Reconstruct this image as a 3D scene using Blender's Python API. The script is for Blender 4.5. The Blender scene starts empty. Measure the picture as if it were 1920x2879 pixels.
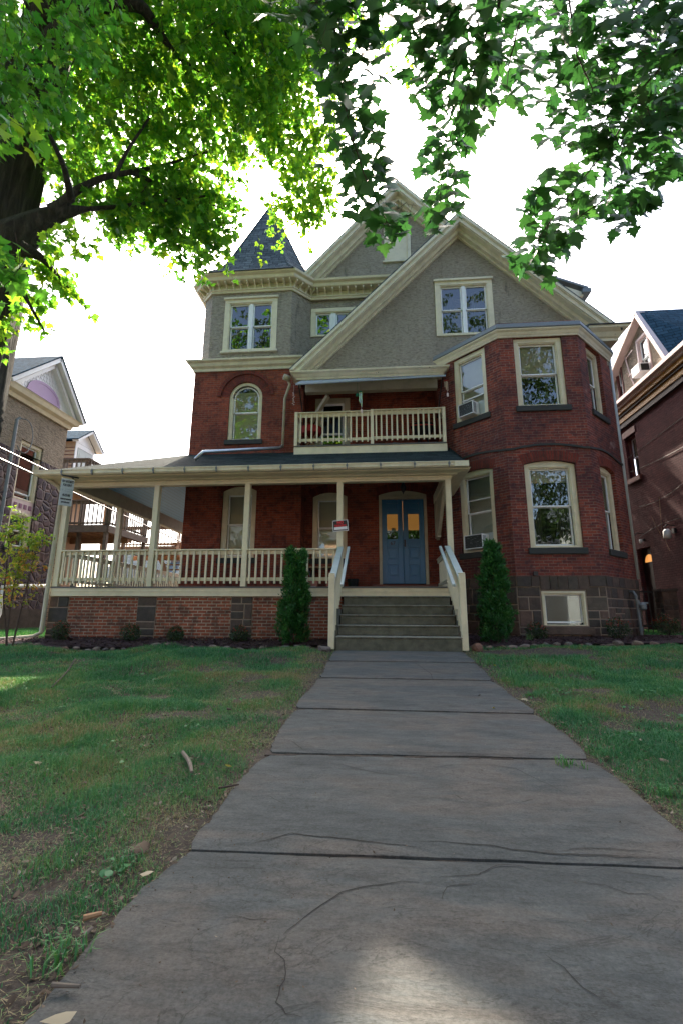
import bpy, math, random
import numpy as np
from mathutils import Vector, Matrix
random.seed(7); rng = np.random.default_rng(11)
S = bpy.context.scene; COL = S.collection
PI = math.pi
SKY_S, SUN_S, EXPO = .12, 3.2, 2.42
# ---------------------------------------------------------------- camera model (solved from the photograph's vanishing points)
FPX, PITCH, YAW, ROLL = 1306.988, .216402893, .0860666299, .00470231063
def cam_axes():
    cy, sy, cp, sp = math.cos(YAW), math.sin(YAW), math.cos(PITCH), math.sin(PITCH)
    fw = np.array([-sy*cp, cy*cp, sp]); rt = np.array([cy, sy, 0.]); up = np.cross(rt, fw)
    c, s = math.cos(ROLL), math.sin(ROLL)
    return c*rt+s*up, -s*rt+c*up, fw
RT, UP, FW = cam_axes()
def ray(x, y):
    return RT*((x-960)/FPX) - UP*((y-1439.5)/FPX) + FW
def qY(x, y, D): d = ray(x, y); return d*(D/d[1])
def qX(x, y, D): d = ray(x, y); return d*(D/d[0])
def qZ(x, y, D): d = ray(x, y); return d*(D/d[2])
def qR(x, y, D): d = ray(x, y); return d*(D/np.linalg.norm(d))
# ---------------------------------------------------------------- tagging
def tag(o, label=None, cat=None, group=None, kind=None):
    if label: o['label'] = label
    if cat: o['category'] = cat
    if group: o['group'] = group
    if kind: o['kind'] = kind
    return o
def thing(name, loc, label, cat, group=None):
    o = bpy.data.objects.new(name, None); COL.objects.link(o); o.location = loc; o.empty_display_size = .2
    return tag(o, label, cat, group)
def wloc(o):
    v = Vector((0, 0, 0))
    while o is not None: v += o.location; o = o.parent
    return v
# ---------------------------------------------------------------- frames and mesh builder (all input in world metres)
class Fr:
    def __init__(s, O, U, N=None):
        s.O = Vector(O); s.U = Vector(U).normalized(); s.Z = Vector((0, 0, 1))
        s.N = Vector(N).normalized() if N else s.U.cross(s.Z)
    def p(s, u, n, z): return s.O + s.U*u + s.N*n + s.Z*z
def FY(Y): return Fr((0, Y, 0), (1, 0, 0))          # facade plane facing the street: u = world X, n = towards the camera
def FXp(X): return Fr((X, 0, 0), (0, 1, 0))         # wall facing +X: u = world Y
def FXm(X): return Fr((X, 0, 0), (0, -1, 0))        # wall facing -X: u = -world Y
class MB:
    def __init__(s): s.v = []; s.f = []; s.uv = {}; s.var = {}
    def add(s, pts, faces, uvs=None, var=None):
        b = len(s.v); s.v += [tuple(p) for p in pts]
        for i, f in enumerate(faces):
            k = len(s.f); s.f.append(tuple(b+j for j in f))
            if uvs: s.uv[k] = uvs[i]
            if var is not None: s.var[k] = var
        return s
    def quad(s, a, b, c, d, uv=None, var=None): return s.add([a, b, c, d], [(0, 1, 2, 3)], [uv] if uv else None, var)
    def poly(s, pts, var=None): return s.add(pts, [tuple(range(len(pts)))], None, var)
    def fb(s, F, u0, u1, n0, n1, z0, z1, var=None):
        P = [F.p(u, n, z) for z in (z0, z1) for n in (n0, n1) for u in (u0, u1)]
        return s.add(P, [(0, 1, 3, 2), (4, 6, 7, 5), (0, 4, 5, 1), (2, 3, 7, 6), (0, 2, 6, 4), (1, 5, 7, 3)], None, var)
    def box(s, x0, x1, y0, y1, z0, z1, var=None):
        return s.fb(Fr((0, 0, 0), (1, 0, 0), (0, 1, 0)), x0, x1, y0, y1, z0, z1, var)
    def prism(s, pts, vec, var=None):
        n = len(pts); vec = Vector(vec); P = [Vector(p) for p in pts]
        Q = P+[p+vec for p in P]
        return s.add(Q, [tuple(range(n))[::-1], tuple(range(n, 2*n))]+[(i, (i+1) % n, n+(i+1) % n, n+i) for i in range(n)], None, var)
    def beam(s, a, b, w, h, up=(0, 0, 1), var=None):     # bar from a to b, w wide, h high
        a = Vector(a); b = Vector(b); d = (b-a).normalized(); up = Vector(up)
        sx = d.cross(up); sx = sx.normalized() if sx.length > 1e-4 else Vector((1, 0, 0)); uu = sx.cross(d)
        P = [q+sx*(i*w/2)+uu*(j*h/2) for q in (a, b) for j in (-1, 1) for i in (-1, 1)]
        return s.add(P, [(0, 1, 3, 2), (4, 6, 7, 5), (0, 4, 5, 1), (2, 3, 7, 6), (0, 2, 6, 4), (1, 5, 7, 3)], None, var)
    def tube(s, pts, rad, n=8, cap=True, var=None):
        pts = [Vector(p) for p in pts]
        if not hasattr(rad, '__len__'): rad = [rad]*len(pts)
        V = []; Fc = []; ref = Vector((0, 0, 1))
        for i, p in enumerate(pts):
            d = (pts[min(i+1, len(pts)-1)]-pts[max(i-1, 0)]).normalized()
            a = d.cross(ref)
            if a.length < .1: a = d.cross(Vector((0, 1, 0)))
            a.normalize(); b = d.cross(a)
            if i: # keep alignment
                pa = prev-d*prev.dot(d)
                if pa.length > 1e-3: a = pa.normalized(); b = d.cross(a)
            prev = a
            for k in range(n):
                t = 2*PI*k/n; V.append(p+(a*math.cos(t)+b*math.sin(t))*rad[i])
        for i in range(len(pts)-1):
            for k in range(n):
                Fc.append((i*n+k, i*n+(k+1) % n, (i+1)*n+(k+1) % n, (i+1)*n+k))
        if cap: Fc += [tuple(range(n))[::-1], tuple(range((len(pts)-1)*n, len(pts)*n))]
        return s.add(V, Fc, None, var)
    def lathe(s, c, prof, n=16, var=None):               # prof [(r,z)] round vertical axis at c
        V = []; Fc = []
        for r, z in prof:
            for k in range(n): t = 2*PI*k/n; V.append((c[0]+r*math.cos(t), c[1]+r*math.sin(t), c[2]+z))
        for i in range(len(prof)-1):
            for k in range(n): Fc.append((i*n+k, i*n+(k+1) % n, (i+1)*n+(k+1) % n, (i+1)*n+k))
        Fc += [tuple(range(n))[::-1], tuple(range((len(prof)-1)*n, len(prof)*n))]
        return s.add(V, Fc, None, var)
    def profile(s, path, prof, closed=False, var=None):  # sweep a moulding: path = plan points [(x,y)], prof = [(out,z)], out to the right of travel
        n = len(path); m = len(prof); V = []; Fc = []
        for i in range(n):
            p = Vector((path[i][0], path[i][1], 0))
            d0 = Vector((path[i][0]-path[i-1][0], path[i][1]-path[i-1][1], 0)) if (i or closed) else None
            j = (i+1) % n; d1 = Vector((path[j][0]-path[i][0], path[j][1]-path[i][1], 0)) if (i < n-1 or closed) else None
            d0 = d0 or d1; d1 = d1 or d0; d0.normalize(); d1.normalize()
            n0 = Vector((d0.y, -d0.x, 0)); n1 = Vector((d1.y, -d1.x, 0)); mm = (n0+n1); mm.normalize(); mm /= max(.3, mm.dot(n0))
            V += [p+mm*o+Vector((0, 0, z)) for o, z in prof]
        for i in range(n if closed else n-1):
            a = i*m; b = ((i+1) % n)*m
            for k in range(m): Fc.append((a+k, a+(k+1) % m, b+(k+1) % m, b+k))
        if not closed: Fc += [tuple(range(m)), tuple(range((n-1)*m, n*m))[::-1]]
        return s.add(V, Fc, None, var)
    def build(s, name, mat, parent=None, bevel=0, smooth=False, flip=False):
        me = bpy.data.meshes.new(name)
        off = wloc(parent) if parent else Vector((0, 0, 0))
        V = np.array(s.v, dtype=np.float64)
        me.from_pydata([tuple(p) for p in (V-np.array(off))], [], s.f)
        uvl = me.uv_layers.new(name='UVMap'); uv = np.zeros((len(me.loops), 2))
        at = me.attributes.new('var', 'FLOAT', 'FACE'); va = np.zeros(len(me.polygons))
        k = 0
        for i, f in enumerate(s.f):
            if i in s.uv:
                for j, c in enumerate(s.uv[i]): uv[k+j] = c
            else:
                P = V[list(f)]; nrm = np.zeros(3)
                for j in range(1, len(f)-1): nrm += np.cross(P[j]-P[0], P[j+1]-P[0])
                L = np.linalg.norm(nrm); nrm = nrm/L if L > 1e-12 else np.array([0, 0, 1.])
                h = math.hypot(nrm[0], nrm[1])
                if abs(nrm[2]) > .85 or h < 1e-6: uv[k:k+len(f)] = P[:, :2]
                else:
                    t = np.array([-nrm[1], nrm[0], 0])/h; w = np.cross(nrm, t)
                    if w[2] < 0: w = -w
                    if abs(nrm[0]) < abs(nrm[1]): t = t*np.sign(t[0])
                    else: t = t*np.sign(t[1])
                    uv[k:k+len(f), 0] = P@t
                    uv[k:k+len(f), 1] = P@w if h < .97 else P[:, 2]
            va[i] = s.var.get(i, 0.)
            k += len(f)
        uvl.data.foreach_set('uv', uv.ravel()); at.data.foreach_set('value', va)
        if smooth: me.polygons.foreach_set('use_smooth', [True]*len(me.polygons))
        me.materials.append(mat); me.update()
        o = bpy.data.objects.new(name, me); COL.objects.link(o); o.parent = parent
        if bevel:
            b = o.modifiers.new('bevel', 'BEVEL'); b.width = bevel; b.segments = 1; b.limit_method = 'ANGLE'; b.angle_limit = .7
        return o
def npmesh(name, V, loops, fsize, mat, parent=None, var=None):
    """fast mesh: V (n,3) world, loops flat, all faces of equal size"""
    off = np.array(wloc(parent)) if parent else np.zeros(3)
    me = bpy.data.meshes.new(name); nf = len(loops)//fsize
    me.vertices.add(len(V)); me.vertices.foreach_set('co', (V-off).astype(np.float32).ravel())
    me.loops.add(len(loops)); me.loops.foreach_set('vertex_index', loops.astype(np.int32))
    me.polygons.add(nf); me.polygons.foreach_set('loop_start', np.arange(0, nf*fsize, fsize, dtype=np.int32))
    if var is not None:
        at = me.attributes.new('var', 'FLOAT', 'FACE'); at.data.foreach_set('value', var.astype(np.float32))
    me.update(calc_edges=True); me.validate(); me.materials.append(mat)
    o = bpy.data.objects.new(name, me); COL.objects.link(o); o.parent = parent
    return o
# ---------------------------------------------------------------- node helpers
def mat(name):
    m = bpy.data.materials.new(name); m.use_nodes = True; nt = m.node_tree
    for n in list(nt.nodes): nt.nodes.remove(n)
    out = nt.nodes.new('ShaderNodeOutputMaterial'); b = nt.nodes.new('ShaderNodeBsdfPrincipled')
    nt.links.new(b.outputs[0], out.inputs[0]); m['b'] = 1
    return m, nt, b, out
def N(nt, t, **kw):
    n = nt.nodes.new('ShaderNode'+t)
    for k, v in kw.items():
        if k in n.inputs.keys(): n.inputs[k].default_value = v
        else: setattr(n, k, v)
    return n
def L(nt, a, b): nt.links.new(a, b)
def mix(nt, fac, a, b, bt='MIX'):
    n = nt.nodes.new('ShaderNodeMix'); n.data_type = 'RGBA'; n.blend_type = bt
    for s, v in ((0, fac), (6, a), (7, b)):
        if isinstance(v, bpy.types.NodeSocket): nt.links.new(v, n.inputs[s])
        else: n.inputs[s].default_value = v if s == 0 else (*v, 1) if len(v) == 3 else v
    return n.outputs[2]
def ramp(nt, src, stops):
    r = nt.nodes.new('ShaderNodeValToRGB'); e = r.color_ramp.elements
    while len(e) < len(stops): e.new(.5)
    for i, (p, c) in enumerate(stops):
        e[i].position = p; e[i].color = (*c, 1) if len(c) == 3 else c
    nt.links.new(src, r.inputs[0]); return r.outputs[0]
def g(v): return (v, v, v)
def noise(nt, scale, detail=4, rough=.55, vec=None, dist=0):
    n = N(nt, 'TexNoise', Scale=scale, Detail=detail, Roughness=rough, Distortion=dist)
    if vec is None:
        c = N(nt, 'NewGeometry'); vec = c.outputs['Position']
    L(nt, vec, n.inputs['Vector']); return n.outputs['Fac']
def uvn(nt): return N(nt, 'TexCoord').outputs['UV']
def mapv(nt, vec, sc=(1, 1, 1), loc=(0, 0, 0)):
    m = N(nt, 'Mapping'); m.inputs['Scale'].default_value = sc; m.inputs['Location'].default_value = loc; L(nt, vec, m.inputs['Vector']); return m.outputs[0]
def bump(nt, b, h, strength=.5, dist=.01, prev=None):
    n = N(nt, 'Bump', Strength=strength, Distance=dist); L(nt, h, n.inputs['Height'])
    if prev: L(nt, prev, n.inputs['Normal'])
    L(nt, n.outputs[0], b.inputs['Normal']); return n.outputs[0]
def math_(nt, op, a, b=0.5):
    n = N(nt, 'Math', operation=op)
    for i, v in enumerate((a, b)):
        if isinstance(v, bpy.types.NodeSocket): L(nt, v, n.inputs[i])
        else: n.inputs[i].default_value = v
    return n.outputs[0]
def attr(nt): return N(nt, 'Attribute', attribute_name='var').outputs['Fac']
# ---------------------------------------------------------------- materials
def brick_mat(name, c1, c2, mortar, dark, w=.205, h=.0677, ms=.008, darkamt=.6, bumpd=.006, light=None, seed=0, rough=.85, bd=.0):
    m, nt, b, o = mat(name); uv = uvn(nt)
    wob = noise(nt, 3, 2); 
    v = mapv(nt, uv, (1, 1, 1), (seed, seed*.7, 0)); drip = ramp(nt, noise(nt, 1., 5, .6, mapv(nt, N(nt, 'NewGeometry').outputs['Position'], (2.6, 2.6, .35))), [(.56, g(0)), (.72, g(.6))])
    br = N(nt, 'TexBrick', Scale=1., offset=.5); L(nt, v, br.inputs['Vector'])
    br.inputs['Brick Width'].default_value = w; br.inputs['Row Height'].default_value = h; br.inputs['Mortar Size'].default_value = ms
    br.inputs['Mortar Smooth'].default_value = .15; br.inputs['Bias'].default_value = bd
    br.inputs['Color1'].default_value = (*c1, 1); br.inputs['Color2'].default_value = (*c2, 1); br.inputs['Mortar'].default_value = (*mortar, 1)
    big = noise(nt, .9, 6, .65)
    st = ramp(nt, big, [(.42, g(0)), (.62, g(1))])
    col = mix(nt, math_(nt, 'MULTIPLY', st, darkamt), br.outputs['Color'], dark, 'MIX')
    fine = noise(nt, 26, 5, .7)
    col = mix(nt, .55, col, ramp(nt, fine, [(.3, g(.45)), (.7, g(1.25))]), 'MULTIPLY')
    # single bricks burnt dark or sooty
    vv = N(nt, 'TexVoronoi', Scale=7.); L(nt, v, vv.inputs['Vector'])
    col = mix(nt, ramp(nt, N(nt, 'SeparateColor').outputs[0] if False else noise(nt, 5.5, 2, .5), [(.56, g(0)), (.66, g(.55))]), col, dark)
    col = mix(nt, drip, col, dark)
    if light:
        ef = ramp(nt, noise(nt, 1.3, 8, .72), [(.61, g(0)), (.72, g(.8))])
        col = mix(nt, ef, col, light)
    L(nt, col, b.inputs['Base Color']); b.inputs['Roughness'].default_value = rough; b.inputs['Specular IOR Level'].default_value = .2
    inv = math_(nt, 'SUBTRACT', 1., br.outputs['Fac'])
    n1 = bump(nt, b, inv, 1., bumpd); bump(nt, b, fine, .6, .006, n1)
    return m
def paint(name, c, rough=.5, grime=.35, gcol=(.16, .14, .09), sc=4, chip=0):
    m, nt, b, o = mat(name)
    n1 = noise(nt, sc, 8, .7)
    col = mix(nt, math_(nt, 'MULTIPLY', ramp(nt, n1, [(.45, g(0)), (.75, g(1))]), grime), c, gcol)
    col = mix(nt, .35, col, ramp(nt, noise(nt, 1.1, 3), [(.3, g(.78)), (.7, g(1.1))]), 'MULTIPLY')
    if chip:
        ch = ramp(nt, noise(nt, 9, 6, .65), [(.70-.03*chip, g(0)), (.72, g(1))])
        col = mix(nt, ch, col, (.07, .06, .05))
    L(nt, col, b.inputs['Base Color']); b.inputs['Roughness'].default_value = rough
    bump(nt, b, noise(nt, 60, 3), .25, .002)
    return m
def stucco(name, c, c2, sc=16):
    m, nt, b, o = mat(name)
    geo = N(nt, 'NewGeometry').outputs['Position']
    st = mapv(nt, geo, (.8, .8, 1.9))
    a = noise(nt, sc, 5, .62, st, .6); big = noise(nt, .8, 6, .6)
    col = mix(nt, ramp(nt, big, [(.35, g(0)), (.7, g(1))]), c, c2)
    col = mix(nt, .7, col, ramp(nt, a, [(.36, g(.5)), (.46, g(.85)), (.6, g(1.12))]), 'MULTIPLY')  # relief shade put into the colour: ripple hollows darker, crests lighter
    # dark damp streaks with their own shape
    stv = mapv(nt, geo, (3, 3, .45)); ss = ramp(nt, noise(nt, 1.6, 6, .65, stv), [(.6, g(0)), (.72, g(.5))])
    col = mix(nt, ss, col, (.045, .043, .038))
    L(nt, col, b.inputs['Base Color']); b.inputs['Roughness'].default_value = .95
    n1 = bump(nt, b, a, 1., .11); bump(nt, b, noise(nt, 50, 4, .6), .8, .012, n1)
    return m
def shingle(name, c1, c2, w=.3, h=.14, seed=0):
    m, nt, b, o = mat(name); uv = mapv(nt, uvn(nt), (1, 1, 1), (seed, 0, 0))
    br = N(nt, 'TexBrick', Scale=1., offset=.37, squash=.7, squash_frequency=3); L(nt, uv, br.inputs['Vector'])
    br.inputs['Brick Width'].default_value = w; br.inputs['Row Height'].default_value = h; br.inputs['Mortar Size'].default_value = .007
    br.inputs['Color1'].default_value = (*c1, 1); br.inputs['Color2'].default_value = (*c2, 1); br.inputs['Mortar'].default_value = (.01, .012, .015, 1)
    col = mix(nt, .6, br.outputs['Color'], ramp(nt, noise(nt, 9, 4, .7), [(.3, g(.5)), (.7, g(1.35))]), 'MULTIPLY')
    L(nt, col, b.inputs['Base Color']); b.inputs['Roughness'].default_value = 1.; b.inputs['Specular IOR Level'].default_value = .04
    # saw-tooth height per course
    sep = N(nt, 'SeparateXYZ'); L(nt, uv, sep.inputs[0])
    fr = math_(nt, 'FRACT', math_(nt, 'DIVIDE', sep.outputs[1], h)); saw = math_(nt, 'SUBTRACT', 1., fr)
    n1 = bump(nt, b, saw, 1., .012); bump(nt, b, noise(nt, 90, 3), .4, .004, n1)
    return m
def simple(name, c, rough=.6, metal=0., nb=0, nsc=30, v=.25):
    m, nt, b, o = mat(name)
    col = mix(nt, v, c, ramp(nt, noise(nt, nsc, 5, .65), [(.25, g(.3)), (.75, g(1.5))]), 'MULTIPLY')
    L(nt, col, b.inputs['Base Color']); b.inputs['Roughness'].default_value = rough; b.inputs['Metallic'].default_value = metal
    if nb: bump(nt, b, noise(nt, nsc*2, 5, .6), 1., nb)
    return m
def glass(name, tint=(.78, .82, .80), refl=.16):
    m, nt, b, out = mat(name); nt.nodes.remove(b)
    tr = N(nt, 'BsdfTransparent'); tr.inputs[0].default_value = (*tint, 1)
    gl = N(nt, 'BsdfGlossy', Roughness=.012); gl.inputs[0].default_value = (.9, .93, .95, 1)
    bp = N(nt, 'Bump', Strength=.12, Distance=.004); L(nt, noise(nt, 2.2, 2, .5), bp.inputs['Height']); L(nt, bp.outputs[0], gl.inputs['Normal'])
    fr = N(nt, 'Fresnel', IOR=1.52); f = math_(nt, 'ADD', fr.outputs[0], refl)
    ms = N(nt, 'MixShader'); L(nt, f, ms.inputs[0]); L(nt, tr.outputs[0], ms.inputs[1]); L(nt, gl.outputs[0], ms.inputs[2]); L(nt, ms.outputs[0], out.inputs[0])
    return m
def leafmat(name, stops, tstops, tf=.5, rough=.4, nsc=2.0):
    m, nt, b, out = mat(name)
    va = attr(nt); c = ramp(nt, va, stops); t = ramp(nt, va, tstops)
    L(nt, c, b.inputs['Base Color']); b.inputs['Roughness'].default_value = rough; b.inputs['Specular IOR Level'].default_value = .35
    tl = N(nt, 'BsdfTranslucent'); L(nt, t, tl.inputs[0])
    ms = N(nt, 'MixShader'); ms.inputs[0].default_value = tf
    L(nt, b.outputs[0], ms.inputs[1]); L(nt, tl.outputs[0], ms.inputs[2]); L(nt, ms.outputs[0], out.inputs[0])
    return m
M = {}
M['brick'] = brick_mat('painted_red_brick', (.33, .075, .038), (.20, .046, .029), (.25, .125, .09), (.05, .024, .022), ms=.0065, darkamt=.5, bumpd=.006)
M['brick_bay'] = brick_mat('weathered_bay_brick', (.31, .070, .042), (.14, .040, .036), (.27, .17, .13), (.045, .026, .030), ms=.0065, darkamt=.6, bumpd=.008, light=(.34, .24, .21), seed=3.3)
M['arch'] = brick_mat('arch_brick', (.24, .045, .028), (.15, .032, .024), (.10, .055, .04), (.05, .025, .02), w=.5, h=.062, ms=.007, darkamt=.25)
M['brick_base'] = brick_mat('reused_porch_brick', (.38, .10, .05), (.15, .055, .038), (.42, .34, .25), (.055, .035, .028), ms=.0095, darkamt=.5, bumpd=.009, bd=-.15)
M['brick_purple'] = brick_mat('thick_painted_brick', (.13, .042, .046), (.095, .032, .036), (.065, .022, .026), (.045, .016, .02), w=.2, h=.072, ms=.011, darkamt=.5, bumpd=.022, rough=.9)
M['cream'] = paint('cream_paint', (.69, .62, .43), .45, .25)
M['cream_old'] = paint('peeling_cream_paint', (.69, .63, .46), .6, .35, chip=1)
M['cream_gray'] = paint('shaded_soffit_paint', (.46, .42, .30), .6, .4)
M['white'] = paint('white_vinyl', (.78, .80, .80), .35, .15)
M['bluewhite'] = paint('pale_blue_gray_board', (.42, .47, .45), .45, .3)
M['ceil'] = None
M['stucco'] = stucco('gray_roughcast', (.375, .325, .25), (.44, .39, .305), 13)
M['stucco_nb'] = stucco('tan_roughcast', (.30, .245, .18), (.38, .31, .23), 11)
M['roof'] = shingle('slate_gray_shingles', (.058, .074, .082), (.115, .14, .148))
M['roof_porch'] = shingle('porch_shingles', (.014, .021, .021), (.030, .042, .041), seed=4)
M['roof_blue'] = shingle('blue_shingles', (.02, .05, .075), (.035, .075, .11), seed=9)
M['metal'] = simple('gray_flashing', (.17, .19, .20), .6, .2, .001)
M['alum'] = simple('galvanised_metal', (.45, .48, .50), .35, .8)
M['awning_sheet'] = leafmat('awning_sheet', [(0, (.50, .56, .60)), (1, (.5, .56, .6))], [(0, (.42, .48, .54)), (1, (.4, .45, .5))], .45, .5)
M['black'] = simple('black_iron', (.012, .012, .014), .5)
M['dark'] = simple('dark_interior', (.012, .013, .013), .9)
M['sill'] = simple('dark_stone_sill', (.035, .037, .034), .85, 0, .004)
M['glass'] = glass('window_glass', refl=.075)
M['glass_dark'] = glass('dark_window_glass', (.25, .28, .27), .10)
M['wood'] = simple('weathered_wood', (.15, .12, .095), .85, 0, .003, 12, .5)
M['wood_tan'] = simple('tan_deck_wood', (.30, .17, .085), .8, 0, .003, 12, .5)
M['siding'] = paint('tan_siding', (.56, .36, .22), .6, .1)
M['pvc'] = paint('white_pvc', (.72, .72, .70), .3, .25)
M['mustard'] = paint('mustard_paint', (.50, .24, .03), .5, .3)
M['brown_trim'] = simple('dark_brown_trim', (.035, .02, .018), .6)
M['redbrown'] = paint('red_brown_paint', (.14, .035, .028), .6, .4)
M['pinkwhite'] = paint('pale_pink_trim', (.62, .48, .45), .5, .2)
M['porch_floor'] = paint('gray_deck_paint', (.09, .09, .085), .5, .3)
M['door'] = paint('slate_blue_paint', (.03, .17, .34), .4, .2, (.02, .06, .1))
M['red'] = simple('red_fabric', (.35, .02, .02), .7)
M['redsign'] = simple('red_ink', (.75, .02, .03), .5, v=.05)
M['blacksign'] = simple('black_ink', (.012, .012, .014), .5, v=.05)
M['whitesign'] = simple('white_card', (.75, .75, .76), .5, v=.08)
M['graysign'] = simple('pale_sign_board', (.40, .44, .47), .5, v=.12)
M['faintsign'] = simple('faded_ink', (.22, .27, .33), .5, v=.05)
M['purple'] = paint('lilac_paint', (.42, .28, .46), .5, .15)
M['purple_dark'] = paint('plum_paint', (.20, .07, .13), .5, .15)
def mk_ceiling():
    m, nt, b, o = mat('blue_beadboard'); uv = uvn(nt); sep = N(nt, 'SeparateXYZ'); L(nt, uv, sep.inputs[0])
    fr = math_(nt, 'FRACT', math_(nt, 'DIVIDE', sep.outputs[0], .085))
    gr = ramp(nt, fr, [(.0, g(0)), (.08, g(1)), (.92, g(1)), (1., g(0))])
    col = mix(nt, gr, (.03, .12, .2), (.12, .37, .58)); L(nt, col, b.inputs['Base Color']); b.inputs['Roughness'].default_value = .45
    bump(nt, b, gr, 1., .006); return m
M['ceil'] = mk_ceiling()
def mk_shade():
    m, nt, b, o = mat('roller_shade'); L(nt, mix(nt, .3, (.62, .58, .44), ramp(nt, noise(nt, 5, 3), [(.3, g(.8)), (.7, g(1.1))]), 'MULTIPLY'), b.inputs['Base Color'])
    b.inputs['Roughness'].default_value = .9; return m
M['shade'] = mk_shade()
def mk_blind():
    m, nt, b, o = mat('slat_blinds'); geo = N(nt, 'NewGeometry').outputs['Position']; sep = N(nt, 'SeparateXYZ'); L(nt, geo, sep.inputs[0])
    fr = math_(nt, 'FRACT', math_(nt, 'DIVIDE', sep.outputs[2], .028))
    col = ramp(nt, fr, [(.0, (.08, .09, .08)), (.25, (.36, .38, .33)), (.8, (.48, .50, .44)), (1., (.08, .09, .08))]); L(nt, col, b.inputs['Base Color'])
    bump(nt, b, fr, 1., .01); return m
M['blind'] = mk_blind()
def mk_curtain():
    m, nt, b, o = mat('net_curtain'); L(nt, mix(nt, .6, (.05, .05, .045), ramp(nt, noise(nt, 3, 4), [(.3, g(.3)), (.7, g(1.3))]), 'MULTIPLY'), b.inputs['Base Color']); return m
M['curtain'] = mk_curtain()
def mk_stone(name, stops, jit=.012):
    m, nt, b, o = mat(name); va = attr(nt); c = ramp(nt, va, stops)
    n1 = noise(nt, 7, 7, .7); c = mix(nt, .8, c, ramp(nt, n1, [(.3, g(.45)), (.72, g(1.35))]), 'MULTIPLY')
    gm = ramp(nt, noise(nt, 1.4, 5), [(.55, g(0)), (.75, g(.5))]); c = mix(nt, gm, c, (.03, .035, .016))
    L(nt, c, b.inputs['Base Color']); b.inputs['Roughness'].default_value = .9
    bb = bump(nt, b, n1, 1., jit); bump(nt, b, noise(nt, 45, 4), .5, .004, bb); return m
M['stone'] = mk_stone('brown_ashlar', [(0, (.10, .066, .05)), (.35, (.062, .050, .042)), (.6, (.13, .078, .058)), (.8, (.045, .040, .036)), (1, (.105, .080, .06))])
M['mortar'] = simple('pale_mortar', (.27, .20, .15), .95, 0, .004)
M['rock'] = mk_stone('field_rocks', [(0, (.20, .14, .10)), (.4, (.13, .11, .10)), (.7, (.26, .20, .16)), (1, (.16, .08, .05))], .02)
M['concrete_step'] = mk_stone('mossy_concrete', [(0, (.10, .098, .068)), (.7, (.135, .13, .095)), (1, (.20, .195, .155))], .010)
def mk_fieldstone():
    m, nt, b, o = mat('fieldstone_wall'); uv = uvn(nt)
    v = N(nt, 'TexVoronoi', Scale=4.3, feature='DISTANCE_TO_EDGE', Randomness=1.); v2 = N(nt, 'TexVoronoi', Scale=4.3, Randomness=1.)
    w = mix(nt, .12, uv, N(nt, 'TexNoise', Scale=4.).outputs['Color'], 'ADD')
    L(nt, w, v.inputs['Vector']); L(nt, w, v2.inputs['Vector'])
    e = ramp(nt, v.outputs['Distance'], [(.02, g(0)), (.06, g(1))])
    sc = N(nt, 'SeparateColor'); L(nt, v2.outputs['Color'], sc.inputs[0])
    c = ramp(nt, sc.outputs[0], [(0, (.045, .03, .045)), (.5, (.07, .045, .055)), (.75, (.12, .075, .07)), (1, (.03, .028, .045))])
    c = mix(nt, .8, c, ramp(nt, noise(nt, 8, 5), [(.3, g(.5)), (.7, g(1.4))]), 'MULTIPLY')
    c = mix(nt, e, (.15, .105, .09), c); L(nt, c, b.inputs['Base Color']); b.inputs['Roughness'].default_value = .85
    bump(nt, b, ramp(nt, v.outputs['Distance'], [(.0, g(0)), (.15, g(1))]), 1., .05); return m
M['fieldstone'] = mk_fieldstone()
def mk_bark():
    m, nt, b, o = mat('maple_bark'); geo = N(nt, 'NewGeometry').outputs['Position']
    v = mapv(nt, geo, (14, 14, 1.6)); r = noise(nt, 1., 8, .68, v, .8)
    c = ramp(nt, r, [(.3, (.010, .010, .009)), (.5, (.034, .032, .028)), (.7, (.085, .076, .064))])
    c = mix(nt, ramp(nt, noise(nt, 1.2, 5), [(.5, g(0)), (.7, g(.5))]), c, (.035, .05, .02))
    L(nt, c, b.inputs['Base Color']); b.inputs['Roughness'].default_value = .95; bump(nt, b, r, 1., .06); return m
M['bark'] = mk_bark()
M['twig'] = simple('twig_bark', (.05, .03, .022), .8)
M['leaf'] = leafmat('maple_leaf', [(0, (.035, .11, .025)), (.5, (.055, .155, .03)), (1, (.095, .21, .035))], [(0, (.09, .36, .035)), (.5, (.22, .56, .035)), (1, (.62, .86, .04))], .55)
M['leaf_far'] = leafmat('far_leaf', [(0, (.02, .045, .014)), (.5, (.035, .075, .02)), (1, (.07, .12, .03))], [(0, (.05, .12, .02)), (1, (.14, .24, .04))], .3)
M['leaf_near'] = leafmat('near_maple_leaf', [(0, (.038, .105, .028)), (.5, (.052, .14, .034)), (1, (.085, .19, .04))], [(0, (.035, .14, .03)), (.5, (.05, .18, .032)), (1, (.09, .26, .04))], .42)  # weaker translucent colour than the left maple: shade put into these leaves
M['arb'] = leafmat('arborvitae_scale', [(0, (.014, .075, .02)), (.6, (.03, .135, .025)), (1, (.07, .21, .04))], [(0, (.02, .1, .02)), (1, (.08, .25, .03))], .2)
M['shrubleaf'] = leafmat('rose_leaf', [(0, (.012, .035, .014)), (.85, (.03, .075, .02)), (.9, (.25, .03, .02)), (1, (.30, .05, .03))], [(0, (.02, .08, .02)), (1, (.2, .1, .03))], .25)
M['autumn'] = leafmat('crape_leaf', [(0, (.06, .12, .02)), (.5, (.14, .16, .03)), (.75, (.35, .14, .04)), (1, (.42, .09, .04))], [(0, (.25, .5, .03)), (.5, (.5, .55, .05)), (1, (.8, .35, .08))], .5)
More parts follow.
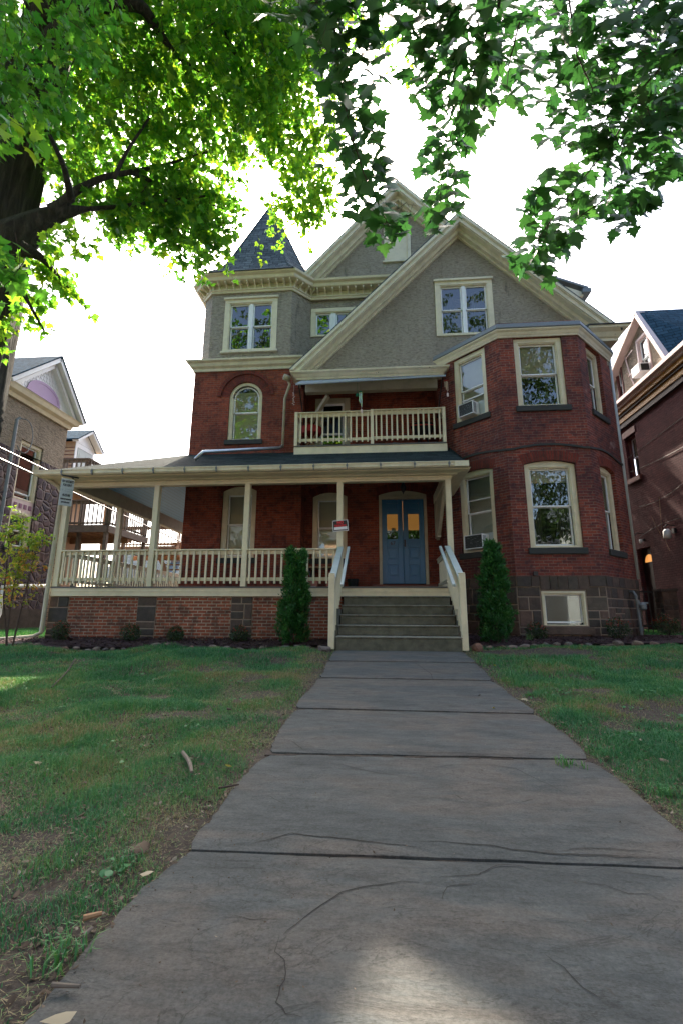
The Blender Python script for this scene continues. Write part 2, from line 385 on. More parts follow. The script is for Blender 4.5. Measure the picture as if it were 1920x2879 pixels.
M['grass'] = leafmat('grass_blades', [(0, (.040, .165, .07)), (.40, (.065, .225, .085)), (.62, (.13, .265, .08)), (.8, (.23, .20, .09)), (1, (.30, .23, .13))], [(0, (.03, .14, .02)), (.6, (.08, .25, .03)), (1, (.3, .25, .1))], .3, .55)
M['litter'] = leafmat('leaf_litter', [(0, (.05, .033, .022)), (.6, (.11, .075, .05)), (.85, (.18, .14, .10)), (1, (.30, .26, .20))], [(0, (.05, .03, .02)), (1, (.2, .15, .1))], .15, .8)
def mk_soil():
    m, nt, b, o = mat('bare_soil'); n1 = noise(nt, 2.2, 8, .7); n2 = noise(nt, 30, 6, .7)
    c = ramp(nt, n1, [(.3, (.022, .016, .012)), (.5, (.045, .032, .023)), (.7, (.07, .052, .04))])
    c = mix(nt, .7, c, ramp(nt, n2, [(.3, g(.4)), (.7, g(1.5))]), 'MULTIPLY')
    L(nt, c, b.inputs['Base Color']); b.inputs['Roughness'].default_value = .95; bb = bump(nt, b, n1, .8, .05); bump(nt, b, n2, 1., .012, bb); return m
M['soil'] = mk_soil()
M['mulch'] = simple('dark_red_mulch', (.065, .032, .032), .95, 0, .03, 45, .8)
M['asphalt'] = simple('street_asphalt', (.055, .055, .058), .9, 0, .004, 60)
M['walk'] = simple('sidewalk_concrete', (.26, .25, .23), .9, 0, .003, 20)
def mk_flag():
    m, nt, b, o = mat('bluestone_flags'); geo = N(nt, 'NewGeometry').outputs['Position']
    st = mapv(nt, geo, (1, 2.6, 1)); big = noise(nt, .9, 7, .62, st, .5); md = noise(nt, 5, 8, .7, st, .4); fine = noise(nt, 90, 4, .7)
    c = ramp(nt, big, [(.3, (.048, .054, .054)), (.46, (.068, .074, .073)), (.60, (.094, .085, .075)), (.74, (.062, .070, .072))])
    c = mix(nt, .8, c, ramp(nt, md, [(.25, g(.5)), (.5, g(.98)), (.75, g(1.4))]), 'MULTIPLY')
    c = mix(nt, .6, c, ramp(nt, fine, [(.3, g(.5)), (.7, g(1.45))]), 'MULTIPLY')
    for k_, sc_ in ((1.3, .55), (2.6, .4)):
        ln_ = ramp(nt, noise(nt, k_, 7, .6, mapv(nt, geo, (1, 2.8, 1), (k_, 0, 0)), 1.4), [(.492, g(0)), (.5, g(sc_)), (.508, g(0))]); c = mix(nt, ln_, c, (.02, .018, .016))
    c = mix(nt, ramp(nt, noise(nt, 3.2, 6, .7), [(.56, g(0)), (.74, g(.45))]), c, (.10, .105, .10))
    sp = ramp(nt, noise(nt, 24, 3, .5), [(.70, g(0)), (.74, g(.7))]); c = mix(nt, sp, c, (.05, .045, .04))
    L(nt, c, b.inputs['Base Color']); b.inputs['Roughness'].default_value = .8; b.inputs['Specular IOR Level'].default_value = .25
    wv = ramp(nt, noise(nt, 1.7, 6, .6, mapv(nt, geo, (1, 3.2, 1)), 1.2), [(.44, g(0)), (.46, g(1)), (.56, g(1)), (.575, g(.3))])
    b1 = bump(nt, b, md, .9, .016); b2 = bump(nt, b, wv, .25, .003, b1); bump(nt, b, fine, .45, .0015, b2); return m
M['flag'] = mk_flag()
M['crack'] = simple('crack_shadow_dirt', (.022, .019, .016), .95)
# ================================================================= wall with real openings
def arc_pts(u0, u1, zt, rise, n=12):
    """points of an arch whose crown is at zt"""
    if rise <= 0: return [(u0, zt), (u1, zt)]
    hw = (u1-u0)/2; R = (hw*hw+rise*rise)/(2*rise); c = (u0+u1)/2; zc = zt-R; a = math.asin(min(1, hw/R))
    return [(c+R*math.sin(t), zc+R*math.cos(t)) for t in [(-a+2*a*i/n) for i in range(n+1)]]
def wall(mb, F, u0, u1, z0, z1, ops=(), depth=.14):
    us = sorted({u0, u1, *[o[0] for o in ops], *[o[1] for o in ops]}); zs = sorted({z0, z1, *[o[2] for o in ops], *[o[3] for o in ops]})
    us = [u for u in us if u0-1e-6 <= u <= u1+1e-6]; zs = [z for z in zs if z0-1e-6 <= z <= z1+1e-6]
    for i in range(len(us)-1):
        for j in range(len(zs)-1):
            cu, cz = (us[i]+us[i+1])/2, (zs[j]+zs[j+1])/2
            if any(o[0] < cu < o[1] and o[2] < cz < o[3] for o in ops): continue
            mb.quad(F.p(us[i], 0, zs[j]), F.p(us[i+1], 0, zs[j]), F.p(us[i+1], 0, zs[j+1]), F.p(us[i], 0, zs[j+1]))
    for o in ops:
        a, b, zb, zt = o[:4]; rise = o[4] if len(o) > 4 else 0
        top = arc_pts(a, b, zt, rise)
        if rise > 0:
            for (p, q) in zip(top[:-1], top[1:]):
                mb.quad(F.p(p[0], 0, p[1]), F.p(q[0], 0, q[1]), F.p(q[0], 0, zt), F.p(p[0], 0, zt))
        for (p, q) in zip(top[:-1], top[1:]): mb.quad(F.p(p[0], 0, p[1]), F.p(p[0], -depth, p[1]), F.p(q[0], -depth, q[1]), F.p(q[0], 0, q[1]))
        zs0 = top[0][1]
        mb.quad(F.p(a, 0, zb), F.p(a, 0, zs0), F.p(a, -depth, zs0), F.p(a, -depth, zb))
        mb.quad(F.p(b, 0, zb), F.p(b, -depth, zb), F.p(b, -depth, zs0), F.p(b, 0, zs0))
        mb.quad(F.p(a, 0, zb), F.p(a, -depth, zb), F.p(b, -depth, zb), F.p(b, 0, zb))
def archband(mb, F, u0, u1, zt, rise, t, n0=.003, hood=None, ns=16):
    """brick voussoirs round an arch, standing a hair proud of the wall"""
    hw = (u1-u0)/2; R = (hw*hw+rise*rise)/(2*rise); c = (u0+u1)/2; zc = zt-R; a = math.asin(min(1, hw/R))
    if rise < hw*.9: a *= 1.06
    for (r0, r1, nn) in [(R, R+t, n0)]+([(R+t, R+t+hood, n0+.035)] if hood else []):
        for i in range(ns):
            t0, t1 = -a+2*a*i/ns, -a+2*a*(i+1)/ns
            P = [(r0, t0), (r0, t1), (r1, t1), (r1, t0)]
            Q = [F.p(c+r*math.sin(x), nn, zc+r*math.cos(x)) for r, x in P]
            mb.quad(*Q, uv=[(r-R, x*(R+t/2)) for r, x in P])
            mb.quad(F.p(c+r1*math.sin(t0), 0, zc+r1*math.cos(t0)), F.p(c+r1*math.sin(t1), 0, zc+r1*math.cos(t1)), Q[2], Q[3])
            mb.quad(F.p(c+r0*math.sin(t1), 0, zc+r0*math.cos(t1)), F.p(c+r0*math.sin(t0), 0, zc+r0*math.cos(t0)), Q[0], Q[1])
def ringframe(mb, F, u0, u1, zb, zt, rise, w, n0, n1, wt=None, wb=None):
    """moulded casing following the opening: jambs, head (arched outside, flat inside when segmental), bottom rail"""
    wt = w if wt is None else wt; wb = w if wb is None else wb
    top = arc_pts(u0, u1, zt, rise); zs = top[0][1]
    zin = (zt-rise-wt) if rise < (u1-u0)*.4 else None
    if zin is not None:
        mb.fb(F, u0, u0+w, n0, n1, zb, zin); mb.fb(F, u1-w, u1, n0, n1, zb, zin)
        prof = [F.p(u0, n0, zin), F.p(u1, n0, zin)]+[F.p(u, n0, z) for u, z in reversed(top)]
        mb.prism(prof, F.N*(n1-n0))
    else:
        mb.fb(F, u0, u0+w, n0, n1, zb, zs); mb.fb(F, u1-w, u1, n0, n1, zb, zs)
        ins = arc_pts(u0+w, u1-w, zt-w, rise-w*.9)
        # faceted inner arch
        for i in range(len(top)-1):
            P = [top[i], top[i+1], ins[i+1], ins[i]]; mb.prism([F.p(u, n0, z) for u, z in P], F.N*(n1-n0))
    if wb: mb.fb(F, u0+w, u1-w, n0, n1, zb, zb+wb)
def window(parent, F, u0, u1, zb, zt, rise=0, casing=.1, cmat='cream', style='dh', inner='dark', innerz=None, sill=True, recess=.1, name='window', mull=0, g='glass', proud=False, sw=.04, midz=None):
    """a window part with its sub-parts"""
    n1 = .03 if proud else -recess+.05; n0 = n1-.06
    wmb = MB(); ringframe(wmb, F, u0+.002, u1-.002, zb, zt-.002, rise, casing, n0, n1, wt=casing*.55 if rise and rise < (u1-u0)*.4 else casing, wb=casing*.5)
    # inner stop moulding
    w = wmb.build(name, M[cmat], parent, bevel=.006)
    a, b = u0+casing, u1-casing; z0 = zb+casing*.5; z1 = (zt-rise-casing*.55) if (rise and rise < (u1-u0)*.4) else (zt-casing)
    st = MB(); st.fb(F, a, a+.025, n0-.03, n1-.02, z0, z1 if rise < (u1-u0)*.4 else zt-rise); st.fb(F, b-.025, b, n0-.03, n1-.02, z0, z1 if rise < (u1-u0)*.4 else zt-rise)
    if rise < (u1-u0)*.4: st.fb(F, a+.025, b-.025, n0-.03, n1-.02, z1-.025, z1)
    st.build('stop', M[cmat], w)
    bays = [(a+.025, b-.025)]
    if mull: c = (a+b)/2; bays = [(a+.025, c-mull/2), (c+mull/2, b-.025)]; mm = MB(); mm.fb(F, c-mull/2, c+mull/2, n0-.05, n0+.015, z0, z1-.02); mm.build('mullion', M['white'], w, bevel=.004)
    zm = midz if midz is not None else (z0+z1)/2
    for (p, q) in bays:
        sash = MB(); nS = n0-.02
        if rise > (u1-u0)*.4:   # round headed
            tp = arc_pts(p, q, zt-casing-.02, rise-casing, 10); zsp = tp[0][1]
            sash.fb(F, p, p+sw, nS-.035, nS, zm, zsp); sash.fb(F, q-sw, q, nS-.035, nS, zm, zsp)
            tin = arc_pts(p+sw, q-sw, zt-casing-.02-sw, rise-casing-sw*.8, 10)
            for i in range(10): sash.prism([F.p(u, nS-.035, z) for u, z in (tp[i], tp[i+1], tin[i+1], tin[i])], F.N*.035)
            sash.fb(F, p+sw, q-sw, nS-.035, nS, zm-.02, zm+.025)
        else:
            sash.fb(F, p, p+sw, nS-.035, nS, zm, z1-.025); sash.fb(F, q-sw, q, nS-.035, nS, zm, z1-.025)
            sash.fb(F, p+sw, q-sw, nS-.035, nS, z1-.025-sw, z1-.025); sash.fb(F, p+sw, q-sw, nS-.035, nS, zm-.015, zm+.022)
        if style == 'dh':
            sash2 = MB(); nL = nS-.04
            sash2.fb(F, p, p+sw, nL-.035, nL, z0, zm); sash2.fb(F, q-sw, q, nL-.035, nL, z0, zm)
            sash2.fb(F, p+sw, q-sw, nL-.035, nL, z0, z0+sw*1.1); sash2.fb(F, p+sw, q-sw, nL-.035, nL, zm-.03, zm-.001)
            sash2.build('sash', M['white'], w, bevel=.004)
        sash.build('sash', M['white'], w, bevel=.004)
        gl = MB()
        zlow = z0
        if rise > (u1-u0)*.4:
            gl.poly([F.p(p+sw*.5, nS-.02, zm)]+[F.p(q-sw*.5, nS-.02, zm)]+[F.p(u, nS-.02, z) for u, z in reversed(tin)])
        else: gl.quad(F.p(p+sw*.5, nS-.02, zm), F.p(q-sw*.5, nS-.02, zm), F.p(q-sw*.5, nS-.02, z1-.03), F.p(p+sw*.5, nS-.02, z1-.03))
        gl.build('pane', M[g], w)
        gl = MB(); gl.quad(F.p(p+sw*.5, nS-.06, zlow), F.p(q-sw*.5, nS-.06, zlow), F.p(q-sw*.5, nS-.06, zm), F.p(p+sw*.5, nS-.06, zm)); gl.build('pane', M[g], w)
    # what hangs inside, and the dark room behind it
    bk = MB(); bk.fb(F, a-.05, b+.05, -1.0, -.98, z0-.1, zt); bk.fb(F, a-.06, a-.05, -.98, n0-.12, z0-.1, zt); bk.fb(F, b+.05, b+.06, -.98, n0-.12, z0-.1, zt); bk.fb(F, a-.06, b+.06, -.98, n0-.12, z0-.12, z0-.1); bk.fb(F, a-.06, b+.06, -.98, n0-.12, zt, zt+.02); bk.build('room_dark', M['dark'], w)
    for kind, za, zb2 in (innerz or []):
        s = MB(); zt2 = zb2
        if kind == 'curtain':
            for half in ((a+.02, a+(b-a)*.30), (b-(b-a)*.30, b-.02)):
                k = 10
                for i in range(k):
                    ua, ub = half[0]+(half[1]-half[0])*i/k, half[0]+(half[1]-half[0])*(i+1)/k
                    na = n0-.2+.02*(i % 2); nb = n0-.2+.02*((i+1) % 2)
                    s.quad(F.p(ua, na, za), F.p(ub, nb, za), F.p(ub, nb, zt2), F.p(ua, na, zt2))
        elif kind == 'blind' :
            nsl = int((zt2-za)/.03)
            for i in range(nsl): s.fb(F, a+.02, b-.02, n0-.115, n0-.10, za+i*.03, za+i*.03+.024)
        else: s.fb(F, a+.01, b-.01, n0-.11, n0-.105, za, zt2)
        s.build(kind, M['blind_plain'] if kind == 'blind' else M[kind], w)
    if sill:
        sl = MB(); sl.fb(F, u0-.06, u1+.06, -.08, .05, zb-.15, zb-.002); sl.build('sill', M['sill'], w, bevel=.01)
    return w
M['blind_plain'] = simple('blind_slats', (.66, .68, .60), .7, v=.15)
def ashlar(mb, F, u0, u1, z0, z1, ops=(), rs=(.19, .3, .36), seed=1, n0=0, lens=(.22, .6)):
    r = random.Random(seed); z = z0
    while z < z1-.03:
        h = r.choice(rs); h = h if z+h < z1-.1 else z1-z
        # split rows by openings
        spans = [(u0, u1)]
        for o in ops:
            if o[2] < z+h-.01 and o[3] > z+.01:
                spans = [s for a, b in spans for s in ((a, min(b, o[0])), (max(a, o[1]), b)) if s[1]-s[0] > .03]
        for a, b in spans:
            u = a
            while u < b-.02:
                l = r.uniform(*lens); l = l if u+l < b-.12 else b-u
                parts = [(z, h)] if (h < .25 or r.random() < .65) else [(z, h*.5), (z+h*.5, h*.5)]
                for zz, hh in parts:
                    j = .011; d = r.uniform(.006, .022); e = .012
                    P = [F.p(u+j, n0, zz+j), F.p(u+l-j, n0, zz+j), F.p(u+l-j, n0, zz+hh-j), F.p(u+j, n0, zz+hh-j)]
                    Q = [F.p(u+j+e, n0+d, zz+j+e), F.p(u+l-j-e, n0+d*r.uniform(.6, 1.3), zz+j+e), F.p(u+l-j-e, n0+d, zz+hh-j-e), F.p(u+j+e, n0+d*r.uniform(.7, 1.3), zz+hh-j-e)]
                    mb.add(P+Q, [(4, 5, 6, 7), (0, 1, 5, 4), (1, 2, 6, 5), (2, 3, 7, 6), (3, 0, 4, 7)], None, r.random())
                u += l
        z += h
# ================================================================= THE BRICK HOUSE
H = thing('brick_house', (0, 12.4, -.5), 'large old red brick house with round-arched window, corner tower, stucco gables and a wraparound porch', 'house')
def part(mb, name, m, parent=None, label=None, **k):
    o = mb.build(name, M[m], parent or H, **k)
    if label: o['label'] = label
    return o
YT, YD, YG, YB = 12.4, 13.0, 12.3, 10.9
XL, XTR = -5.53, -2.19
ZLOW = -.75
F_T, F_D, F_B, F_G = FY(YT), FY(YD), FY(YB), FY(YG)
s45 = math.sqrt(.5)
BFL, BFR = Vector((3.03, YB, 0)), Vector((4.96, YB, 0))
LEN = 1.98
F_BL = Fr(BFL+Vector((-LEN*s45, LEN*s45, 0)), (s45, -s45, 0)); F_BR = Fr(BFR, (s45, s45, 0))
BL = BFL+Vector((-LEN*s45, LEN*s45, 0)); BR = BFR+Vector((LEN*s45, LEN*s45, 0))
# --- tower brick
w1 = (-4.44, -3.46, 1.49, 3.53, .14); wa = (-4.42, -3.42, 4.92, 6.75, .48)
mb = MB(); wall(mb, F_T, XL, XTR, ZLOW, 7.25, [w1, wa]); mb.quad((XL, YT, ZLOW), (XL, 20, ZLOW), (XL, 20, 7.25), (XL, YT, 7.25))
mb.quad((XTR, YT, ZLOW), (XTR, YT, 7.25), (XTR, YD, 7.25), (XTR, YD, ZLOW)); part(mb, 'tower_wall', 'brick')
mb = MB(); archband(mb, F_T, wa[0]-.01, wa[1]+.01, wa[3]+.005, wa[4], .24, hood=.11, ns=26); part(mb, 'brick_arch', 'arch')
mb = MB(); archband(mb, F_T, w1[0], w1[1], w1[3], w1[4], .22); part(mb, 'brick_arch', 'arch')
# --- recessed entrance wall and balcony back wall
w2 = (-1.96, -.96, 1.53, 3.47, .13); dr = (-.06, 1.30, .80, 3.47, .12); bd = (-1.93, -.88, 4.3, 6.42, 0)
mb = MB(); wall(mb, F_D, XTR, BL.x, ZLOW, 7.25, [w2, dr, bd], depth=.16); part(mb, 'entrance_wall', 'brick')
mb = MB(); archband(mb, F_D, w2[0], w2[1], w2[3], w2[4], .22); part(mb, 'brick_arch', 'arch')
mb = MB(); archband(mb, F_D, dr[0], dr[1], dr[3], dr[4], .24); part(mb, 'brick_arch', 'arch')
mb = MB(); F_R = FXm(BL.x); wall(mb, F_R, -YD, -YG, ZLOW, 7.25); part(mb, 'side_wall', 'brick')
# --- bay: stone base and brick above
bw = (3.55, 4.49, -.23, .52)
lowF = (3.41, 4.595, 1.505, 3.60, .09); upF = (3.40, 4.58, 5.0, 6.86, 0)
sl = (LEN-1.41, LEN-.41); sr = (.46, 1.36)
lowL = (*sl, 1.505, 3.60, .08); upL = (*sl, 5.0, 6.86, 0); lowR = (*sr, 1.505, 3.60, .08); upR = (*sr, 5.0, 6.86, 0)
mb = MB(); wall(mb, F_B, BFL.x, BFR.x, .86, 7.3, [lowF, upF]); wall(mb, F_BL, 0, LEN, .86, 7.3, [lowL, upL]); wall(mb, F_BR, 0, LEN, .86, 7.3, [lowR, upR])
mb.quad((BR.x, BR.y, .86), (BR.x, 21, .86), (BR.x, 21, 7.3), (BR.x, BR.y, 7.3)); part(mb, 'bay_wall', 'brick_bay')
for F, o in ((F_B, lowF), (F_BL, lowL), (F_BR, lowR)): mb = MB(); archband(mb, F, o[0], o[1], o[3], o[4], .24); part(mb, 'brick_arch', 'arch')
# arched drip course over the ground-floor bay windows
mb = MB()
for F, ln, o in ((F_BL, LEN, lowL), (F_B, BFR.x-BFL.x, (lowF[0]-BFL.x, lowF[1]-BFL.x)), (F_BR, LEN, lowR)):
    off = BFL.x if F is F_B else 0; c = (o[0]+o[1])/2
    zf = lambda u: 3.86+.11*max(0, 1-((u-c)/.85)**2)
    k = 14
    for i in range(k):
        a, b = ln*i/k, ln*(i+1)/k
        for (n, d) in ((.03, .05),):
            P = [F.p(off+a, 0, zf(a)), F.p(off+b, 0, zf(b)), F.p(off+b, 0, zf(b)+d), F.p(off+a, 0, zf(a)+d)]
            mb.prism(P, F.N*n)
part(mb, 'drip_course', 'sill', label='thin dark drip moulding arching over the ground-floor bay windows')
st = MB(); back = MB()
so = [(bw[0]-.02, bw[1]+.02, -.42, .52)]
ashlar(st, F_B, BFL.x, BFR.x, ZLOW, .62, [(so[0][0], so[0][1], -.42, .62)], seed=4); 
# lintel course of upright stones
r_ = random.Random(2); u = BFL.x
for F, uu0, uu1, sd in ((F_B, BFL.x, BFR.x, 1), (F_BL, 0, LEN, 2), (F_BR, 0, LEN, 3)):
    rr = random.Random(sd); u = uu0
    while u < uu1-.02:
        l = rr.uniform(.17, .24) if F is F_B and 3.3 < u < 4.6 else rr.uniform(.3, .45)
        l = l if u+l < uu1-.1 else uu1-u; zlo = .62 if not (F is F_B and bw[0]-.1 < u+l/2 < bw[1]+.1) else .545
        st.fb(F, u+.007, u+l-.007, 0, rr.uniform(.02, .035), zlo+.01, .855, rr.random()); u += l
ashlar(st, F_BL, 0, LEN, ZLOW, .62, seed=9); ashlar(st, F_BR, 0, LEN, ZLOW, .62, seed=12, rs=(.13, .2, .26), lens=(.14, .4))
part(st, 'foundation_stone', 'stone', bevel=0)
wall(back, F_B, BFL.x, BFR.x, ZLOW, .858, [bw], depth=.16); wall(back, F_BL, 0, LEN, ZLOW, .858); wall(back, F_BR, 0, LEN, ZLOW, .858)
for v in (back,):
    v.quad((BR.x, BR.y, ZLOW), (BR.x, 21, ZLOW), (BR.x, 21, .858), (BR.x, BR.y, .858))
part(back, 'foundation_mortar', 'mortar')
st = MB(); ashlar(st, FXp(BR.x), BR.y, 16, ZLOW, .86, seed=22); part(st, 'foundation_stone', 'stone')
mb = MB(); mb.fb(F_B, bw[0]-.07, bw[1]+.1, -.05, .1, -.42, -.25); part(mb, 'basement_sill', 'stone', bevel=.012)
window(H, F_B, bw[0], bw[1], bw[2], bw[3], casing=.045, style='one', recess=.03, sill=False, sw=.03, midz=-.16, g='glass', name='basement_window')
# bay windows
dk = 'dark'
wn = window(H, F_B, *lowF[:4], rise=lowF[4], casing=.115, innerz=[('curtain', 1.56, 3.4), ('shade', 3.1, 3.4)], recess=.12)
wn = window(H, F_B, *upF[:4], casing=.115, innerz=[('shade', 5.85, 6.74), ('curtain', 5.1, 5.9)], recess=.1)
lowLw = window(H, F_BL, *lowL[:4], rise=lowL[4], casing=.115, innerz=[('blind', 1.55, 3.42)], recess=.1)
upLw = window(H, F_BL, *upL[:4], casing=.115, innerz=[('shade', 5.1, 6.74)], recess=.1)
window(H, F_BR, *lowR[:4], rise=lowR[4], casing=.1, innerz=[('blind', 1.55, 2.5)], recess=.14)
window(H, F_BR, *upR[:4], casing=.1, innerz=[('curtain', 5.1, 6.7)], recess=.14)
window(H, F_T, *w1[:4], rise=w1[4], casing=.12, innerz=[('shade', 1.55, 3.35)], recess=.12)
window(H, F_T, *wa[:4], rise=wa[4], casing=.09, innerz=[('shade', 5.0, 6.5)], recess=.10)
window(H, F_D, *w2[:4], rise=w2[4], casing=.12, innerz=[('shade', 1.6, 3.35)], recess=.12)
# extra storm sash bars seen on the left bay facet
for (w_, zb_, zz) in ((lowLw, 0, 2.83), (upLw, 0, 5.62)):
    m_ = MB(); m_.fb(F_BL, sl[0]+.15, sl[1]-.15, -.17, -.135, zz, zz+.03); m_.build('sash', M['white'], w_)
# bay cornice, flashing and roof
path = [(BL.x-.1, BL.y+.1), (BFL.x, BFL.y), (BFR.x, BFR.y), (BR.x+.02, BR.y+.02)]
prof = [(0, 6.87), (.03, 6.87), (.04, 6.91), (.055, 6.93), (.08, 6.99), (.12, 7.03), (.13, 7.06), (0, 7.07)]
mb = MB(); mb.profile(path, [(o+.002, z) for o, z in prof]); part(mb, 'bay_cornice', 'cream_old')
mb = MB(); mb.profile(path, [(.0, 7.075), (.14, 7.075), (.145, 7.09), (.125, 7.20), (.10, 7.22), (.0, 7.24)]); part(mb, 'bay_flashing', 'metal')
mb = MB(); o_ = .18*1.0
mb.poly([(BL.x-.1, BL.y+.1, 7.225), (BFL.x, BFL.y-.05, 7.225), (BFR.x, BFR.y-.05, 7.225), (BR.x+.02, BR.y, 7.225), (BR.x-.6, YG, 7.4), (BL.x+.4, YG, 7.4)]); part(mb, 'bay_roof', 'metal')
# --- front gable (stucco)
A = (2.43, 11.42); LFT = (-2.30, 6.72); RFT = (6.30, 7.62)
g3 = (1.67, 3.33, 7.84, 9.66, 0)
mb = MB()
# gable face as strips with the window left open
def zrake(x, dz=0): return (A[1]-(A[0]-x)*(A[1]-LFT[1])/(A[0]-LFT[0]) if x < A[0] else A[1]-(x-A[0])*(A[1]-RFT[1])/(RFT[0]-A[0]))+dz
xs = sorted({LFT[0], RFT[0], A[0], g3[0], g3[1], *[LFT[0]+i*.4 for i in range(22) if LFT[0]+i*.4 < RFT[0]]})
for a, b in zip(xs[:-1], xs[1:]):
    c = (a+b)/2; zb_ = 6.72
    if g3[0] < c < g3[1]:
        mb.quad((a, YG-.1, zb_), (b, YG-.1, zb_), (b, YG-.1, g3[2]), (a, YG-.1, g3[2])); mb.quad((a, YG-.1, g3[3]), (b, YG-.1, g3[3]), (b, YG-.1, zrake(b)), (a, YG-.1, zrake(a)))
    else: mb.quad((a, YG-.1, zb_), (b, YG-.1, zb_), (b, YG-.1, zrake(b)), (a, YG-.1, zrake(a)))
FG = FY(YG-.1)
for (p, q) in (((g3[0], g3[2]), (g3[0], g3[3])), ((g3[0], g3[3]), (g3[1], g3[3])), ((g3[1], g3[3]), (g3[1], g3[2])), ((g3[1], g3[2]), (g3[0], g3[2]))):
    mb.quad(FG.p(p[0], 0, p[1]), FG.p(q[0], 0, q[1]), FG.p(q[0], -.12, q[1]), FG.p(p[0], -.12, p[1]))
mb.quad((RFT[0], YG-.1, 6.72), (RFT[0], 20, 6.72), (RFT[0], 20, 7.62), (RFT[0], YG-.1, 7.62))
part(mb, 'gable_wall', 'stucco')
window(H, FG, *g3[:4], casing=.15, mull=.1, proud=True, sill=False, innerz=[('curtain', 7.95, 9.4)], g='glass')
mb = MB(); mb.fb(FG, g3[0]-.03, g3[1]+.03, .02, .08, g3[3]-.03, g3[3]+.03); part(mb, 'window_head', 'cream_old')
# rakes: stepped moulding boards
def rake(mbs, p0, p1, Y0, w=.35, proj=.42):
    """p0 low, p1 high (x,z) of the top outer line"""
    d = Vector((p1[0]-p0[0], 0, p1[1]-p0[1])); ln = d.length; d.normalize(); dn = Vector((d.z, 0, -d.x)) if d.x > 0 else Vector((-d.z, 0, d.x))
    P0 = Vector((p0[0], 0, p0[1])); P1 = Vector((p1[0], 0, p1[1])); 
    # top edges are cut plumb at the apex
    def board(a, b, ya, yb, mb):
        q = []
        for y in (ya, yb):
            for (P, t) in ((P0, 0), (P1, 1)):
                for o in (a, b):
                    base = P+dn*o
                    if t: # slide along d so that x = apex x
                        k = (P1.x-base.x)/d.x; base = base+d*k
                    else:
                        k = (P0.z-base.z)/d.z; base = base+d*k
                    q.append(Vector((base.x, y, base.z)))
        mb.add(q, [(0, 1, 3, 2), (4, 6, 7, 5), (0, 4, 5, 1), (2, 3, 7, 6), (0, 2, 6, 4), (1, 5, 7, 3)])
    board(0, .07, Y0-proj-.06, Y0, mbs); board(.07, .09, Y0-proj-.03, Y0, mbs); board(.09, .19, Y0-proj, Y0, mbs); board(.19, .21, Y0-proj+.04, Y0, mbs); board(.21, w-.05, Y0-.20, Y0, mbs); board(w-.05, w, Y0-.08, Y0, mbs)
mb = MB(); rake(mb, (-2.50, 6.70), (2.43, 11.60), YG-.1); part(mb, 'rake_board', 'cream_old')
mb = MB(); rake(mb, (6.42, 7.62), (2.43, 11.60), YG-.1); part(mb, 'rake_board', 'cream_old')
# front gable roof planes
mb = MB(); yf = YG-.1-.455; t = .07
mb.prism([(-2.50, yf, 6.71), (2.43, yf, 11.62), (2.43, 20, 11.62), (-2.50, 20, 6.71)], (0, 0, .05))
mb.prism([(2.43, yf, 11.62), (6.55, yf, 7.52), (6.55, 20, 7.52), (2.43, 20, 11.62)], (0, 0, .05)); part(mb, 'gable_roof', 'roof')
# boxed eave return on the right
F_E = FY(YG-.1)
mb = MB(); mb.profile([(5.95, YG+.4), (5.95, 11.98), (6.45, 11.98), (6.45, 20)], [(0, 7.31), (.05, 7.31), (.06, 7.38), (.10, 7.41), (.16, 7.52), (.26, 7.60), (.27, 7.66), (0, 7.66)])
mb.box(5.96, 6.44, 11.99, 19.9, 7.31, 7.66); part(mb, 'eave_return', 'cream_old')
mb = MB(); mb.prism([(5.66, 11.68, 7.665), (6.76, 11.68, 7.665), (6.76, 12.3, 7.9), (5.66, 12.3, 7.9)], (0, 0, .03)); mb.box(5.66, 6.76, 11.68, 12.3, 7.662, 7.69); mb.box(6.30, 6.76, 11.9, 20, 7.66, 7.72); part(mb, 'return_flashing', 'metal')
mb = MB(); mb.box(6.40, 6.44, 12.35, 16, 7.0, 7.3); part(mb, 'eave_board', 'cream_old')
# gable bottom cornice over the balcony
mb = MB(); mb.profile([(-2.28, YG+.2), (-2.28, 11.95), (1.72, 11.95), (1.72, YG+.1)], [(0, 6.48), (.04, 6.48), (.06, 6.53), (.09, 6.55), (.14, 6.61), (.20, 6.64), (.21, 6.68), (0, 6.71)])
mb.box(-2.27, 1.71, 11.96, YG-.1, 6.48, 6.715); part(mb, 'gable_cornice', 'cream_old')
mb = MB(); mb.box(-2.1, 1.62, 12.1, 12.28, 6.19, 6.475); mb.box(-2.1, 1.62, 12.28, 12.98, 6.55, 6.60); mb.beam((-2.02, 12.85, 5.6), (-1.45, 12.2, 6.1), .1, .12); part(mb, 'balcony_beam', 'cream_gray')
# corrugated awning
mb = MB(); k = 60
for i in range(k):
    xa = -2.20+3.92*i/k; xb = -2.20+3.92*(i+1)/k
    sag = lambda x: -.10*(1-(x+2.2)/3.92)-.03*math.sin((x+2.2)*1.9)
    za = [6.30, 6.13]; 
    ra = .012*(i % 2); rb = .012*((i+1) % 2)
    mb.prism([(xa, 11.93, 6.455+ra), (xb, 11.93, 6.455+rb), (xb, 11.20, 6.08+sag(xb)+rb), (xa, 11.20, 6.08+sag(xa)+ra)], (0, 0, .012))
mb.beam((-2.2, 11.20, 5.97), (1.72, 11.20, 6.06), .03, .04)
part(mb, 'awning', 'awning_sheet', label='sagging gray metal awning above the balcony')
mb = MB(); mb.beam((-2.15, 11.36, 6.05), (-2.13, 12.38, 5.2), .025, .035); mb.beam((1.66, 11.36, 6.1), (1.6, 12.25, 5.35), .025, .035); part(mb, 'awning_bracket', 'black')
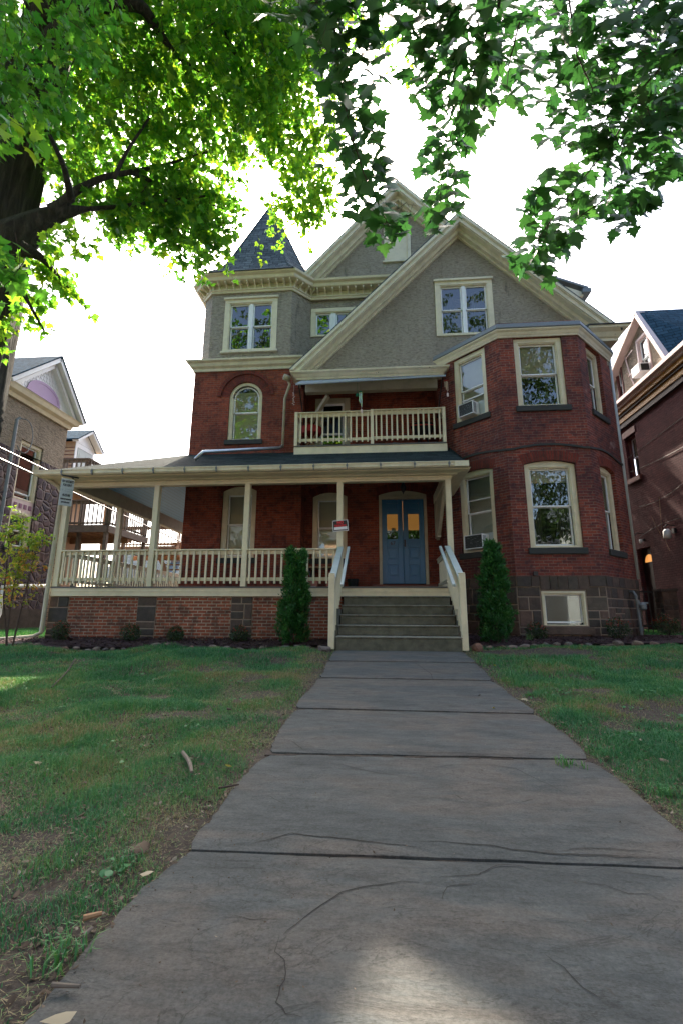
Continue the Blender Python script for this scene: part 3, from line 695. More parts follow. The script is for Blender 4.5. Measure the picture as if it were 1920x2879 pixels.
# --- balcony
bx0, bx1, by = -2.32, 1.77, 11.8
mb = MB(); mb.box(bx0, bx1, by, YD-.003, 4.19, 4.43); part(mb, 'balcony_fascia', 'cream', bevel=.006)
mb = MB(); mb.box(bx0+.02, bx1-.02, by-.02, YD-.004, 4.432, 4.462); part(mb, 'balcony_floor', 'porch_floor')
# door to the balcony
def hinge_door(): pass
bdp = MB(); F = F_D; 
bdp.fb(F, bd[0]+.002, bd[0]+.17, -.12, .02, 4.47, 6.41); bdp.fb(F, bd[1]-.17, bd[1]-.002, -.12, .02, 4.47, 6.41); bdp.fb(F, bd[0]+.17, bd[1]-.17, -.12, .02, 6.27, 6.41)
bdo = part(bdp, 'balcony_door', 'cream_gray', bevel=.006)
m_ = MB(); a, b = bd[0]+.17, bd[1]-.17
m_.fb(F, a, a+.07, -.1, -.06, 4.47, 6.27); m_.fb(F, b-.07, b, -.1, -.06, 4.47, 6.27); m_.fb(F, a+.07, b-.07, -.1, -.06, 6.2, 6.27); m_.fb(F, a+.07, b-.07, -.1, -.06, 4.47, 4.62); m_.fb(F, a+.07, b-.07, -.1, -.06, 5.25, 5.31); m_.build('storm_door', M['white'], bdo)
m_ = MB(); m_.quad(F.p(a+.07, -.08, 4.6), F.p(b-.07, -.08, 4.6), F.p(b-.07, -.08, 6.2), F.p(a+.07, -.08, 6.2)); m_.build('pane', M['glass_dark'], bdo)
m_ = MB(); m_.fb(F, a-.1, b+.1, -.9, -.88, 4.3, 6.4); m_.build('room_dark', M['dark'], bdo)
m_ = MB(); cx = (a+b)/2; m_.fb(F, cx-.012, cx+.012, -.3, -.28, 5.31, 6.1); m_.fb(F, a+.05, b-.05, -.3, -.28, 5.9, 5.94); m_.build('inner_door_bars', M['white'], bdo)
# railings --------------------------------------------------------
def railing(parent, p0, p1, zt, ztb, zb0, zb1, zbal0, sp, bwid=.042, m='cream', name='railing', n=None, skip=()):
    """p0,p1 plan points; outward normal to the right of travel; balusters nailed on the outer face"""
    a = Vector((*p0, 0)); b = Vector((*p1, 0)); F = Fr(a, (b-a)); ln = (b-a).length
    r = thing_part(name, parent)
    t = MB(); t.fb(F, 0, ln, -.05, .055, zt-.03, zt); t.fb(F, 0, ln, -.03, 0, ztb, zt-.031); t.build('handrail', M[m], r, bevel=.004)
    t = MB(); t.fb(F, 0, ln, -.03, 0, zb0, zb1); t.build('bottom_rail', M[m], r, bevel=.004)
    k = n or max(1, int(ln/sp)); base = None
    for i in range(k):
        u = (i+.5)*ln/k
        if base is None:
            base = MB(); base.fb(F, u-bwid/2, u+bwid/2, .001, .036, zbal0, zt-.032); base = base.build('baluster', M[m], r, bevel=.003); u00 = u
        else:
            c = base.copy(); COL.objects.link(c); c.parent = r; c.location = F.U*(u-u00)
    return r
def thing_part(name, parent):
    o = bpy.data.objects.new(name, None); COL.objects.link(o); o.parent = parent; o.empty_display_size = .1
    return o
railing(H, (bx0+.09, by+.05), (-.245, by+.05), 5.44, 5.30, 4.60, 4.68, 4.545, .13, n=13, name='balcony_railing')
railing(H, (-.165, by+.05), (bx1-.10, by+.05), 5.46, 5.32, 4.62, 4.70, 4.565, .13, n=13, name='balcony_railing')
railing(H, (bx0+.05, YD-.05), (bx0+.05, by+.1), 5.44, 5.30, 4.60, 4.68, 4.545, .13, name='balcony_railing')
railing(H, (bx1-.05, by+.1), (bx1-.05, 12.25), 5.46, 5.32, 4.62, 4.70, 4.565, .13, name='balcony_railing')
for x in (bx0+.0, -.245, bx1-.095):
    mb = MB(); mb.box(x, x+.085, by-.005, by+.08, 4.464, 5.47 if x > -1 else 5.45); part(mb, 'balcony_post', 'cream', bevel=.004)
# --- tower: ledge, stucco, cornice, spire
TF = [(-5.16, YT), (-2.64, YT)]; TW = .50
tp = [(XL+.02, 20), (XL+.02, YT+.37), (-5.16, YT+.03), (-2.64, YT+.03), (-2.14, YD-.01)]
mb = MB(); mb.profile([(XL, 16), (XL, YT), (XTR-.02, YT)], [(0, 7.12), (.04, 7.12), (.05, 7.2), (.12, 7.25), (.15, 7.34), (.22, 7.38), (.23, 7.43), (0, 7.48)]); part(mb, 'ledge_moulding', 'cream_old')
tw = (-4.73, -3.07, 7.78, 9.60, 0); FT2 = FY(YT+.03)
mb = MB(); wall(mb, FT2, -5.16, -2.64, 7.44, 10.0, [tw], depth=.12)
mb.quad((tp[1][0], tp[1][1], 7.44), (tp[2][0], tp[2][1], 7.44), (tp[2][0], tp[2][1], 10), (tp[1][0], tp[1][1], 10)); mb.quad((tp[0][0], tp[0][1], 7.44), (tp[1][0], tp[1][1], 7.44), (tp[1][0], tp[1][1], 10), (tp[0][0], tp[0][1], 10))
mb.quad((tp[3][0], tp[3][1], 7.44), (tp[4][0], tp[4][1], 7.44), (tp[4][0], tp[4][1], 10), (tp[3][0], tp[3][1], 10)); part(mb, 'tower_stucco', 'stucco')
mb = MB(); mb.poly([(XL, YT, 7.43), (XTR, YT, 7.43), (XTR, YD, 7.43), (XL, YD, 7.43)]); part(mb, 'ledge_flashing', 'metal')
window(H, FT2, *tw[:4], casing=.15, mull=.12, proud=True, sill=False, innerz=[('curtain', 7.9, 9.4)])
mb = MB(); mb.fb(FT2, tw[0]-.03, tw[1]+.03, .02, .08, tw[3]-.03, tw[3]+.03); part(mb, 'window_head', 'cream_old'); mb = MB(); mb.fb(FT2, tw[0]-.05, tw[1]+.05, .0, .07, tw[2]-.05, tw[2]+.01); part(mb, 'window_ledge', 'cream_old')
cpath = [(XL+.02, 15.4), (XL+.02, YT+.37), (-5.16, YT+.03), (-2.64, YT+.03), (-2.14, YD-.05), (2.2, YD-.05)]
cp_low = [(0, 9.80), (.05, 9.80), (.06, 9.87), (0, 9.87)]
cp_up = [(0, 10.10), (.26, 10.10), (.28, 10.12), (.30, 10.20), (.38, 10.24), (.40, 10.30), (0, 10.30)]
mb = MB(); mb.profile(cpath, [(.001, 9.80), (.05, 9.80), (.07, 9.86), (.10, 9.87), (.10, 9.89), (.03, 9.90), (.03, 10.09), (.001, 10.09)]); mb.profile(cpath, cp_up); part(mb, 'dentil_cornice', 'cream')
# dentils (brackets) along each run
for (a, b) in zip(cpath[:-1], cpath[1:]):
    F = Fr((*a, 0), (b[0]-a[0], b[1]-a[1], 0)); ln = math.hypot(b[0]-a[0], b[1]-a[1]); k = max(1, round(ln/.235))
    for i in range(k+1 if ln < 3 else k):
        u = min(max(.03, ln*i/k), ln-.03); mb = MB()
        mb.prism([F.p(u-.022, .031, 9.90), F.p(u-.022, .06, 9.90), F.p(u-.022, .10, 9.98), F.p(u-.022, .24, 10.04), F.p(u-.022, .24, 10.098), F.p(u-.022, .031, 10.098)], F.U*.044); part(mb, 'dentil', 'cream')
# spire
cx, cy, nn = -3.86, 14.05, 8
hw0 = 1.67+.42
def octo(h, z, ch):
    c = h-ch
    return [(cx-c, cy-h, z), (cx+c, cy-h, z), (cx+h, cy-c, z), (cx+h, cy+c, z), (cx+c, cy+h, z), (cx-c, cy+h, z), (cx-h, cy+c, z), (cx-h, cy-c, z)]
prs = [(2.06, 10.28), (1.80, 10.55), (1.56, 10.92), (1.36, 11.32), (.02, 14.72)]
mb = MB(); V = []
for h, z in prs: V += octo(h, z, h*.36)
Fc = [(i*8+k, i*8+(k+1) % 8, (i+1)*8+(k+1) % 8, (i+1)*8+k) for i in range(len(prs)-1) for k in range(8)]
mb.add(V, Fc+[tuple(range(8))[::-1]]); part(mb, 'spire', 'roof')
mb = MB(); mb.lathe((cx, cy, 14.6), [(.05, 0), (.05, .1), (.015, .2)], 8); 
for k in range(8):
    pts = [Vector(V[i*8+k])+Vector((0, -.0, .015)) for i in range(len(prs))]; 
    mb.tube(pts, .022, 4)
part(mb, 'spire_hip_cap', 'roof')
# --- back gable
gw = (-2.12, -.70, 8.53, 9.53, 0); FB = FY(YD)
mb = MB(); wall(mb, FB, -2.16, 2.6, 7.2, 10.31, [gw], depth=.12)
BA = (.69, 13.45); za = lambda x: BA[1]-abs(x-BA[0])*1.02
xs = sorted({-2.4, BA[0], 3.6, *[-2.4+i*.3 for i in range(21) if -2.4+i*.3 < 3.6], .23, 1.08})
for a, b in zip(xs[:-1], xs[1:]):
    if .23 <= (a+b)/2 <= 1.08: mb.quad((a, YD, 10.31), (b, YD, 10.31), (b, YD, 11.14), (a, YD, 11.14)); mb.quad((a, YD, 12.3), (b, YD, 12.3), (b, YD, za(b)), (a, YD, za(a)))
    else: mb.quad((a, YD, 10.31), (b, YD, 10.31), (b, YD, za(b)), (a, YD, za(a)))
part(mb, 'gable_wall', 'stucco')
window(H, FB, gw[0], gw[1], gw[2], gw[3], casing=.13, mull=.16, proud=True, style='one', sill=False, sw=.045, midz=gw[2]+.07)
bwn = MB(); FBn = FB; bwn.fb(FBn, .23, .33, -.05, .03, 11.14, 12.3); bwn.fb(FBn, .98, 1.08, -.05, .03, 11.14, 12.3); bwn.fb(FBn, .33, .98, -.05, .03, 12.15, 12.3); bwn.fb(FBn, .18, 1.12, -.05, .06, 11.09, 11.14); bwo = part(bwn, 'attic_window', 'cream_old')
m_ = MB(); m_.fb(FBn, .33, .98, -.05, -.03, 11.14, 12.15); m_.build('board', M['cream'], bwo)
mb = MB(); rake(mb, (-2.45, 10.36), (.69, 13.80), YD, w=.38, proj=.4); rake(mb, (3.8, 10.4), (.69, 13.80), YD, w=.38, proj=.4); part(mb, 'rake_board', 'cream_old')
mb = MB(); yf = YD-.44
mb.prism([(-2.48, yf, 10.34), (.69, yf, 13.81), (.69, 21, 13.81), (-2.48, 21, 10.34)], (0, 0, .05)); mb.prism([(.69, yf, 13.81), (4.6, yf, 9.55), (4.6, 21, 9.55), (.69, 21, 13.81)], (0, 0, .05)); part(mb, 'main_roof', 'roof')
# right-hand dormer on the roof slope
mb = MB(); mb.box(4.3, 6.0, 13.3, 14.7, 8.6, 9.75); part(mb, 'dormer_wall', 'stucco')
mb = MB(); mb.prism([(4.0, 13.05, 10.9), (6.45, 13.05, 9.80), (6.45, 14.9, 9.80), (4.0, 14.9, 10.9)], (0, 0, .08)); mb.box(6.25, 6.5, 13.0, 14.95, 9.66, 9.80); part(mb, 'dormer_roof', 'metal')
mb = MB(); mb.prism([(4.2, 13.1, 10.72), (6.3, 13.1, 9.72), (6.3, 13.1, 9.60), (4.2, 13.1, 9.4)], (0, .15, 0)); part(mb, 'dormer_fascia', 'cream_old')
# --- PORCH
XP = -7.42; YP = 10.0; ZF = .575; ZB = 2.90
mb = MB(); mb.box(XP, 1.50, YP-.03, YT-.004, ZF-.03, ZF); mb.box(XTR+.004, 1.50, YT-.004, YD-.004, ZF-.03, ZF); mb.box(XP, XL-.004, YT-.003, 20, ZF-.03, ZF); part(mb, 'porch_floor', 'porch_floor')
mb = MB(); mb.box(XP, 1.45, YP, YP+.05, .365, ZF-.032); mb.box(XP-.0, XP+.05, YP+.05, 20, .365, ZF-.032); mb.box(XP-.012, 1.46, YP-.012, YP-.001, .46, ZF-.032); part(mb, 'porch_fascia', 'cream', bevel=.004)
mb = MB(); FP = FY(YP+.06); wall(mb, FP, XP, -.85, ZLOW, .364); mb.quad((XP, YP+.06, ZLOW), (XP, 20, ZLOW), (XP, 20, .364), (XP, YP+.06, .364)); mb.quad((1.40, YP+.06, ZLOW), (1.40, YP+.06, .364), (1.40, YG, .364), (1.40, YG, ZLOW)); part(mb, 'porch_base_wall', 'brick_base')
for i, (a, b) in enumerate(((XP-.03, -6.98), (-5.38, -4.94), (-3.26, -2.78))):
    st = MB(); FS = FY(YP+.05); ashlar(st, FS, a, b, ZLOW, .36, seed=31+i, rs=(.27, .30, .33), lens=(.2, .46))
    bk = MB(); bk.fb(FS, a+.005, b-.005, -.1, .001, ZLOW, .361)
    if i == 0: ashlar(st, FXm(XP-.03), -(YP+.5), -(YP+.05), ZLOW, .36, seed=40, rs=(.27, .33)); bk.box(XP-.029, XP, YP+.06, YP+.5, ZLOW, .361)
    part(st, 'stone_pier', 'stone'); part(bk, 'pier_mortar', 'mortar')
PX = [(-7.42, .13), (-5.215, .125), (-3.07, .12), (-.965, .13), (1.42, .12)]
for x, w in PX:
    mb = MB(); mb.box(x, x+w, YP+.003, YP+.13, ZF+.001, ZB); part(mb, 'porch_post', 'cream', bevel=.006)
for y in (12.25, 14.5, 16.8):
    mb = MB(); mb.box(XP, XP+.13, y, y+.13, ZF+.001, ZB); part(mb, 'porch_post', 'cream', bevel=.006)
mb = MB(); mb.box(XP, 1.55, YP, YP+.14, ZB, 3.13); mb.box(XP, XP+.14, YP+.14, 19, ZB, 3.13); mb.box(1.41, 1.55, YP+.14, YG-.01, ZB, 3.13)
mb.profile([(XP, 19), (XP, YP), (1.56, YP), (1.56, YG-.1)], [(0, 2.955), (.015, 2.955), (.015, 2.998), (0, 2.998)]); part(mb, 'porch_beam', 'cream', bevel=.004)
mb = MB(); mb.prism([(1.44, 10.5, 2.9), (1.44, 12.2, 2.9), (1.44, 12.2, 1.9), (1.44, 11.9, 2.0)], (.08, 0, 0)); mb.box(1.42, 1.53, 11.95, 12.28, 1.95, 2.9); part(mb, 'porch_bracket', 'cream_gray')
mb = MB(); cz = lambda y: 3.26+(y-YP-.14)*.473
mb.quad((XP+.14, YP+.14, 3.26), (1.41, YP+.14, 3.26), (1.41, YT-.005, cz(YT)), (XL, YT-.005, cz(YT))); mb.quad((XTR+.005, YT-.005, cz(YT)), (1.41, YT-.005, cz(YT)), (1.41, YD-.01, cz(YD)), (XTR+.005, YD-.01, cz(YD)))
mb.quad((XP+.14, YP+.14, 3.26), (XL-.005, YT, cz(YT)), (XL-.005, 19, cz(YT)), (XP+.14, 19, 3.26)); part(mb, 'porch_ceiling', 'ceil')
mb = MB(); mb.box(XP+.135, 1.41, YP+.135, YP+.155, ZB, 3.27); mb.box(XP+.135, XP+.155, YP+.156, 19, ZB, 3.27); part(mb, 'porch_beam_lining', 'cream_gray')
ex, ey = XP-.36, YP-.50
mb = MB(); mb.profile([(XP, 19), (XP, YP), (1.56, YP), (1.56, YG-.3)], [(0, 3.0), (.10, 3.0), (.12, 3.02), (.33, 3.04), (.36, 3.07), (0, 3.10)]); part(mb, 'porch_soffit', 'cream')
mb = MB(); gp = [(o, z) for o, z in [(.35, 3.06), (.44, 3.06), (.47, 3.09), (.47, 3.16), (.485, 3.16), (.485, 3.18), (.45, 3.18), (.45, 3.10), (.35, 3.10)]]
mb.profile([(XP, 19), (XP, YP), (1.56, YP)], gp); mb.box(1.56, 1.86, YP-.485, YP-.35, 3.06, 3.18); gut = part(mb, 'gutter', 'cream_old')
for i in range(13):
    x = -7.2+i*.72; m_ = MB(); m_.box(x, x+.02, YP-.49, YP-.44, 3.055, 3.185); m_.box(x-.012, x+.032, YP-.495, YP-.486, 3.10, 3.15); m_.build('gutter_strap', M['metal'], gut)
# roof slabs: front slope, left slope
zr0, zr1 = 3.165, 4.42
hipx, hipy = XP-.42, YP-.42
mb = MB()
mb.quad((hipx, hipy, zr0), (1.84, hipy, zr0), (1.84, YT, 4.50), (XL, YT, 4.50)); mb.quad((XTR, YT, 4.5), (1.84, YT, 4.5), (1.84, YD, 4.78), (XTR, YD, 4.78))
mb.poly([(hipx, hipy, zr0), (XL, YT, 4.50), (XL, 19, 4.50), (hipx, 19, zr0)])
mb.quad((1.84, hipy, zr0), (1.84, YG, zr0), (1.84, YG, 4.55), (1.84, hipy+.01, zr0+.01))
mb.profile([(hipx, 19), (hipx, hipy), (1.84, hipy)], [(-.03, zr0-.03), (.02, zr0-.03), (.02, zr0), (-.03, zr0+.012)])
part(mb, 'porch_roof', 'roof_porch')
# porch railings
for i, (x0, x1, n) in enumerate(((-7.29, -5.215, 14), (-5.09, -3.07, 14), (-2.95, -.965, 14))):
    railing(H, (x0, YP+.03), (x1, YP+.03), 1.40, 1.285, .70, .775, .64, .13, n=n, name='porch_railing')
for (y0, y1) in ((12.25, 10.13), (14.5, 12.38), (16.8, 14.63)):
    railing(H, (XP+.04, y0), (XP+.04, y1), 1.40, 1.285, .70, .775, .64, .13, n=15, name='porch_railing')
railing(H, (1.47, 10.13), (1.47, 12.2), 1.40, 1.285, .70, .775, .64, .13, n=13, name='porch_railing')
# threshold step + double door
mb = MB(); mb.box(-.25, 1.5, 12.7, YD-.003, ZF+.001, .79); part(mb, 'threshold_step', 'redbrown', bevel=.01)
F = F_D; fr = MB()
ringframe(fr, F, dr[0]+.002, dr[1]-.002, dr[2], dr[3]-.002, dr[4], .085, -.1, -.0, wt=.03, wb=0); fr.fb(F, dr[0]+.087, dr[1]-.087, -.13, -.02, 3.235, 3.318)
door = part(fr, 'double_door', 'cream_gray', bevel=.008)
da, db = dr[0]+.087, dr[1]-.087; dc = (da+db)/2
for s, (p, q) in enumerate(((da, dc-.003), (dc+.003, db))):
    lf = thing_part('door_leaf', door)
    w_ = q-p; stile = w_*.24; z0, z1 = .83, 3.23
    zs = [(1.02, 1.36), (1.5, 1.84), (2.08, 2.80), (2.92, 3.12)]
    m_ = MB()
    F2 = F; n0, n1 = -.11, -.07
    m_.fb(F2, p, p+stile, n0, n1, z0, z1); m_.fb(F2, q-stile, q, n0, n1, z0, z1)
    rails = [(z0, zs[0][0])]+[(zs[i][1], zs[i+1][0]) for i in range(3)]+[(zs[3][1], z1)]
    for ra, rb in rails: m_.fb(F2, p+stile, q-stile, n0, n1, ra, rb)
    for k, (ra, rb) in enumerate(zs):
        if k == 2: continue
        m_.fb(F2, p+stile, q-stile, n0, n1-.025, ra, rb); m_.fb(F2, p+stile+.035, q-stile-.035, n0, n1-.008, ra+.035, rb-.035); m_.fb(F2, p+stile+.06, q-stile-.06, n0, n1-.002, ra+.06, rb-.06)
    m_.fb(F2, p+.0 if s else q-.02, p+.02 if s else q, n1, n1+.012, z0, z1)
    m_.build('leaf', M['door'], lf, bevel=.005) if False else None
    lf2 = m_.build('door_leaf', M['door'], door, bevel=.005); bpy.data.objects.remove(lf)
    m_ = MB(); m_.quad(F.p(p+stile, n1-.02, 2.08), F.p(q-stile, n1-.02, 2.08), F.p(q-stile, n1-.02, 2.80), F.p(p+stile, n1-.02, 2.80)); m_.build('pane', M['glass_dark'], door)
# lit amber wall seen through the door glass
def lamp_mat():
    m, nt, b, o = mat('amber_hall_light'); b.inputs['Base Color'].default_value = (.5, .2, .05, 1); b.inputs['Emission Color'].default_value = (1, .42, .10, 1); b.inputs['Emission Strength'].default_value = .16; return m
M['amber'] = lamp_mat()
m_ = MB(); m_.fb(F, da, db, -.6, -.58, 2.42, 3.3); m_.build('hall_light', M['amber'], door)
m_ = MB(); m_.fb(F, da-.1, db+.1, -.7, -.68, .8, 3.4); m_.build('hall_dark', M['dark'], door)
m_ = MB(); m_.fb(F, da+.27, da+.38, -.102, -.1, 2.30, 2.40); m_.fb(F, da+.22, da+.34, -.101, -.099, 2.25, 2.31); m_.build('notice', M['whitesign'], door)
m_ = MB(); m_.fb(F, dc+.03, dc+.055, -.07, -.02, 1.88, 1.90); m_.fb(F, dc+.03, dc+.055, -.07, -.02, 2.02, 2.04); m_.fb(F, dc+.03, dc+.055, -.03, -.015, 1.90, 2.02); m_.fb(F, dc+.022, dc+.063, -.07, -.062, 1.86, 2.06); m_.build('door_handle', M['black'], door)
def text(name, s, F, u, n, z, size, m, parent, rot=0., bold=0., align='CENTER', sx=1., ext=.0015, shear=0):
    c = bpy.data.curves.new(name, 'FONT'); c.body = s; c.size = size; c.align_x = align; c.align_y = 'CENTER'; c.extrude = ext; c.offset = bold; c.shear = shear
    o = bpy.data.objects.new(name, c); COL.objects.link(o)
    dg = bpy.context.evaluated_depsgraph_get(); me = bpy.data.meshes.new_from_object(o.evaluated_get(dg)); bpy.data.objects.remove(o)
    R = Matrix((F.U, F.Z, F.N)).transposed()
    P = F.p(u, n, z)-wloc(parent)
    X = Matrix.Rotation(rot, 3, 'Z')@Matrix.Diagonal((sx, 1, 1))
    me.transform((R@X).to_4x4()); me.transform(Matrix.Translation(P))
    me.materials.clear(); me.materials.append(M[m])
    t = bpy.data.objects.new(name, me); COL.objects.link(t); t.parent = parent; return t
text('house_number', '67', F, da+.30, -.065, 1.955, .14, 'black', door, bold=.002)
# entrance rail lamp box, mailbox
mb = MB(); mb.box(1.53, 1.61, YD-.09, YD-.003, 2.02, 2.16); part(mb, 'doorbell_box', 'black')
# downpipes
def pipe(name, pts, r, m, parent=None, n=8):
    mb = MB(); mb.tube(pts, r, n); return part(mb, name, m, parent, smooth=True)
mb = MB(); pts = [(-2.62, 12.05, 6.62), (-2.55, 12.1, 6.45), (-2.72, 12.28, 6.1), (-2.74, 12.28, 4.62)]; mb.tube(pts, .042, 8); mb.tube([(-2.70, 11.95, 6.62), (-2.55, 12.05, 6.60)], .09, 8)
part(mb, 'downpipe', 'cream_gray', smooth=True)
mb = MB(); mb.tube([(-2.74, 12.28, 4.66), (-2.80, 12.15, 4.55), (-4.3, 10.45, 3.86), (-4.42, 10.3, 3.62)], .045, 8); part(mb, 'downpipe', 'alum', smooth=True)
mb = MB(); a = qY(1721, 1000, 12.35); mb.tube([(6.44, 12.42, 7.3), (6.44, 12.42, .9)], .05, 8); part(mb, 'downpipe', 'bluewhite', smooth=True)
mb = MB(); mb.tube([(XP-.37, YP-.35, 3.2), (XP-.36, YP-.33, 3.10), (XP-.14, YP-.06, 2.92), (XP-.05, YP+.0, 2.75), (XP-.055, YP-.03, .55), (XP-.06, YP-.03, -.42), (XP-.2, YP-.1, -.52), (XP-1.3, YP-.6, -.62)], .05, 8); part(mb, 'downpipe', 'cream_gray', smooth=True)
mb = MB(); mb.tube([(5.93, 11.83, .55), (5.93, 11.70, .55), (5.95, 11.64, .45), (5.97, 11.64, -.55)], .03, 8); mb.tube([(5.95, 11.64, .28), (6.15, 11.55, .28)], .022, 8); mb.lathe((6.05, 11.58, .2), [(.03, -.08), (.07, -.05), (.075, .04), (.03, .09)], 10); mb.lathe((5.97, 11.64, -.3), [(.045, -.05), (.045, .05)], 8); mb.lathe((5.97, 11.64, .3), [(.045, -.05), (.045, .05)], 8); part(mb, 'gas_pipe', 'metal', smooth=False)
mb = MB(); mb.fb(F_B, 3.03+.38, 3.03+.48, 0, .05, .87, .96); part(mb, 'vent_box', 'black')
# window air conditioners belong to the windows they are bolted into but sit there as things
def aircon(F, u0, u1, z0, z1, label):
    t = thing('air_conditioner', F.p((u0+u1)/2, -.05, z0), label, 'air conditioner', 'air conditioners in the bay windows')
    m_ = MB(); m_.fb(F, u0, u1, -.2, .0, z0, z0+.02); m_.fb(F, u0, u1, -.2, .15, z1-.02, z1); m_.fb(F, u0, u0+.02, -.2, .15, z0+.02, z1-.02); m_.fb(F, u1-.02, u1, -.2, .15, z0+.02, z1-.02); m_.fb(F, u0, u1, 0, .15, z0-.002, z0+.02); m_.build('casing', M['white'], t, bevel=.004)
    m_ = MB(); m_.fb(F, u0+.02, u1-.02, .05, .13, z0+.02, z1-.02); m_.build('coil_grille', M['acgrille'], t)
    m_ = MB()
    for i in range(4): m_.fb(F, u1, u1+.002, .01+i*.033, .025+i*.033, z0+.04, z1-.04)
    m_.build('side_louver', M['dark'], t)
    return t
def acg():
    m, nt, b, o = mat('condenser_fins'); c = ramp(nt, noise(nt, 55, 3), [(.55, (.03, .032, .03)), (.66, (.06, .06, .055)), (.68, (.6, .6, .6))]); L(nt, c, b.inputs['Base Color']); b.inputs['Metallic'].default_value = .4; b.inputs['Roughness'].default_value = .5; return m
M['acgrille'] = acg()
aircon(F_BL, sl[0]+.20, sl[0]+.66, 5.07, 5.42, 'white window air conditioner in the upper-floor bay window, right of the balcony')
aircon(F_BL, sl[0]+.17, sl[0]+.70, 1.57, 1.92, 'white window air conditioner in the ground-floor bay window, partly behind the right evergreen')
m_ = MB(); m_.fb(F_BL, sl[0]+.15, sl[1]-.15, -.16, -.13, 5.42, 5.46); part(m_, 'ac_support_board', 'bluewhite'); m_ = MB(); m_.fb(F_BL, sl[0]+.67, sl[1]-.15, -.16, -.13, 5.07, 5.42); part(m_, 'ac_support_board', 'bluewhite')
m_ = MB(); m_.fb(F_BL, sl[0]+.15, sl[1]-.15, -.16, -.13, 1.92, 1.96); m_.fb(F_BL, sl[0]+.71, sl[1]-.15, -.16, -.13, 1.57, 1.92); part(m_, 'ac_support_board', 'bluewhite')
# back of the house so that it is solid from the side
mb = MB(); mb.box(XL+.02, 6.3, 19.9, 20, ZLOW, 7.6); part(mb, 'rear_wall', 'brick')
mb = MB(); mb.box(XL+.1, 6.2, 13.9, 19.8, 7.3, 7.35); part(mb, 'attic_floor', 'dark')
# ================================================================= STEPS
STP = thing('front_steps', (.27, 8.3, -.56), 'five mossy concrete steps up to the porch, between two cream painted stair railings', 'steps')
ris = .185
for i in range(5):
    y0 = 8.3+.34*i; z1 = -.56+ris*(i+1)
    m_ = MB(); m_.box(-.80+.004*i, 1.34+.004*i, y0, 9.985, z1-ris+.001 if i else -.8, z1-.03, .2+.15*(i % 3)); m_.box(-.81+.004*i, 1.35+.004*i, y0-.015, 9.985, z1-.03, z1, .9); m_.build('step', M['concrete_step'], STP, bevel=.012)
for q_ in ((-.9, -.81), (1.36, 1.42)): m_ = MB(); m_.box(q_[0], q_[1], 8.7, 9.98, -.8, .1, .5); m_.build('step_side', M['concrete_step'], STP)
def stair_rail(xo, xi, sgn):
    r = thing_part('stair_railing', STP)
    y0, y1 = 8.36, 9.95; zt0, zt1 = .66, 1.42
    m_ = MB(); m_.box(xo-.06, xo+.05, 8.30, 8.41, -.60, .70); m_.prism([(xo-.06, 8.30, .70), (xo+.05, 8.30, .70), (xo+.05, 8.41, .70), (xo-.06, 8.41, .70)], (0, 0, .02)); m_.build('newel_post', M['cream'], r, bevel=.01)
    m_ = MB(); m_.beam((xo, y0+.04, zt0-.02), (xo, y1+.04, zt1), .12, .032); m_.beam((xo, y0+.06, zt0-.09), (xo, y1, zt1-.08), .03, .08); m_.build('handrail', M['bluewhite'], r, bevel=.004)
    m_ = MB(); m_.beam((xi, y0-.12, zt0-.17), (xi, y1-.05, zt1-.02), .055, .05); m_.build('handrail', M['bluewhite'], r, bevel=.006)
    m_ = MB(); m_.beam((xo, y0+.05, -.22), (xo, y1-.02, .66), .03, .075); m_.build('bottom_rail', M['cream'], r)
    for i in range(10):
        t = (i+.6)/10; y = y0+.05+(y1-y0-.1)*t; z0 = -.34+(.66+.26)*t; z1 = zt0-.05+(zt1-zt0)*t
        m_ = MB(); m_.box(xo-.018+sgn*.034, xo+.018+sgn*.034, y-.02, y+.02, z0, z1); m_.build('baluster', M['cream'], r)
stair_rail(-.88, -.70, 1); stair_rail(1.40, 1.24, -1)
# ================================================================= GROUND
YS = np.array([-60, -1.5, 2., 3.2, 4.6, 6., 7.2, 8.3, 9.2, 10., 11., 13., 60]); ZS = np.array([-.98, -.96, -.94, -.90, -.84, -.765, -.68, -.60, -.575, -.55, -.49, -.46, -.46])
def vnoise(x, y, s, seed):
    r = np.random.default_rng(seed).random((64, 64)); x = np.asarray(x)*s+31.7; y = np.asarray(y)*s+17.3
    xi = np.floor(x).astype(int); yi = np.floor(y).astype(int); fx = x-xi; fy = y-yi; fx = fx*fx*(3-2*fx); fy = fy*fy*(3-2*fy)
    a = r[xi % 64, yi % 64]; b = r[(xi+1) % 64, yi % 64]; c = r[xi % 64, (yi+1) % 64]; d = r[(xi+1) % 64, (yi+1) % 64]
    return (a*(1-fx)+b*fx)*(1-fy)+(c*(1-fx)+d*fx)*fy
def sst(x, a, b): t = np.clip((x-a)/(b-a), 0, 1); return t*t*(3-2*t)
def prof_z(y): return np.interp(y, YS, ZS)
def gz(x, y):
    x = np.asarray(x, float); y = np.asarray(y, float)
    z = prof_z(y)
    left = sst(-x, .9, 2.6)
    z = z-.07*left*np.exp(-((y-8.8)/.9)**2)
    out = np.maximum(sst(-x, .85, 1.8), sst(x, 1.45, 2.3))*sst(y, .8, 2)*(1-sst(y, 8.6, 9.6))
    z = z+out*((vnoise(x, y, 1.1, 1)-.5)*.14+(vnoise(x, y, 2.9, 2)-.5)*.05)
    return z-.019
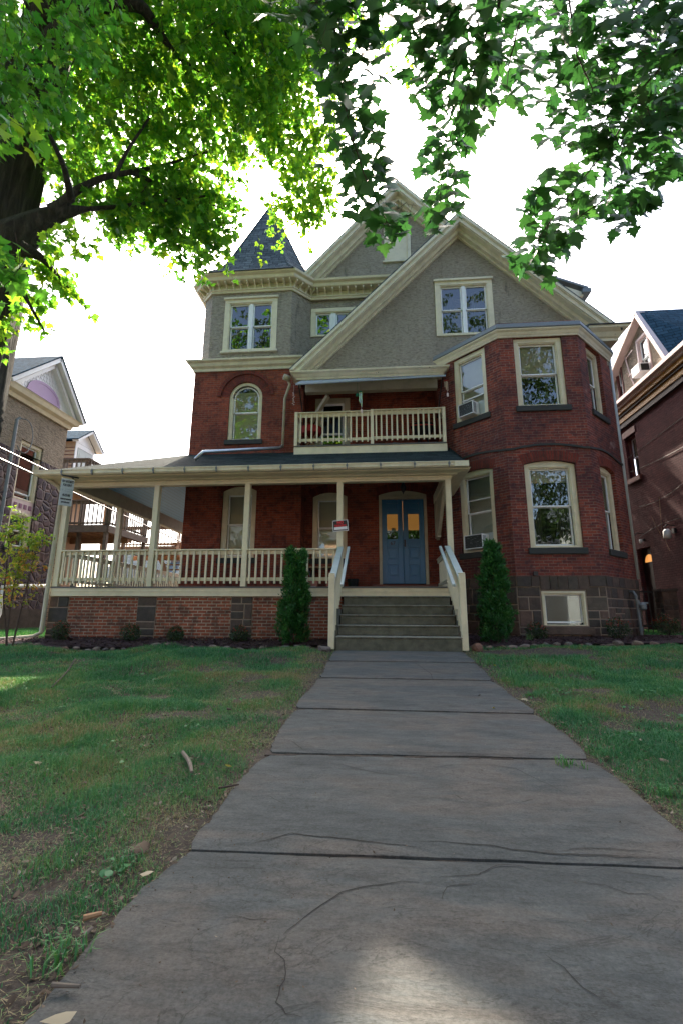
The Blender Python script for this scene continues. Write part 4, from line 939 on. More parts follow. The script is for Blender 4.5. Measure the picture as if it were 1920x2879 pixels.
def sheet(name, xs, ys, zf, m, label=None, kind='structure', cat=None):
    X, Y = np.meshgrid(xs, ys); Z = zf(X, Y); V = np.stack([X.ravel(), Y.ravel(), Z.ravel()], 1); nx = len(xs); I = np.arange(len(ys)-1)[:, None]*nx+np.arange(nx-1)[None]
    Fq = np.stack([I, I+1, I+nx+1, I+nx], -1).reshape(-1)
    o = npmesh(name, V, Fq, 4, M[m]); o.data.polygons.foreach_set('use_smooth', [True]*len(o.data.polygons)); tag(o, kind=kind); 
    if label: o['label'] = label
    return o
xs = np.concatenate([np.linspace(-150, -12, 24), np.arange(-11.8, 12, .12), np.linspace(12.2, 150, 24)]); ys = np.concatenate([np.linspace(-120, -1.6, 20), np.arange(-1.5, 11, .12), np.linspace(11.2, 200, 30)])
sheet('ground', xs, ys, gz, 'soil')
sheet('street', np.linspace(-120, 120, 3), np.linspace(-14, -5, 3), lambda X, Y: X*0-1.08+.0, 'asphalt') if False else None
mb = MB(); mb.box(-120, 120, -16, -6.0, -1.3, -.985); o = mb.build('street', M['asphalt']); tag(o, kind='structure')
mb = MB(); mb.box(-120, 120, -6.0, -5.8, -1.3, -.90); o = mb.build('kerb', M['walk']); tag(o, kind='structure')
mb = MB()
for i in range(-40, 40): mb.box(i*1.5+.006, (i+1)*1.5-.006, -3.4, -1.9, -1.2, -.955)
o = mb.build('pavement', M['walk'], bevel=.006); tag(o, kind='structure')
# ---- flagstone path: slabs with open joints, slightly out of level
PXL, PXR = -.80, 1.33
jy = [(8.30, 8.30, 0), (7.22, 7.22, .0), (6.02, 6.0, .004), (4.52, 4.50, .012), (3.30, 3.36, .006), (2.08, 2.13, -.004), (-1.88, -1.88, 0)]
slabs = MB()
def path_z(y): return np.interp(y, YS, ZS)
rr = random.Random(5)
slabinfo = []
for i in range(len(jy)-1):
    yl1, yr1, dz = jy[i]; yl0, yr0, _ = jy[i+1]; gap = .004
    n = 24 if i < 5 else 60
    zz = [float(path_z(jy[i+1][0]))+.005, float(path_z(jy[i][0]))-.005]
    if i == 5: zz = [-.952, -.938]
    slabinfo.append(((yl0+yr0)/2, (yl1+yr1)/2, zz[0], zz[1]))
    Lp = []; Rp = []
    for k in range(n+1):
        t = k/n
        yl = yl0+gap+(yl1-gap-yl0-gap)*t; yr = yr0+gap+(yr1-gap-yr0-gap)*t
        edge = .010 if 0 < k < n else 0
        rc = .035*max(0, 1-min(t, 1-t)*9)**2; Lp.append((PXL+rc+rr.uniform(-edge, edge)+.02*math.sin(yl*2.3)+.012*math.sin(yl*6.1)-.07*max(0, min(1, (2.1-yl)/.8)), yl)); Rp.append((PXR-rc+rr.uniform(-edge, edge)+.02*math.sin(yr*1.9)+.012*math.sin(yr*7), yr))
    # top strips + sides
    m_ = 10
    V = []; Fc = []
    for k in range(n+1):
        for j in range(m_+1):
            s = j/m_; x = Lp[k][0]*(1-s)+Rp[k][0]*s; y = Lp[k][1]*(1-s)+Rp[k][1]*s; t = k/n
            jj = rr.uniform(-.005, .005) if k in (0, n) and 0 < j < m_ else 0
            V.append((x, y+jj, zz[0]+(zz[1]-zz[0])*t-(.006 if k in (0, n) or j in (0, m_) else 0)+rr.uniform(-.0012, .0012)))
    nb = len(V); w = m_+1
    Fc = [(a*w+b, a*w+b+1, (a+1)*w+b+1, (a+1)*w+b) for a in range(n) for b in range(m_)]
    ring = [k for k in range(m_+1)]+[a*w+m_ for a in range(1, n+1)]+[n*w+b for b in range(m_-1, -1, -1)]+[a*w for a in range(n-1, 0, -1)]
    V += [(V[r][0], V[r][1], V[r][2]-.09) for r in ring]; q = len(ring)
    Fc += [(ring[a], nb+a, nb+(a+1) % q, ring[(a+1) % q]) for a in range(q)]
    slabs.add(V, Fc)
jd = MB()
for i in range(1, len(jy)-1):
    yj = (jy[i][0]+jy[i][1])/2; zj = float(path_z(yj))-.011; k = 30
    for q in range(k):
        xa = PXL+.02+(PXR-PXL-.04)*q/k; xb = PXL+.02+(PXR-PXL-.04)*(q+1)/k; ya = jy[i][0]+(jy[i][1]-jy[i][0])*q/k; jd.box(xa, xb, ya-.03, ya+.03, zj-.03, zj+rr.uniform(-.002, .003))
tag(jd.build('path_joint_soil', M['soil']), kind='structure')
path = slabs.build('path', M['flag'], smooth=False); tag(path, kind='structure')
def pz(y):
    for a, b, z0, z1 in slabinfo:
        if a <= y <= b: return z0+(z1-z0)*(y-a)/(b-a)
    return float(path_z(y))
def on_path(px, py):
    z = -.9
    for _ in range(6): p = qZ(px, py, z); z = pz(p[1])+.0018
    return qZ(px, py, z)
cr = [([(710, 2373), (760, 2360), (820, 2343), (850, 2348), (930, 2355), (1000, 2362), (1100, 2374), (1180, 2384)], .007),
 ([(1160, 2365), (1240, 2366), (1330, 2375), (1385, 2378), (1440, 2390), (1580, 2402), (1700, 2405), (1860, 2412)], .006), ([(1575, 2396), (1610, 2387), (1710, 2385), (1830, 2396)], .004),
 ([(795, 2630), (830, 2600), (880, 2560), (960, 2510), (1030, 2492), (1130, 2480), (1180, 2482)], .004), ([(1230, 2468), (1270, 2464), (1310, 2462), (1345, 2460), (1360, 2452), (1400, 2432), (1460, 2434), (1480, 2443), (1545, 2438)], .004),
 ([(1240, 2530), (1255, 2495), (1262, 2490), (1340, 2488)], .003), ([(1600, 2445), (1690, 2440), (1760, 2455), (1830, 2462), (1890, 2476)], .003), ([(1620, 2478), (1700, 2490), (1770, 2515), (1840, 2512)], .003),
 ([(777, 2077), (820, 2084), (851, 2107), (906, 2113), (935, 2120)], .006), ([(1144, 2122), (1223, 2122), (1290, 2117), (1358, 2122), (1444, 2132)], .007),
 ([(1217, 2156), (1303, 2150), (1389, 2152), (1450, 2162), (1517, 2196), (1554, 2211), (1597, 2239)], .004), ([(790, 2630), (775, 2680), (800, 2700), (805, 2740), (790, 2780), (775, 2820), (800, 2850), (850, 2862)], .003),
 ([(1162, 1868), (1211, 1896), (1216, 1915)], .008), ([(1530, 2680), (1580, 2720), (1640, 2780), (1690, 2810)], .003), ([(660, 2575), (700, 2588), (780, 2586)], .0025), ([(1280, 2235), (1300, 2249)], .006), ([(1465, 2257), (1485, 2252), (1500, 2248)], .005),
 ([(880, 2142), (960, 2150), (1050, 2172), (1150, 2185)], .004), ([(700, 2250), (760, 2240), (800, 2260)], .003)]
cm = MB()
for pts, w in cr:
    # jagged subdivision
    P = [Vector(on_path(*p)) for p in pts]; Q = []
    for a, b in zip(P[:-1], P[1:]):
        n = max(2, int((b-a).length/.035))
        for i in range(n):
            p = a.lerp(b, i/n); Q.append(p+Vector((rr.uniform(-1, 1), rr.uniform(-1, 1), 0))*.004)
    Q.append(P[-1])
    for i in range(len(Q)-1):
        d = (Q[i+1]-Q[i]); s = Vector((-d.y, d.x, 0)).normalized()
        w0 = w*.5*math.sin(PI*min(1, (i+.3)/len(Q)))**.5*(.7+.6*rr.random()); w1 = w*.5*math.sin(PI*min(1, (i+1.3)/len(Q)))**.5 if i < len(Q)-2 else .0004
        if i == 0: wl = w0
        def pt(q, o): q = q+s*o; return Vector((q.x, q.y, pz(q.y)+.0022))
        cm.quad(pt(Q[i], -wl), pt(Q[i+1], -w1), pt(Q[i+1], w1), pt(Q[i], wl)); wl = w1
co = cm.build('path_cracks', M['crack']); tag(co, kind='structure')
# ---- mulch beds
def bedz(X, Y): return gz(X, Y)+.045
def bed(name, xs, y0, y1):
    o = sheet(name, xs, np.linspace(0, 1, 10), lambda X, Y: Y*0, 'mulch'); v = o.data.vertices
    for p in v:
        x = p.co.x; t = p.co.y; y = y0(x)+(y1(x)-y0(x))*t; h = .05*math.sin(PI*min(1, t+.12))**.5+.02*vnoise(x, y, 6, 8)
        p.co = (x, y, float(gz(x, y))+h)
    return o
bed('mulch_bed', np.linspace(-8.2, -.93, 70), lambda x: 8.95+.08*math.sin(x*2.1), lambda x: 10.2)
bed('mulch_bed', np.linspace(1.46, 9.5, 80), lambda x: (9.05 if x < 2.2 else 9.05+(x-2.2)*.36 if x < 4.5 else 9.88+(x-4.5)*.12)+.07*math.sin(x*2.3), lambda x: 12.9 if x < 1.9 else 11.5 if x < 6.2 else 12.6)
# mulch chips (nobody could count them)
def chips(n):
    x = np.concatenate([rng.uniform(-8.2, -.95, n//2), rng.uniform(1.5, 9.3, n//2)]); y = rng.uniform(8.95, 11.3, n)
    ok = np.where(x < 0, (y < 10.04), (y > 9.1+np.maximum(0, x-2.2)*.33) & (y < np.where((x > 2.4) & (x < 5.6), 10.95, 12))); x = x[ok]; y = y[ok]; n = len(x)
    z = gz(x, y)+.05+rng.uniform(-.005, .03, n); a = rng.uniform(0, PI, n); l = rng.uniform(.015, .05, n); w = rng.uniform(.004, .012, n); tl = rng.uniform(-.4, .4, n)
    dx = np.cos(a)*l; dy = np.sin(a)*l; wx = -np.sin(a)*w; wy = np.cos(a)*w; dz = tl*l; wz = rng.uniform(-.5, .5, n)*w
    V = np.stack([np.stack([x-dx-wx, y-dy-wy, z-dz-wz], 1), np.stack([x+dx-wx, y+dy-wy, z+dz-wz], 1), np.stack([x+dx+wx, y+dy+wy, z+dz+wz], 1), np.stack([x-dx+wx, y-dy+wy, z-dz+wz], 1)], 1).reshape(-1, 3)
    return npmesh('mulch_chips', V, np.arange(n*4), 4, M['mulch'])
tag(chips(26000), 'dark reddish mulch chips spread over the beds in front of the house', 'mulch', kind='stuff')
# ---- rocks edging the bed
def rock_mesh(seed):
    r = random.Random(seed); bm = __import__('bmesh').new(); __import__('bmesh').ops.create_icosphere(bm, subdivisions=2, radius=1)
    dirs = [Vector((r.gauss(0, 1), r.gauss(0, 1), r.gauss(0, 1))).normalized() for _ in range(9)]
    for v in bm.verts:
        c = v.co.copy()
        for d in dirs:
            k = c.dot(d)
            if k > .72: c -= d*(k-.72)*.9
        v.co = c*(1+r.uniform(-.05, .05))
    me = bpy.data.meshes.new('edging_stone'); bm.to_mesh(me); bm.free(); at = me.attributes.new('var', 'FLOAT', 'FACE'); at.data.foreach_set('value', [r.random()]*len(me.polygons)); me.materials.append(M['rock']); return me
RM = [rock_mesh(i) for i in range(14)]
def rock(x, y, s, k, label, group, dz=0):
    o = bpy.data.objects.new('edging_stone', RM[k % 14]); COL.objects.link(o); o.location = (x, y, float(gz(x, y))+s[2]*.45+dz); o.scale = s; o.rotation_euler = (rr.uniform(-.2, .2), rr.uniform(-.2, .2), rr.uniform(0, 6)); tag(o, label, 'stone', group); return o
x = -7.9; k = 0
while x < -1.0:
    w = rr.uniform(.05, .12); rock(x, 8.90+.08*math.sin(x*2.1)+rr.uniform(-.06, .05), (w, w*.7, w*rr.uniform(.3, .6)), k, 'small rough stone edging the mulch bed left of the steps', 'stones edging the left mulch bed'); x += w*1.7+rr.uniform(0, .1); k += 1
x = 1.62
while x < 9.2:
    w = rr.uniform(.06, .13); y = (9.0 if x < 2.2 else 9.0+(x-2.2)*.36 if x < 4.5 else 9.83+(x-4.5)*.12)+.07*math.sin(x*2.3)
    rock(x, y+rr.uniform(-.05, .04), (w, w*.7, w*rr.uniform(.35, .65)), k, 'small rough stone edging the mulch bed right of the steps', 'stones edging the right mulch bed'); x += w*1.7+rr.uniform(0, .12) + (.12 if x > 4.5 else 0); k += 1
rock(-.98, 8.2, (.13, .1, .07), 3, 'reddish brown stone at the foot of the left stair post', None); rock(1.62, 8.45, (.14, .11, .10), 9, 'large brown stone at the foot of the right stair post', None)
# ---- grass
def in_path(x, y, m=.0): return (x > PXL-m) & (x < PXR+m) & (y < 8.4)
def grass(n, x0, x1, y0, y1, hs, ws):
    x = rng.uniform(x0, x1, n); y = rng.uniform(y0, y1, n)
    # patchiness: bare strips near the path edge and worn clumps
    d = np.where(x < 0, PXL-x, x-PXR); dens = vnoise(x, y, .9, 5)*.55+vnoise(x, y, 2.3, 6)*.35+vnoise(x, y, 6, 7)*.25
    edge = sst(d, -.03, .22+.55*vnoise(x, y, 1.3, 9)**2)
    near = sst(y, 2.2, 4.5)
    p = (.07+.93*sst(dens, .36-.05*near, .56-.08*near))*(.22+.78*edge)
    p = np.where((x < 0) & (y < 3.6), p*(.72+.28*sst(d, .3, 1.5)), p)
    p = np.where((y < 4.2) & (d > .04), np.maximum(p, .06+.55*(vnoise(x, y, 5.5, 77) > .52)*(vnoise(x, y, 1.7, 78) > .42)), p)
    bare = sst((((x-2.5)/1.0)**2+((y-8.3)/.5)**2), .5, 1.4); p = p*bare
    p = p*np.where(d < .0, 0, 1)
    lim = np.where(x < 0, 8.86, np.where(x < 2.2, 8.95, np.minimum(9.0+(x-2.2)*.36, 9.83+np.maximum(0, x-4.5)*.12)))
    ok = (rng.random(n) < p) & ~in_path(x, y, .02) & (y < lim); x = x[ok]; y = y[ok]; p = p[ok]; n = len(x)
    z = gz(x, y)-.005; clump = vnoise(x, y, 4.5, 12)
    clump = np.clip(clump*.6+.9*vnoise(x, y, 2.2, 14)-.25, 0, 1.2); h = hs*(.35+1.25*clump)*rng.uniform(.6, 1.35, n)*(.5+.55*p); w = ws*rng.uniform(.7, 1.4, n)
    a = rng.uniform(0, 2*PI, n); lean = rng.uniform(.1, 1.25, n)*h; la = a+rng.normal(0, .6, n)+PI/2
    bx, by = np.cos(a)*w, np.sin(a)*w; lx, ly = np.cos(la)*lean, np.sin(la)*lean
    V = np.stack([np.stack([x-bx, y-by, z], 1), np.stack([x+bx, y+by, z], 1), np.stack([x+lx*.35+bx*.7, y+ly*.35+by*.7, z+h*.62], 1), np.stack([x+lx*.35-bx*.7, y+ly*.35-by*.7, z+h*.62], 1), np.stack([x+lx, y+ly, z+h*np.sqrt(np.maximum(.15, 1-(lean/h)**2*.55))], 1)], 1).reshape(-1, 3)
    i = np.arange(n)[:, None]*5; T = np.concatenate([i+[0, 1, 2], i+[0, 2, 3], i+[3, 2, 4]], 1).reshape(-1)
    dry = np.clip(vnoise(x, y, 1.6, 21)*.75+vnoise(x, y, 5, 22)*.45-.22+rng.normal(0, .17, n)+(1-p)*.30-.25*(clump-.5), 0, 1)
    return V, T, np.repeat(dry, 3)
parts_ = [grass(300000, -3.8, 4.0, 1.0, 3.6, .034, .0016), grass(300000, -6.4, 6.4, 3.4, 6.2, .044, .0023), grass(260000, -9.5, 9.5, 6.0, 10.6, .05, .0036), grass(9000, -12, -7.6, 9, 18, .06, .006)]
# grass to the left beyond the porch corner
nn_ = 60000; V = []; 
off = 0; VV = []; TT = []; DD = []
def thatch(n, x0, x1, y0, y1, l0, w0):
    x = rng.uniform(x0, x1, n); y = rng.uniform(y0, y1, n); d = np.where(x < 0, PXL-x, x-PXR); lim = np.where(x < 0, 8.8, np.where(x < 2.2, 8.9, np.minimum(9.0+(x-2.2)*.36, 9.8)))
    ok = (rng.random(n) < (.35+.65*sst(vnoise(x, y, 2.4, 61), .3, .65))*np.where(d > -.015, 1, 0)) & (y < lim); x = x[ok]; y = y[ok]; n = len(x); z = gz(x, y)+rng.uniform(.001, .012, n)
    a = rng.uniform(0, 2*PI, n); l = l0*rng.uniform(.4, 1.5, n); bx, by = -np.sin(a)*w0, np.cos(a)*w0; lx, ly = np.cos(a)*l, np.sin(a)*l
    V = np.stack([np.stack([x-bx, y-by, z], 1), np.stack([x+bx, y+by, z], 1), np.stack([x+lx, y+ly, gz(x+lx, y+ly)+rng.uniform(.002, .6, n)*l], 1)], 1).reshape(-1, 3)
    return V, np.arange(3*n), np.clip(rng.normal(.80, .16, n), .2, 1)
parts_ += [thatch(170000, -3.8, 4.0, 1.0, 3.6, .026, .0011), thatch(110000, -6.4, 6.4, 3.4, 6.2, .034, .0018), thatch(90000, -9, 9, 6, 9.9, .04, .0028)]
for v, t, d in parts_: VV.append(v); TT.append(t+off); DD.append(d); off += len(v)
def sidegrass(n, x0, x1, y0, y1):
    x = rng.uniform(x0, x1, n); y = rng.uniform(y0, y1, n); z = gz(x, y); h = .05*rng.uniform(.5, 1.4, n); w = .005; a = rng.uniform(0, 2*PI, n); bx, by = np.cos(a)*w, np.sin(a)*w; lx, ly = -np.sin(a)*h*.5, np.cos(a)*h*.5
    V = np.stack([np.stack([x-bx, y-by, z], 1), np.stack([x+bx, y+by, z], 1), np.stack([x+lx, y+ly, z+h], 1)], 1).reshape(-1, 3); return V, np.arange(3*n), np.clip(rng.normal(.3, .15, n), 0, 1)
for args in ((45000, -12, -7.6, 9.3, 15), (16000, 6.6, 9.5, 12.2, 17)):
    v, t, d = sidegrass(*args); VV.append(v); TT.append(t+off); DD.append(d); off += len(v)
go = npmesh('grass', np.concatenate(VV), np.concatenate(TT), 3, M['grass'], None, np.concatenate(DD)); tag(go, 'patchy green and straw coloured lawn grass on both sides of the path', 'grass', kind='stuff')
# ---- leaf shapes
HALF = [(0, 0), (.14, -.07), (.27, -.03), (.24, .08), (.52, .14), (.40, .25), (.56, .50), (.37, .43), (.25, .50), (.27, .66), (.17, .66), (.10, .82), (0, 1.)]
MAPLE = HALF+[(-x, y) for x, y in HALF[-2:0:-1]]
H2 = [(0, 0), (.25, -.04), (.50, .16), (.33, .28), (.50, .52), (.22, .52), (0, 1.)]
MAPLE_S = H2+[(-x, y) for x, y in H2[-2:0:-1]]
OVAL = [(0, 0), (.22, .25), (.26, .55), (0, 1), (-.26, .55), (-.22, .25)]
def leaves(C, Nn, T, size, shape, cup=.26):
    """C leaf base, Nn normals, T tip directions (orthonormalised here), size lengths -> V, tris"""
    n = len(C); T = T-Nn*np.sum(T*Nn, 1, keepdims=True); T /= np.linalg.norm(T, axis=1, keepdims=True)+1e-9; B = np.cross(Nn, T)
    sh = np.array([(0, .36)]+shape); k = len(sh); wob = 1+rng.normal(0, .05, (n, k))
    x = sh[None, :, 0]*wob; y = sh[None, :, 1]*wob; z = -cup*np.abs(x)*rng.uniform(.2, 1.6, (n, 1))-.14*y*y*rng.uniform(-.8, 2.4, (n, 1))+x*y*rng.normal(0, .18, (n, 1))
    V = C[:, None]+size[:, None, None]*(x[..., None]*B[:, None]+y[..., None]*T[:, None]+z[..., None]*Nn[:, None])
    m = k-1; tri = np.array([(0, 1+i, 1+(i+1) % m) for i in range(m)]); I = (np.arange(n)*k)[:, None, None]+tri[None]
    return V.reshape(-1, 3), I.reshape(-1), m
def unit(a): return a/(np.linalg.norm(a, axis=-1, keepdims=True)+1e-9)
class Foliage:
    def __init__(s): s.V = []; s.T = []; s.D = []; s.off = 0; s.tw = MB()
    def put(s, C, Nn, T, size, shape, var, cup=.26):
        v, t, m = leaves(C, unit(Nn), T, size, shape, cup); s.V.append(v); s.T.append(t+s.off); s.off += len(v); s.D.append(np.repeat(var, m))
    def build(s, name, m, parent, twigs='twig'):
        o = npmesh(name, np.concatenate(s.V), np.concatenate(s.T), 3, M[m], parent, np.concatenate(s.D))
        if s.tw.v: s.tw.build(twigs, M['twig'], parent)
        return o
def spray(fo, P, D, ln, nl, size, shape, base=.5, tube=True, upn=.55, r=.004):
    """a drooping twig with leaves on both sides"""
    D = unit(np.array(D, float)); pts = []; p = np.array(P, float); d = D.copy()
    for i in range(6):
        pts.append(p.copy()); p = p+d*ln/5; d = unit(d+np.array([0, 0, -.10])+rng.normal(0, .09, 3))
    pts = np.array(pts)
    if tube: fo.tw.tube([Vector(q) for q in pts], [r*(1-.75*i/5) for i in range(6)], 4, cap=False)
    t = np.sort(rng.uniform(.12, 1, nl))*5; i = np.minimum(t.astype(int), 4); f = (t-i)[:, None]; C = pts[i]*(1-f)+pts[i+1]*f
    side = unit(rng.normal(0, 1, (nl, 3))*[1, 1, .5]+0); pet = size*rng.uniform(.25, .7, (nl, 1)); C = C+side*pet+np.array([0, 0, -1])*pet*.35
    Nn = unit(np.array([0, 0, upn])+rng.normal(0, .55, (nl, 3))); T = side*.5+D*.4+np.array([0, 0, -.75])+rng.normal(0, .3, (nl, 3))
    fo.put(C, Nn, T, size*rng.uniform(.65, 1.2, nl), shape, np.clip(base+rng.normal(0, .22, nl), 0, 1))
def inpoly(x, y, poly):
    c = False; n = len(poly); j = n-1
    for i in range(n):
        xi, yi = poly[i]; xj, yj = poly[j]
        if (yi > y) != (yj > y) and x < (xj-xi)*(y-yi)/(yj-yi)+xi: c = not c
        j = i
    return c
def sample(poly, n):
    xs_ = [p[0] for p in poly]; ys_ = [p[1] for p in poly]; out = []
    while len(out) < n:
        x, y = rng.uniform(min(xs_), max(xs_)), rng.uniform(min(ys_), max(ys_))
        if inpoly(x, y, poly): out.append((x, y))
    return out
# ================================================================= LEFT MAPLE
TX, TY = -4.95, 4.75
T1 = thing('maple_tree', (TX, TY, -.85), 'big maple with rough dark trunk at the left edge and a limb over the lawn', 'tree')
mb = MB()
tr = [(-5.35, 4.75, -.95, .62), (-5.25, 4.75, -.6, .50), (-5.12, 4.75, .3, .45), (-5.05, 4.75, 1.5, .43), (-5.02, 4.75, 2.6, .43), (-5.02, 4.75, 3.4, .44), (-5.04, 4.75, 4.3, .46), (-5.03, 4.75, 5.3, .44), (-4.95, 4.75, 6.6, .42), (-4.8, 4.8, 8.2, .34), (-4.6, 4.9, 10., .2)]
# densify with bark ridges
nseg, nk = 90, 40; V = []
tz = np.array([t[2] for t in tr]); 
for i in range(nseg+1):
    z = tz[0]+(tz[-1]-tz[0])*i/nseg; x = np.interp(z, tz, [t[0] for t in tr]); y = np.interp(z, tz, [t[1] for t in tr]); r = np.interp(z, tz, [t[3] for t in tr])
    for k in range(nk):
        a = 2*PI*k/nk; rg = 1+.05*math.sin(a*9+z*.7+math.sin(z*3))+.03*math.sin(a*17-z*1.3)+(.25*max(0, math.sin(a*5))*max(0, (-.4-z)/.5) if z < -.4 else 0)
        V.append((x+r*rg*math.cos(a), y+r*rg*math.sin(a), z))
mb.add(V, [(i*nk+k, i*nk+(k+1) % nk, (i+1)*nk+(k+1) % nk, (i+1)*nk+k) for i in range(nseg) for k in range(nk)]); mb.build('trunk', M['bark'], T1, smooth=True)
def pxbranch(name, pts, m, parent, n=7):
    """pts: (px, py, distance, radius)"""
    P = [Vector(qR(a, b, d)) for a, b, d, r in pts]; R_ = [r for *_, r in pts]; Q = []; RR = []
    for i in range(len(P)-1):
        for k in range(4):
            t = k/4; p0 = P[max(0, i-1)]; p1 = P[i]; p2 = P[i+1]; p3 = P[min(len(P)-1, i+2)]
            q = .5*((2*p1)+(p2-p0)*t+(2*p0-5*p1+4*p2-p3)*t*t+(3*p1-p0-3*p2+p3)*t**3); Q.append(q); RR.append(R_[i]*(1-t)+R_[i+1]*t)
    Q.append(P[-1]); RR.append(R_[-1]); mb = MB(); mb.tube(Q, RR, n); return mb.build(name, M[m], parent, smooth=True), Q
LB = []
for pts in ([(10, 690, 7.9, .26), (70, 655, 7.9, .21), (120, 622, 7.9, .15), (165, 602, 7.9, .10), (215, 590, 7.9, .06), (250, 586, 8, .03), (330, 580, 8.1, .028), (450, 565, 8.3, .022), (620, 545, 8.6, .012)],
            [(150, 598, 7.9, .12), (180, 570, 7.9, .07), (200, 545, 7.9, .055), (240, 520, 8, .045), (300, 495, 8.1, .038), (370, 482, 8.3, .032), (470, 460, 8.8, .02), (600, 420, 9.2, .012)],
            [(365, 482, 8.2, .035), (430, 510, 8.5, .025), (520, 545, 9, .018), (640, 590, 9.5, .01)],
            [(130, 130, 8.4, .12), (250, 20, 8.4, .10), (380, 10, 8.4, .07), (430, 60, 8.5, .06), (490, 148, 8.6, .035), (560, 200, 8.8, .012)],
            [(100, 60, 9, .2), (400, -60, 9, .12), (600, 60, 9.2, .05), (680, 190, 9.5, .035), (730, 280, 9.8, .022), (790, 420, 10.2, .012)],
            [(200, 560, 7.6, .05), (180, 470, 7.2, .03), (140, 380, 6.8, .02)], [(320, 500, 7.8, .03), (360, 420, 8, .02), (420, 330, 8.4, .015)],
            [(60, 700, 7.2, .10), (110, 720, 7.2, .05), (160, 770, 7.3, .02), (210, 830, 7.4, .01)], [(30, 760, 7.0, .05), (80, 850, 6.9, .02), (130, 940, 6.9, .01)]):
    o, Q = pxbranch('limb', pts, 'bark', T1); LB.append(Q)
fo = Foliage()
dn = np.array([0, 0, -1.])
def fill(fo, poly, n, d0, d1, size, nl, ln, shape, base=.5, spread=1., tube=True, upn=.55):
    for (x, y) in sample(poly, n):
        P = qR(x, y, rng.uniform(d0, d1)); D = np.array([rng.normal(.25, .7), rng.normal(.1, .7), -.35])
        P = P-unit(D)*ln*.5
        spray(fo, P, D, ln*rng.uniform(.7, 1.2), nl, size*rng.uniform(.85, 1.15), shape, base, tube, upn)
PL = [(-60, -80), (950, -80), (960, 120), (930, 260), (880, 330), (905, 430), (880, 470), (790, 420), (770, 330), (700, 440), (660, 560), (640, 640), (600, 690), (560, 720), (500, 680), (450, 700), (400, 650), (340, 690), (300, 640), (250, 560), (60, 560), (-60, 600)]
PLdense = [(150, -80), (900, -80), (900, 180), (790, 300), (690, 420), (640, 560), (560, 650), (440, 630), (330, 610), (240, 570), (180, 560), (170, 480), (110, 480), (150, 300), (200, 120)]
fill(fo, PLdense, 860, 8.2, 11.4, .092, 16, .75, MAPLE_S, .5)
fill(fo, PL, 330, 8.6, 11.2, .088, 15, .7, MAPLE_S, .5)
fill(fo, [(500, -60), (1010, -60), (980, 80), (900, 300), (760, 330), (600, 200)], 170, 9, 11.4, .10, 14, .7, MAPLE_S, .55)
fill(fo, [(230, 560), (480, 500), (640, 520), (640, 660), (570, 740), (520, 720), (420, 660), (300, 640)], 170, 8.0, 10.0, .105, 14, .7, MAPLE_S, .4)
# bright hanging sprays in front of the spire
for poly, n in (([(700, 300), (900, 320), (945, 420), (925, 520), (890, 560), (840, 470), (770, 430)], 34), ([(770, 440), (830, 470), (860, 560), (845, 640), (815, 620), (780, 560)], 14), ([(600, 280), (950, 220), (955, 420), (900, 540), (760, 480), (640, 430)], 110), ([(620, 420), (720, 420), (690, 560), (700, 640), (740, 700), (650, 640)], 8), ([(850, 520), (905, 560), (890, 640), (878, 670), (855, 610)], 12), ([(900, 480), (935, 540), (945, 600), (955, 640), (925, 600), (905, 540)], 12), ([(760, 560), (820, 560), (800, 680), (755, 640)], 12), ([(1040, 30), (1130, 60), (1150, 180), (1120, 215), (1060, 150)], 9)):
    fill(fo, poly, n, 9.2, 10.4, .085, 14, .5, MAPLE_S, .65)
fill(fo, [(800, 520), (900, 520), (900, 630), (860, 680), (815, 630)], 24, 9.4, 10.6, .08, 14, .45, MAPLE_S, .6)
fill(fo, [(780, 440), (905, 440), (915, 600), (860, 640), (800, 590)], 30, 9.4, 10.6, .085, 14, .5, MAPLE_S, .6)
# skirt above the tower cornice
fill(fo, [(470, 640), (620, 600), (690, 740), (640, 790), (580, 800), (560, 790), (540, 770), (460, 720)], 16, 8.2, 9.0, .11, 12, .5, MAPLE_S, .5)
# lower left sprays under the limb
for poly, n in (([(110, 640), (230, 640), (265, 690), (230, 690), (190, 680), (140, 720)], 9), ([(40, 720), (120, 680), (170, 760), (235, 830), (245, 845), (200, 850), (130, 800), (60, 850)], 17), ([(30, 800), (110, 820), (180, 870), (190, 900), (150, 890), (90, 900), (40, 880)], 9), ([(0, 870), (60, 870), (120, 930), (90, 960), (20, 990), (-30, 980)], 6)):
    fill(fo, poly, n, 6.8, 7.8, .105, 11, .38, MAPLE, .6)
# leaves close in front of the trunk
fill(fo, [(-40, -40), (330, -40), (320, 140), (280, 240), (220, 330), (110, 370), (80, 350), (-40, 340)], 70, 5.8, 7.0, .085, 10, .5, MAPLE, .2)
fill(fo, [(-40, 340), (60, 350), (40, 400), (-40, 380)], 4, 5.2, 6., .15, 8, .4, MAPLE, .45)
fill(fo, [(-40, 640), (40, 690), (60, 740), (20, 800), (-40, 800)], 7, 4.6, 5.8, .14, 9, .5, MAPLE, .35)
# the part of the crown above and behind the camera's view, which shades the lawn and the front of the canopy
def crown(fo, c, rad, n, size, nl, ln, shape=MAPLE_S, base=.45, tube=False):
    for _ in range(n):
        u = unit(rng.normal(0, 1, 3)); r = rng.uniform(.35, 1)**.6; P = np.array(c)+u*np.array(rad)*r
        spray(fo, P, u*[1, 1, .3]+dn*.4, ln, nl, size, shape, base, tube)
crown(fo, (-5.5, 1.2, 9.0), (4.5, 2.8, 2.8), 260, .19, 14, 1.0)
crown(fo, (-5.0, 6.0, 13.5), (5.0, 3.0, 2.5), 200, .19, 14, 1.0)
fo.build('crown', 'leaf', T1)
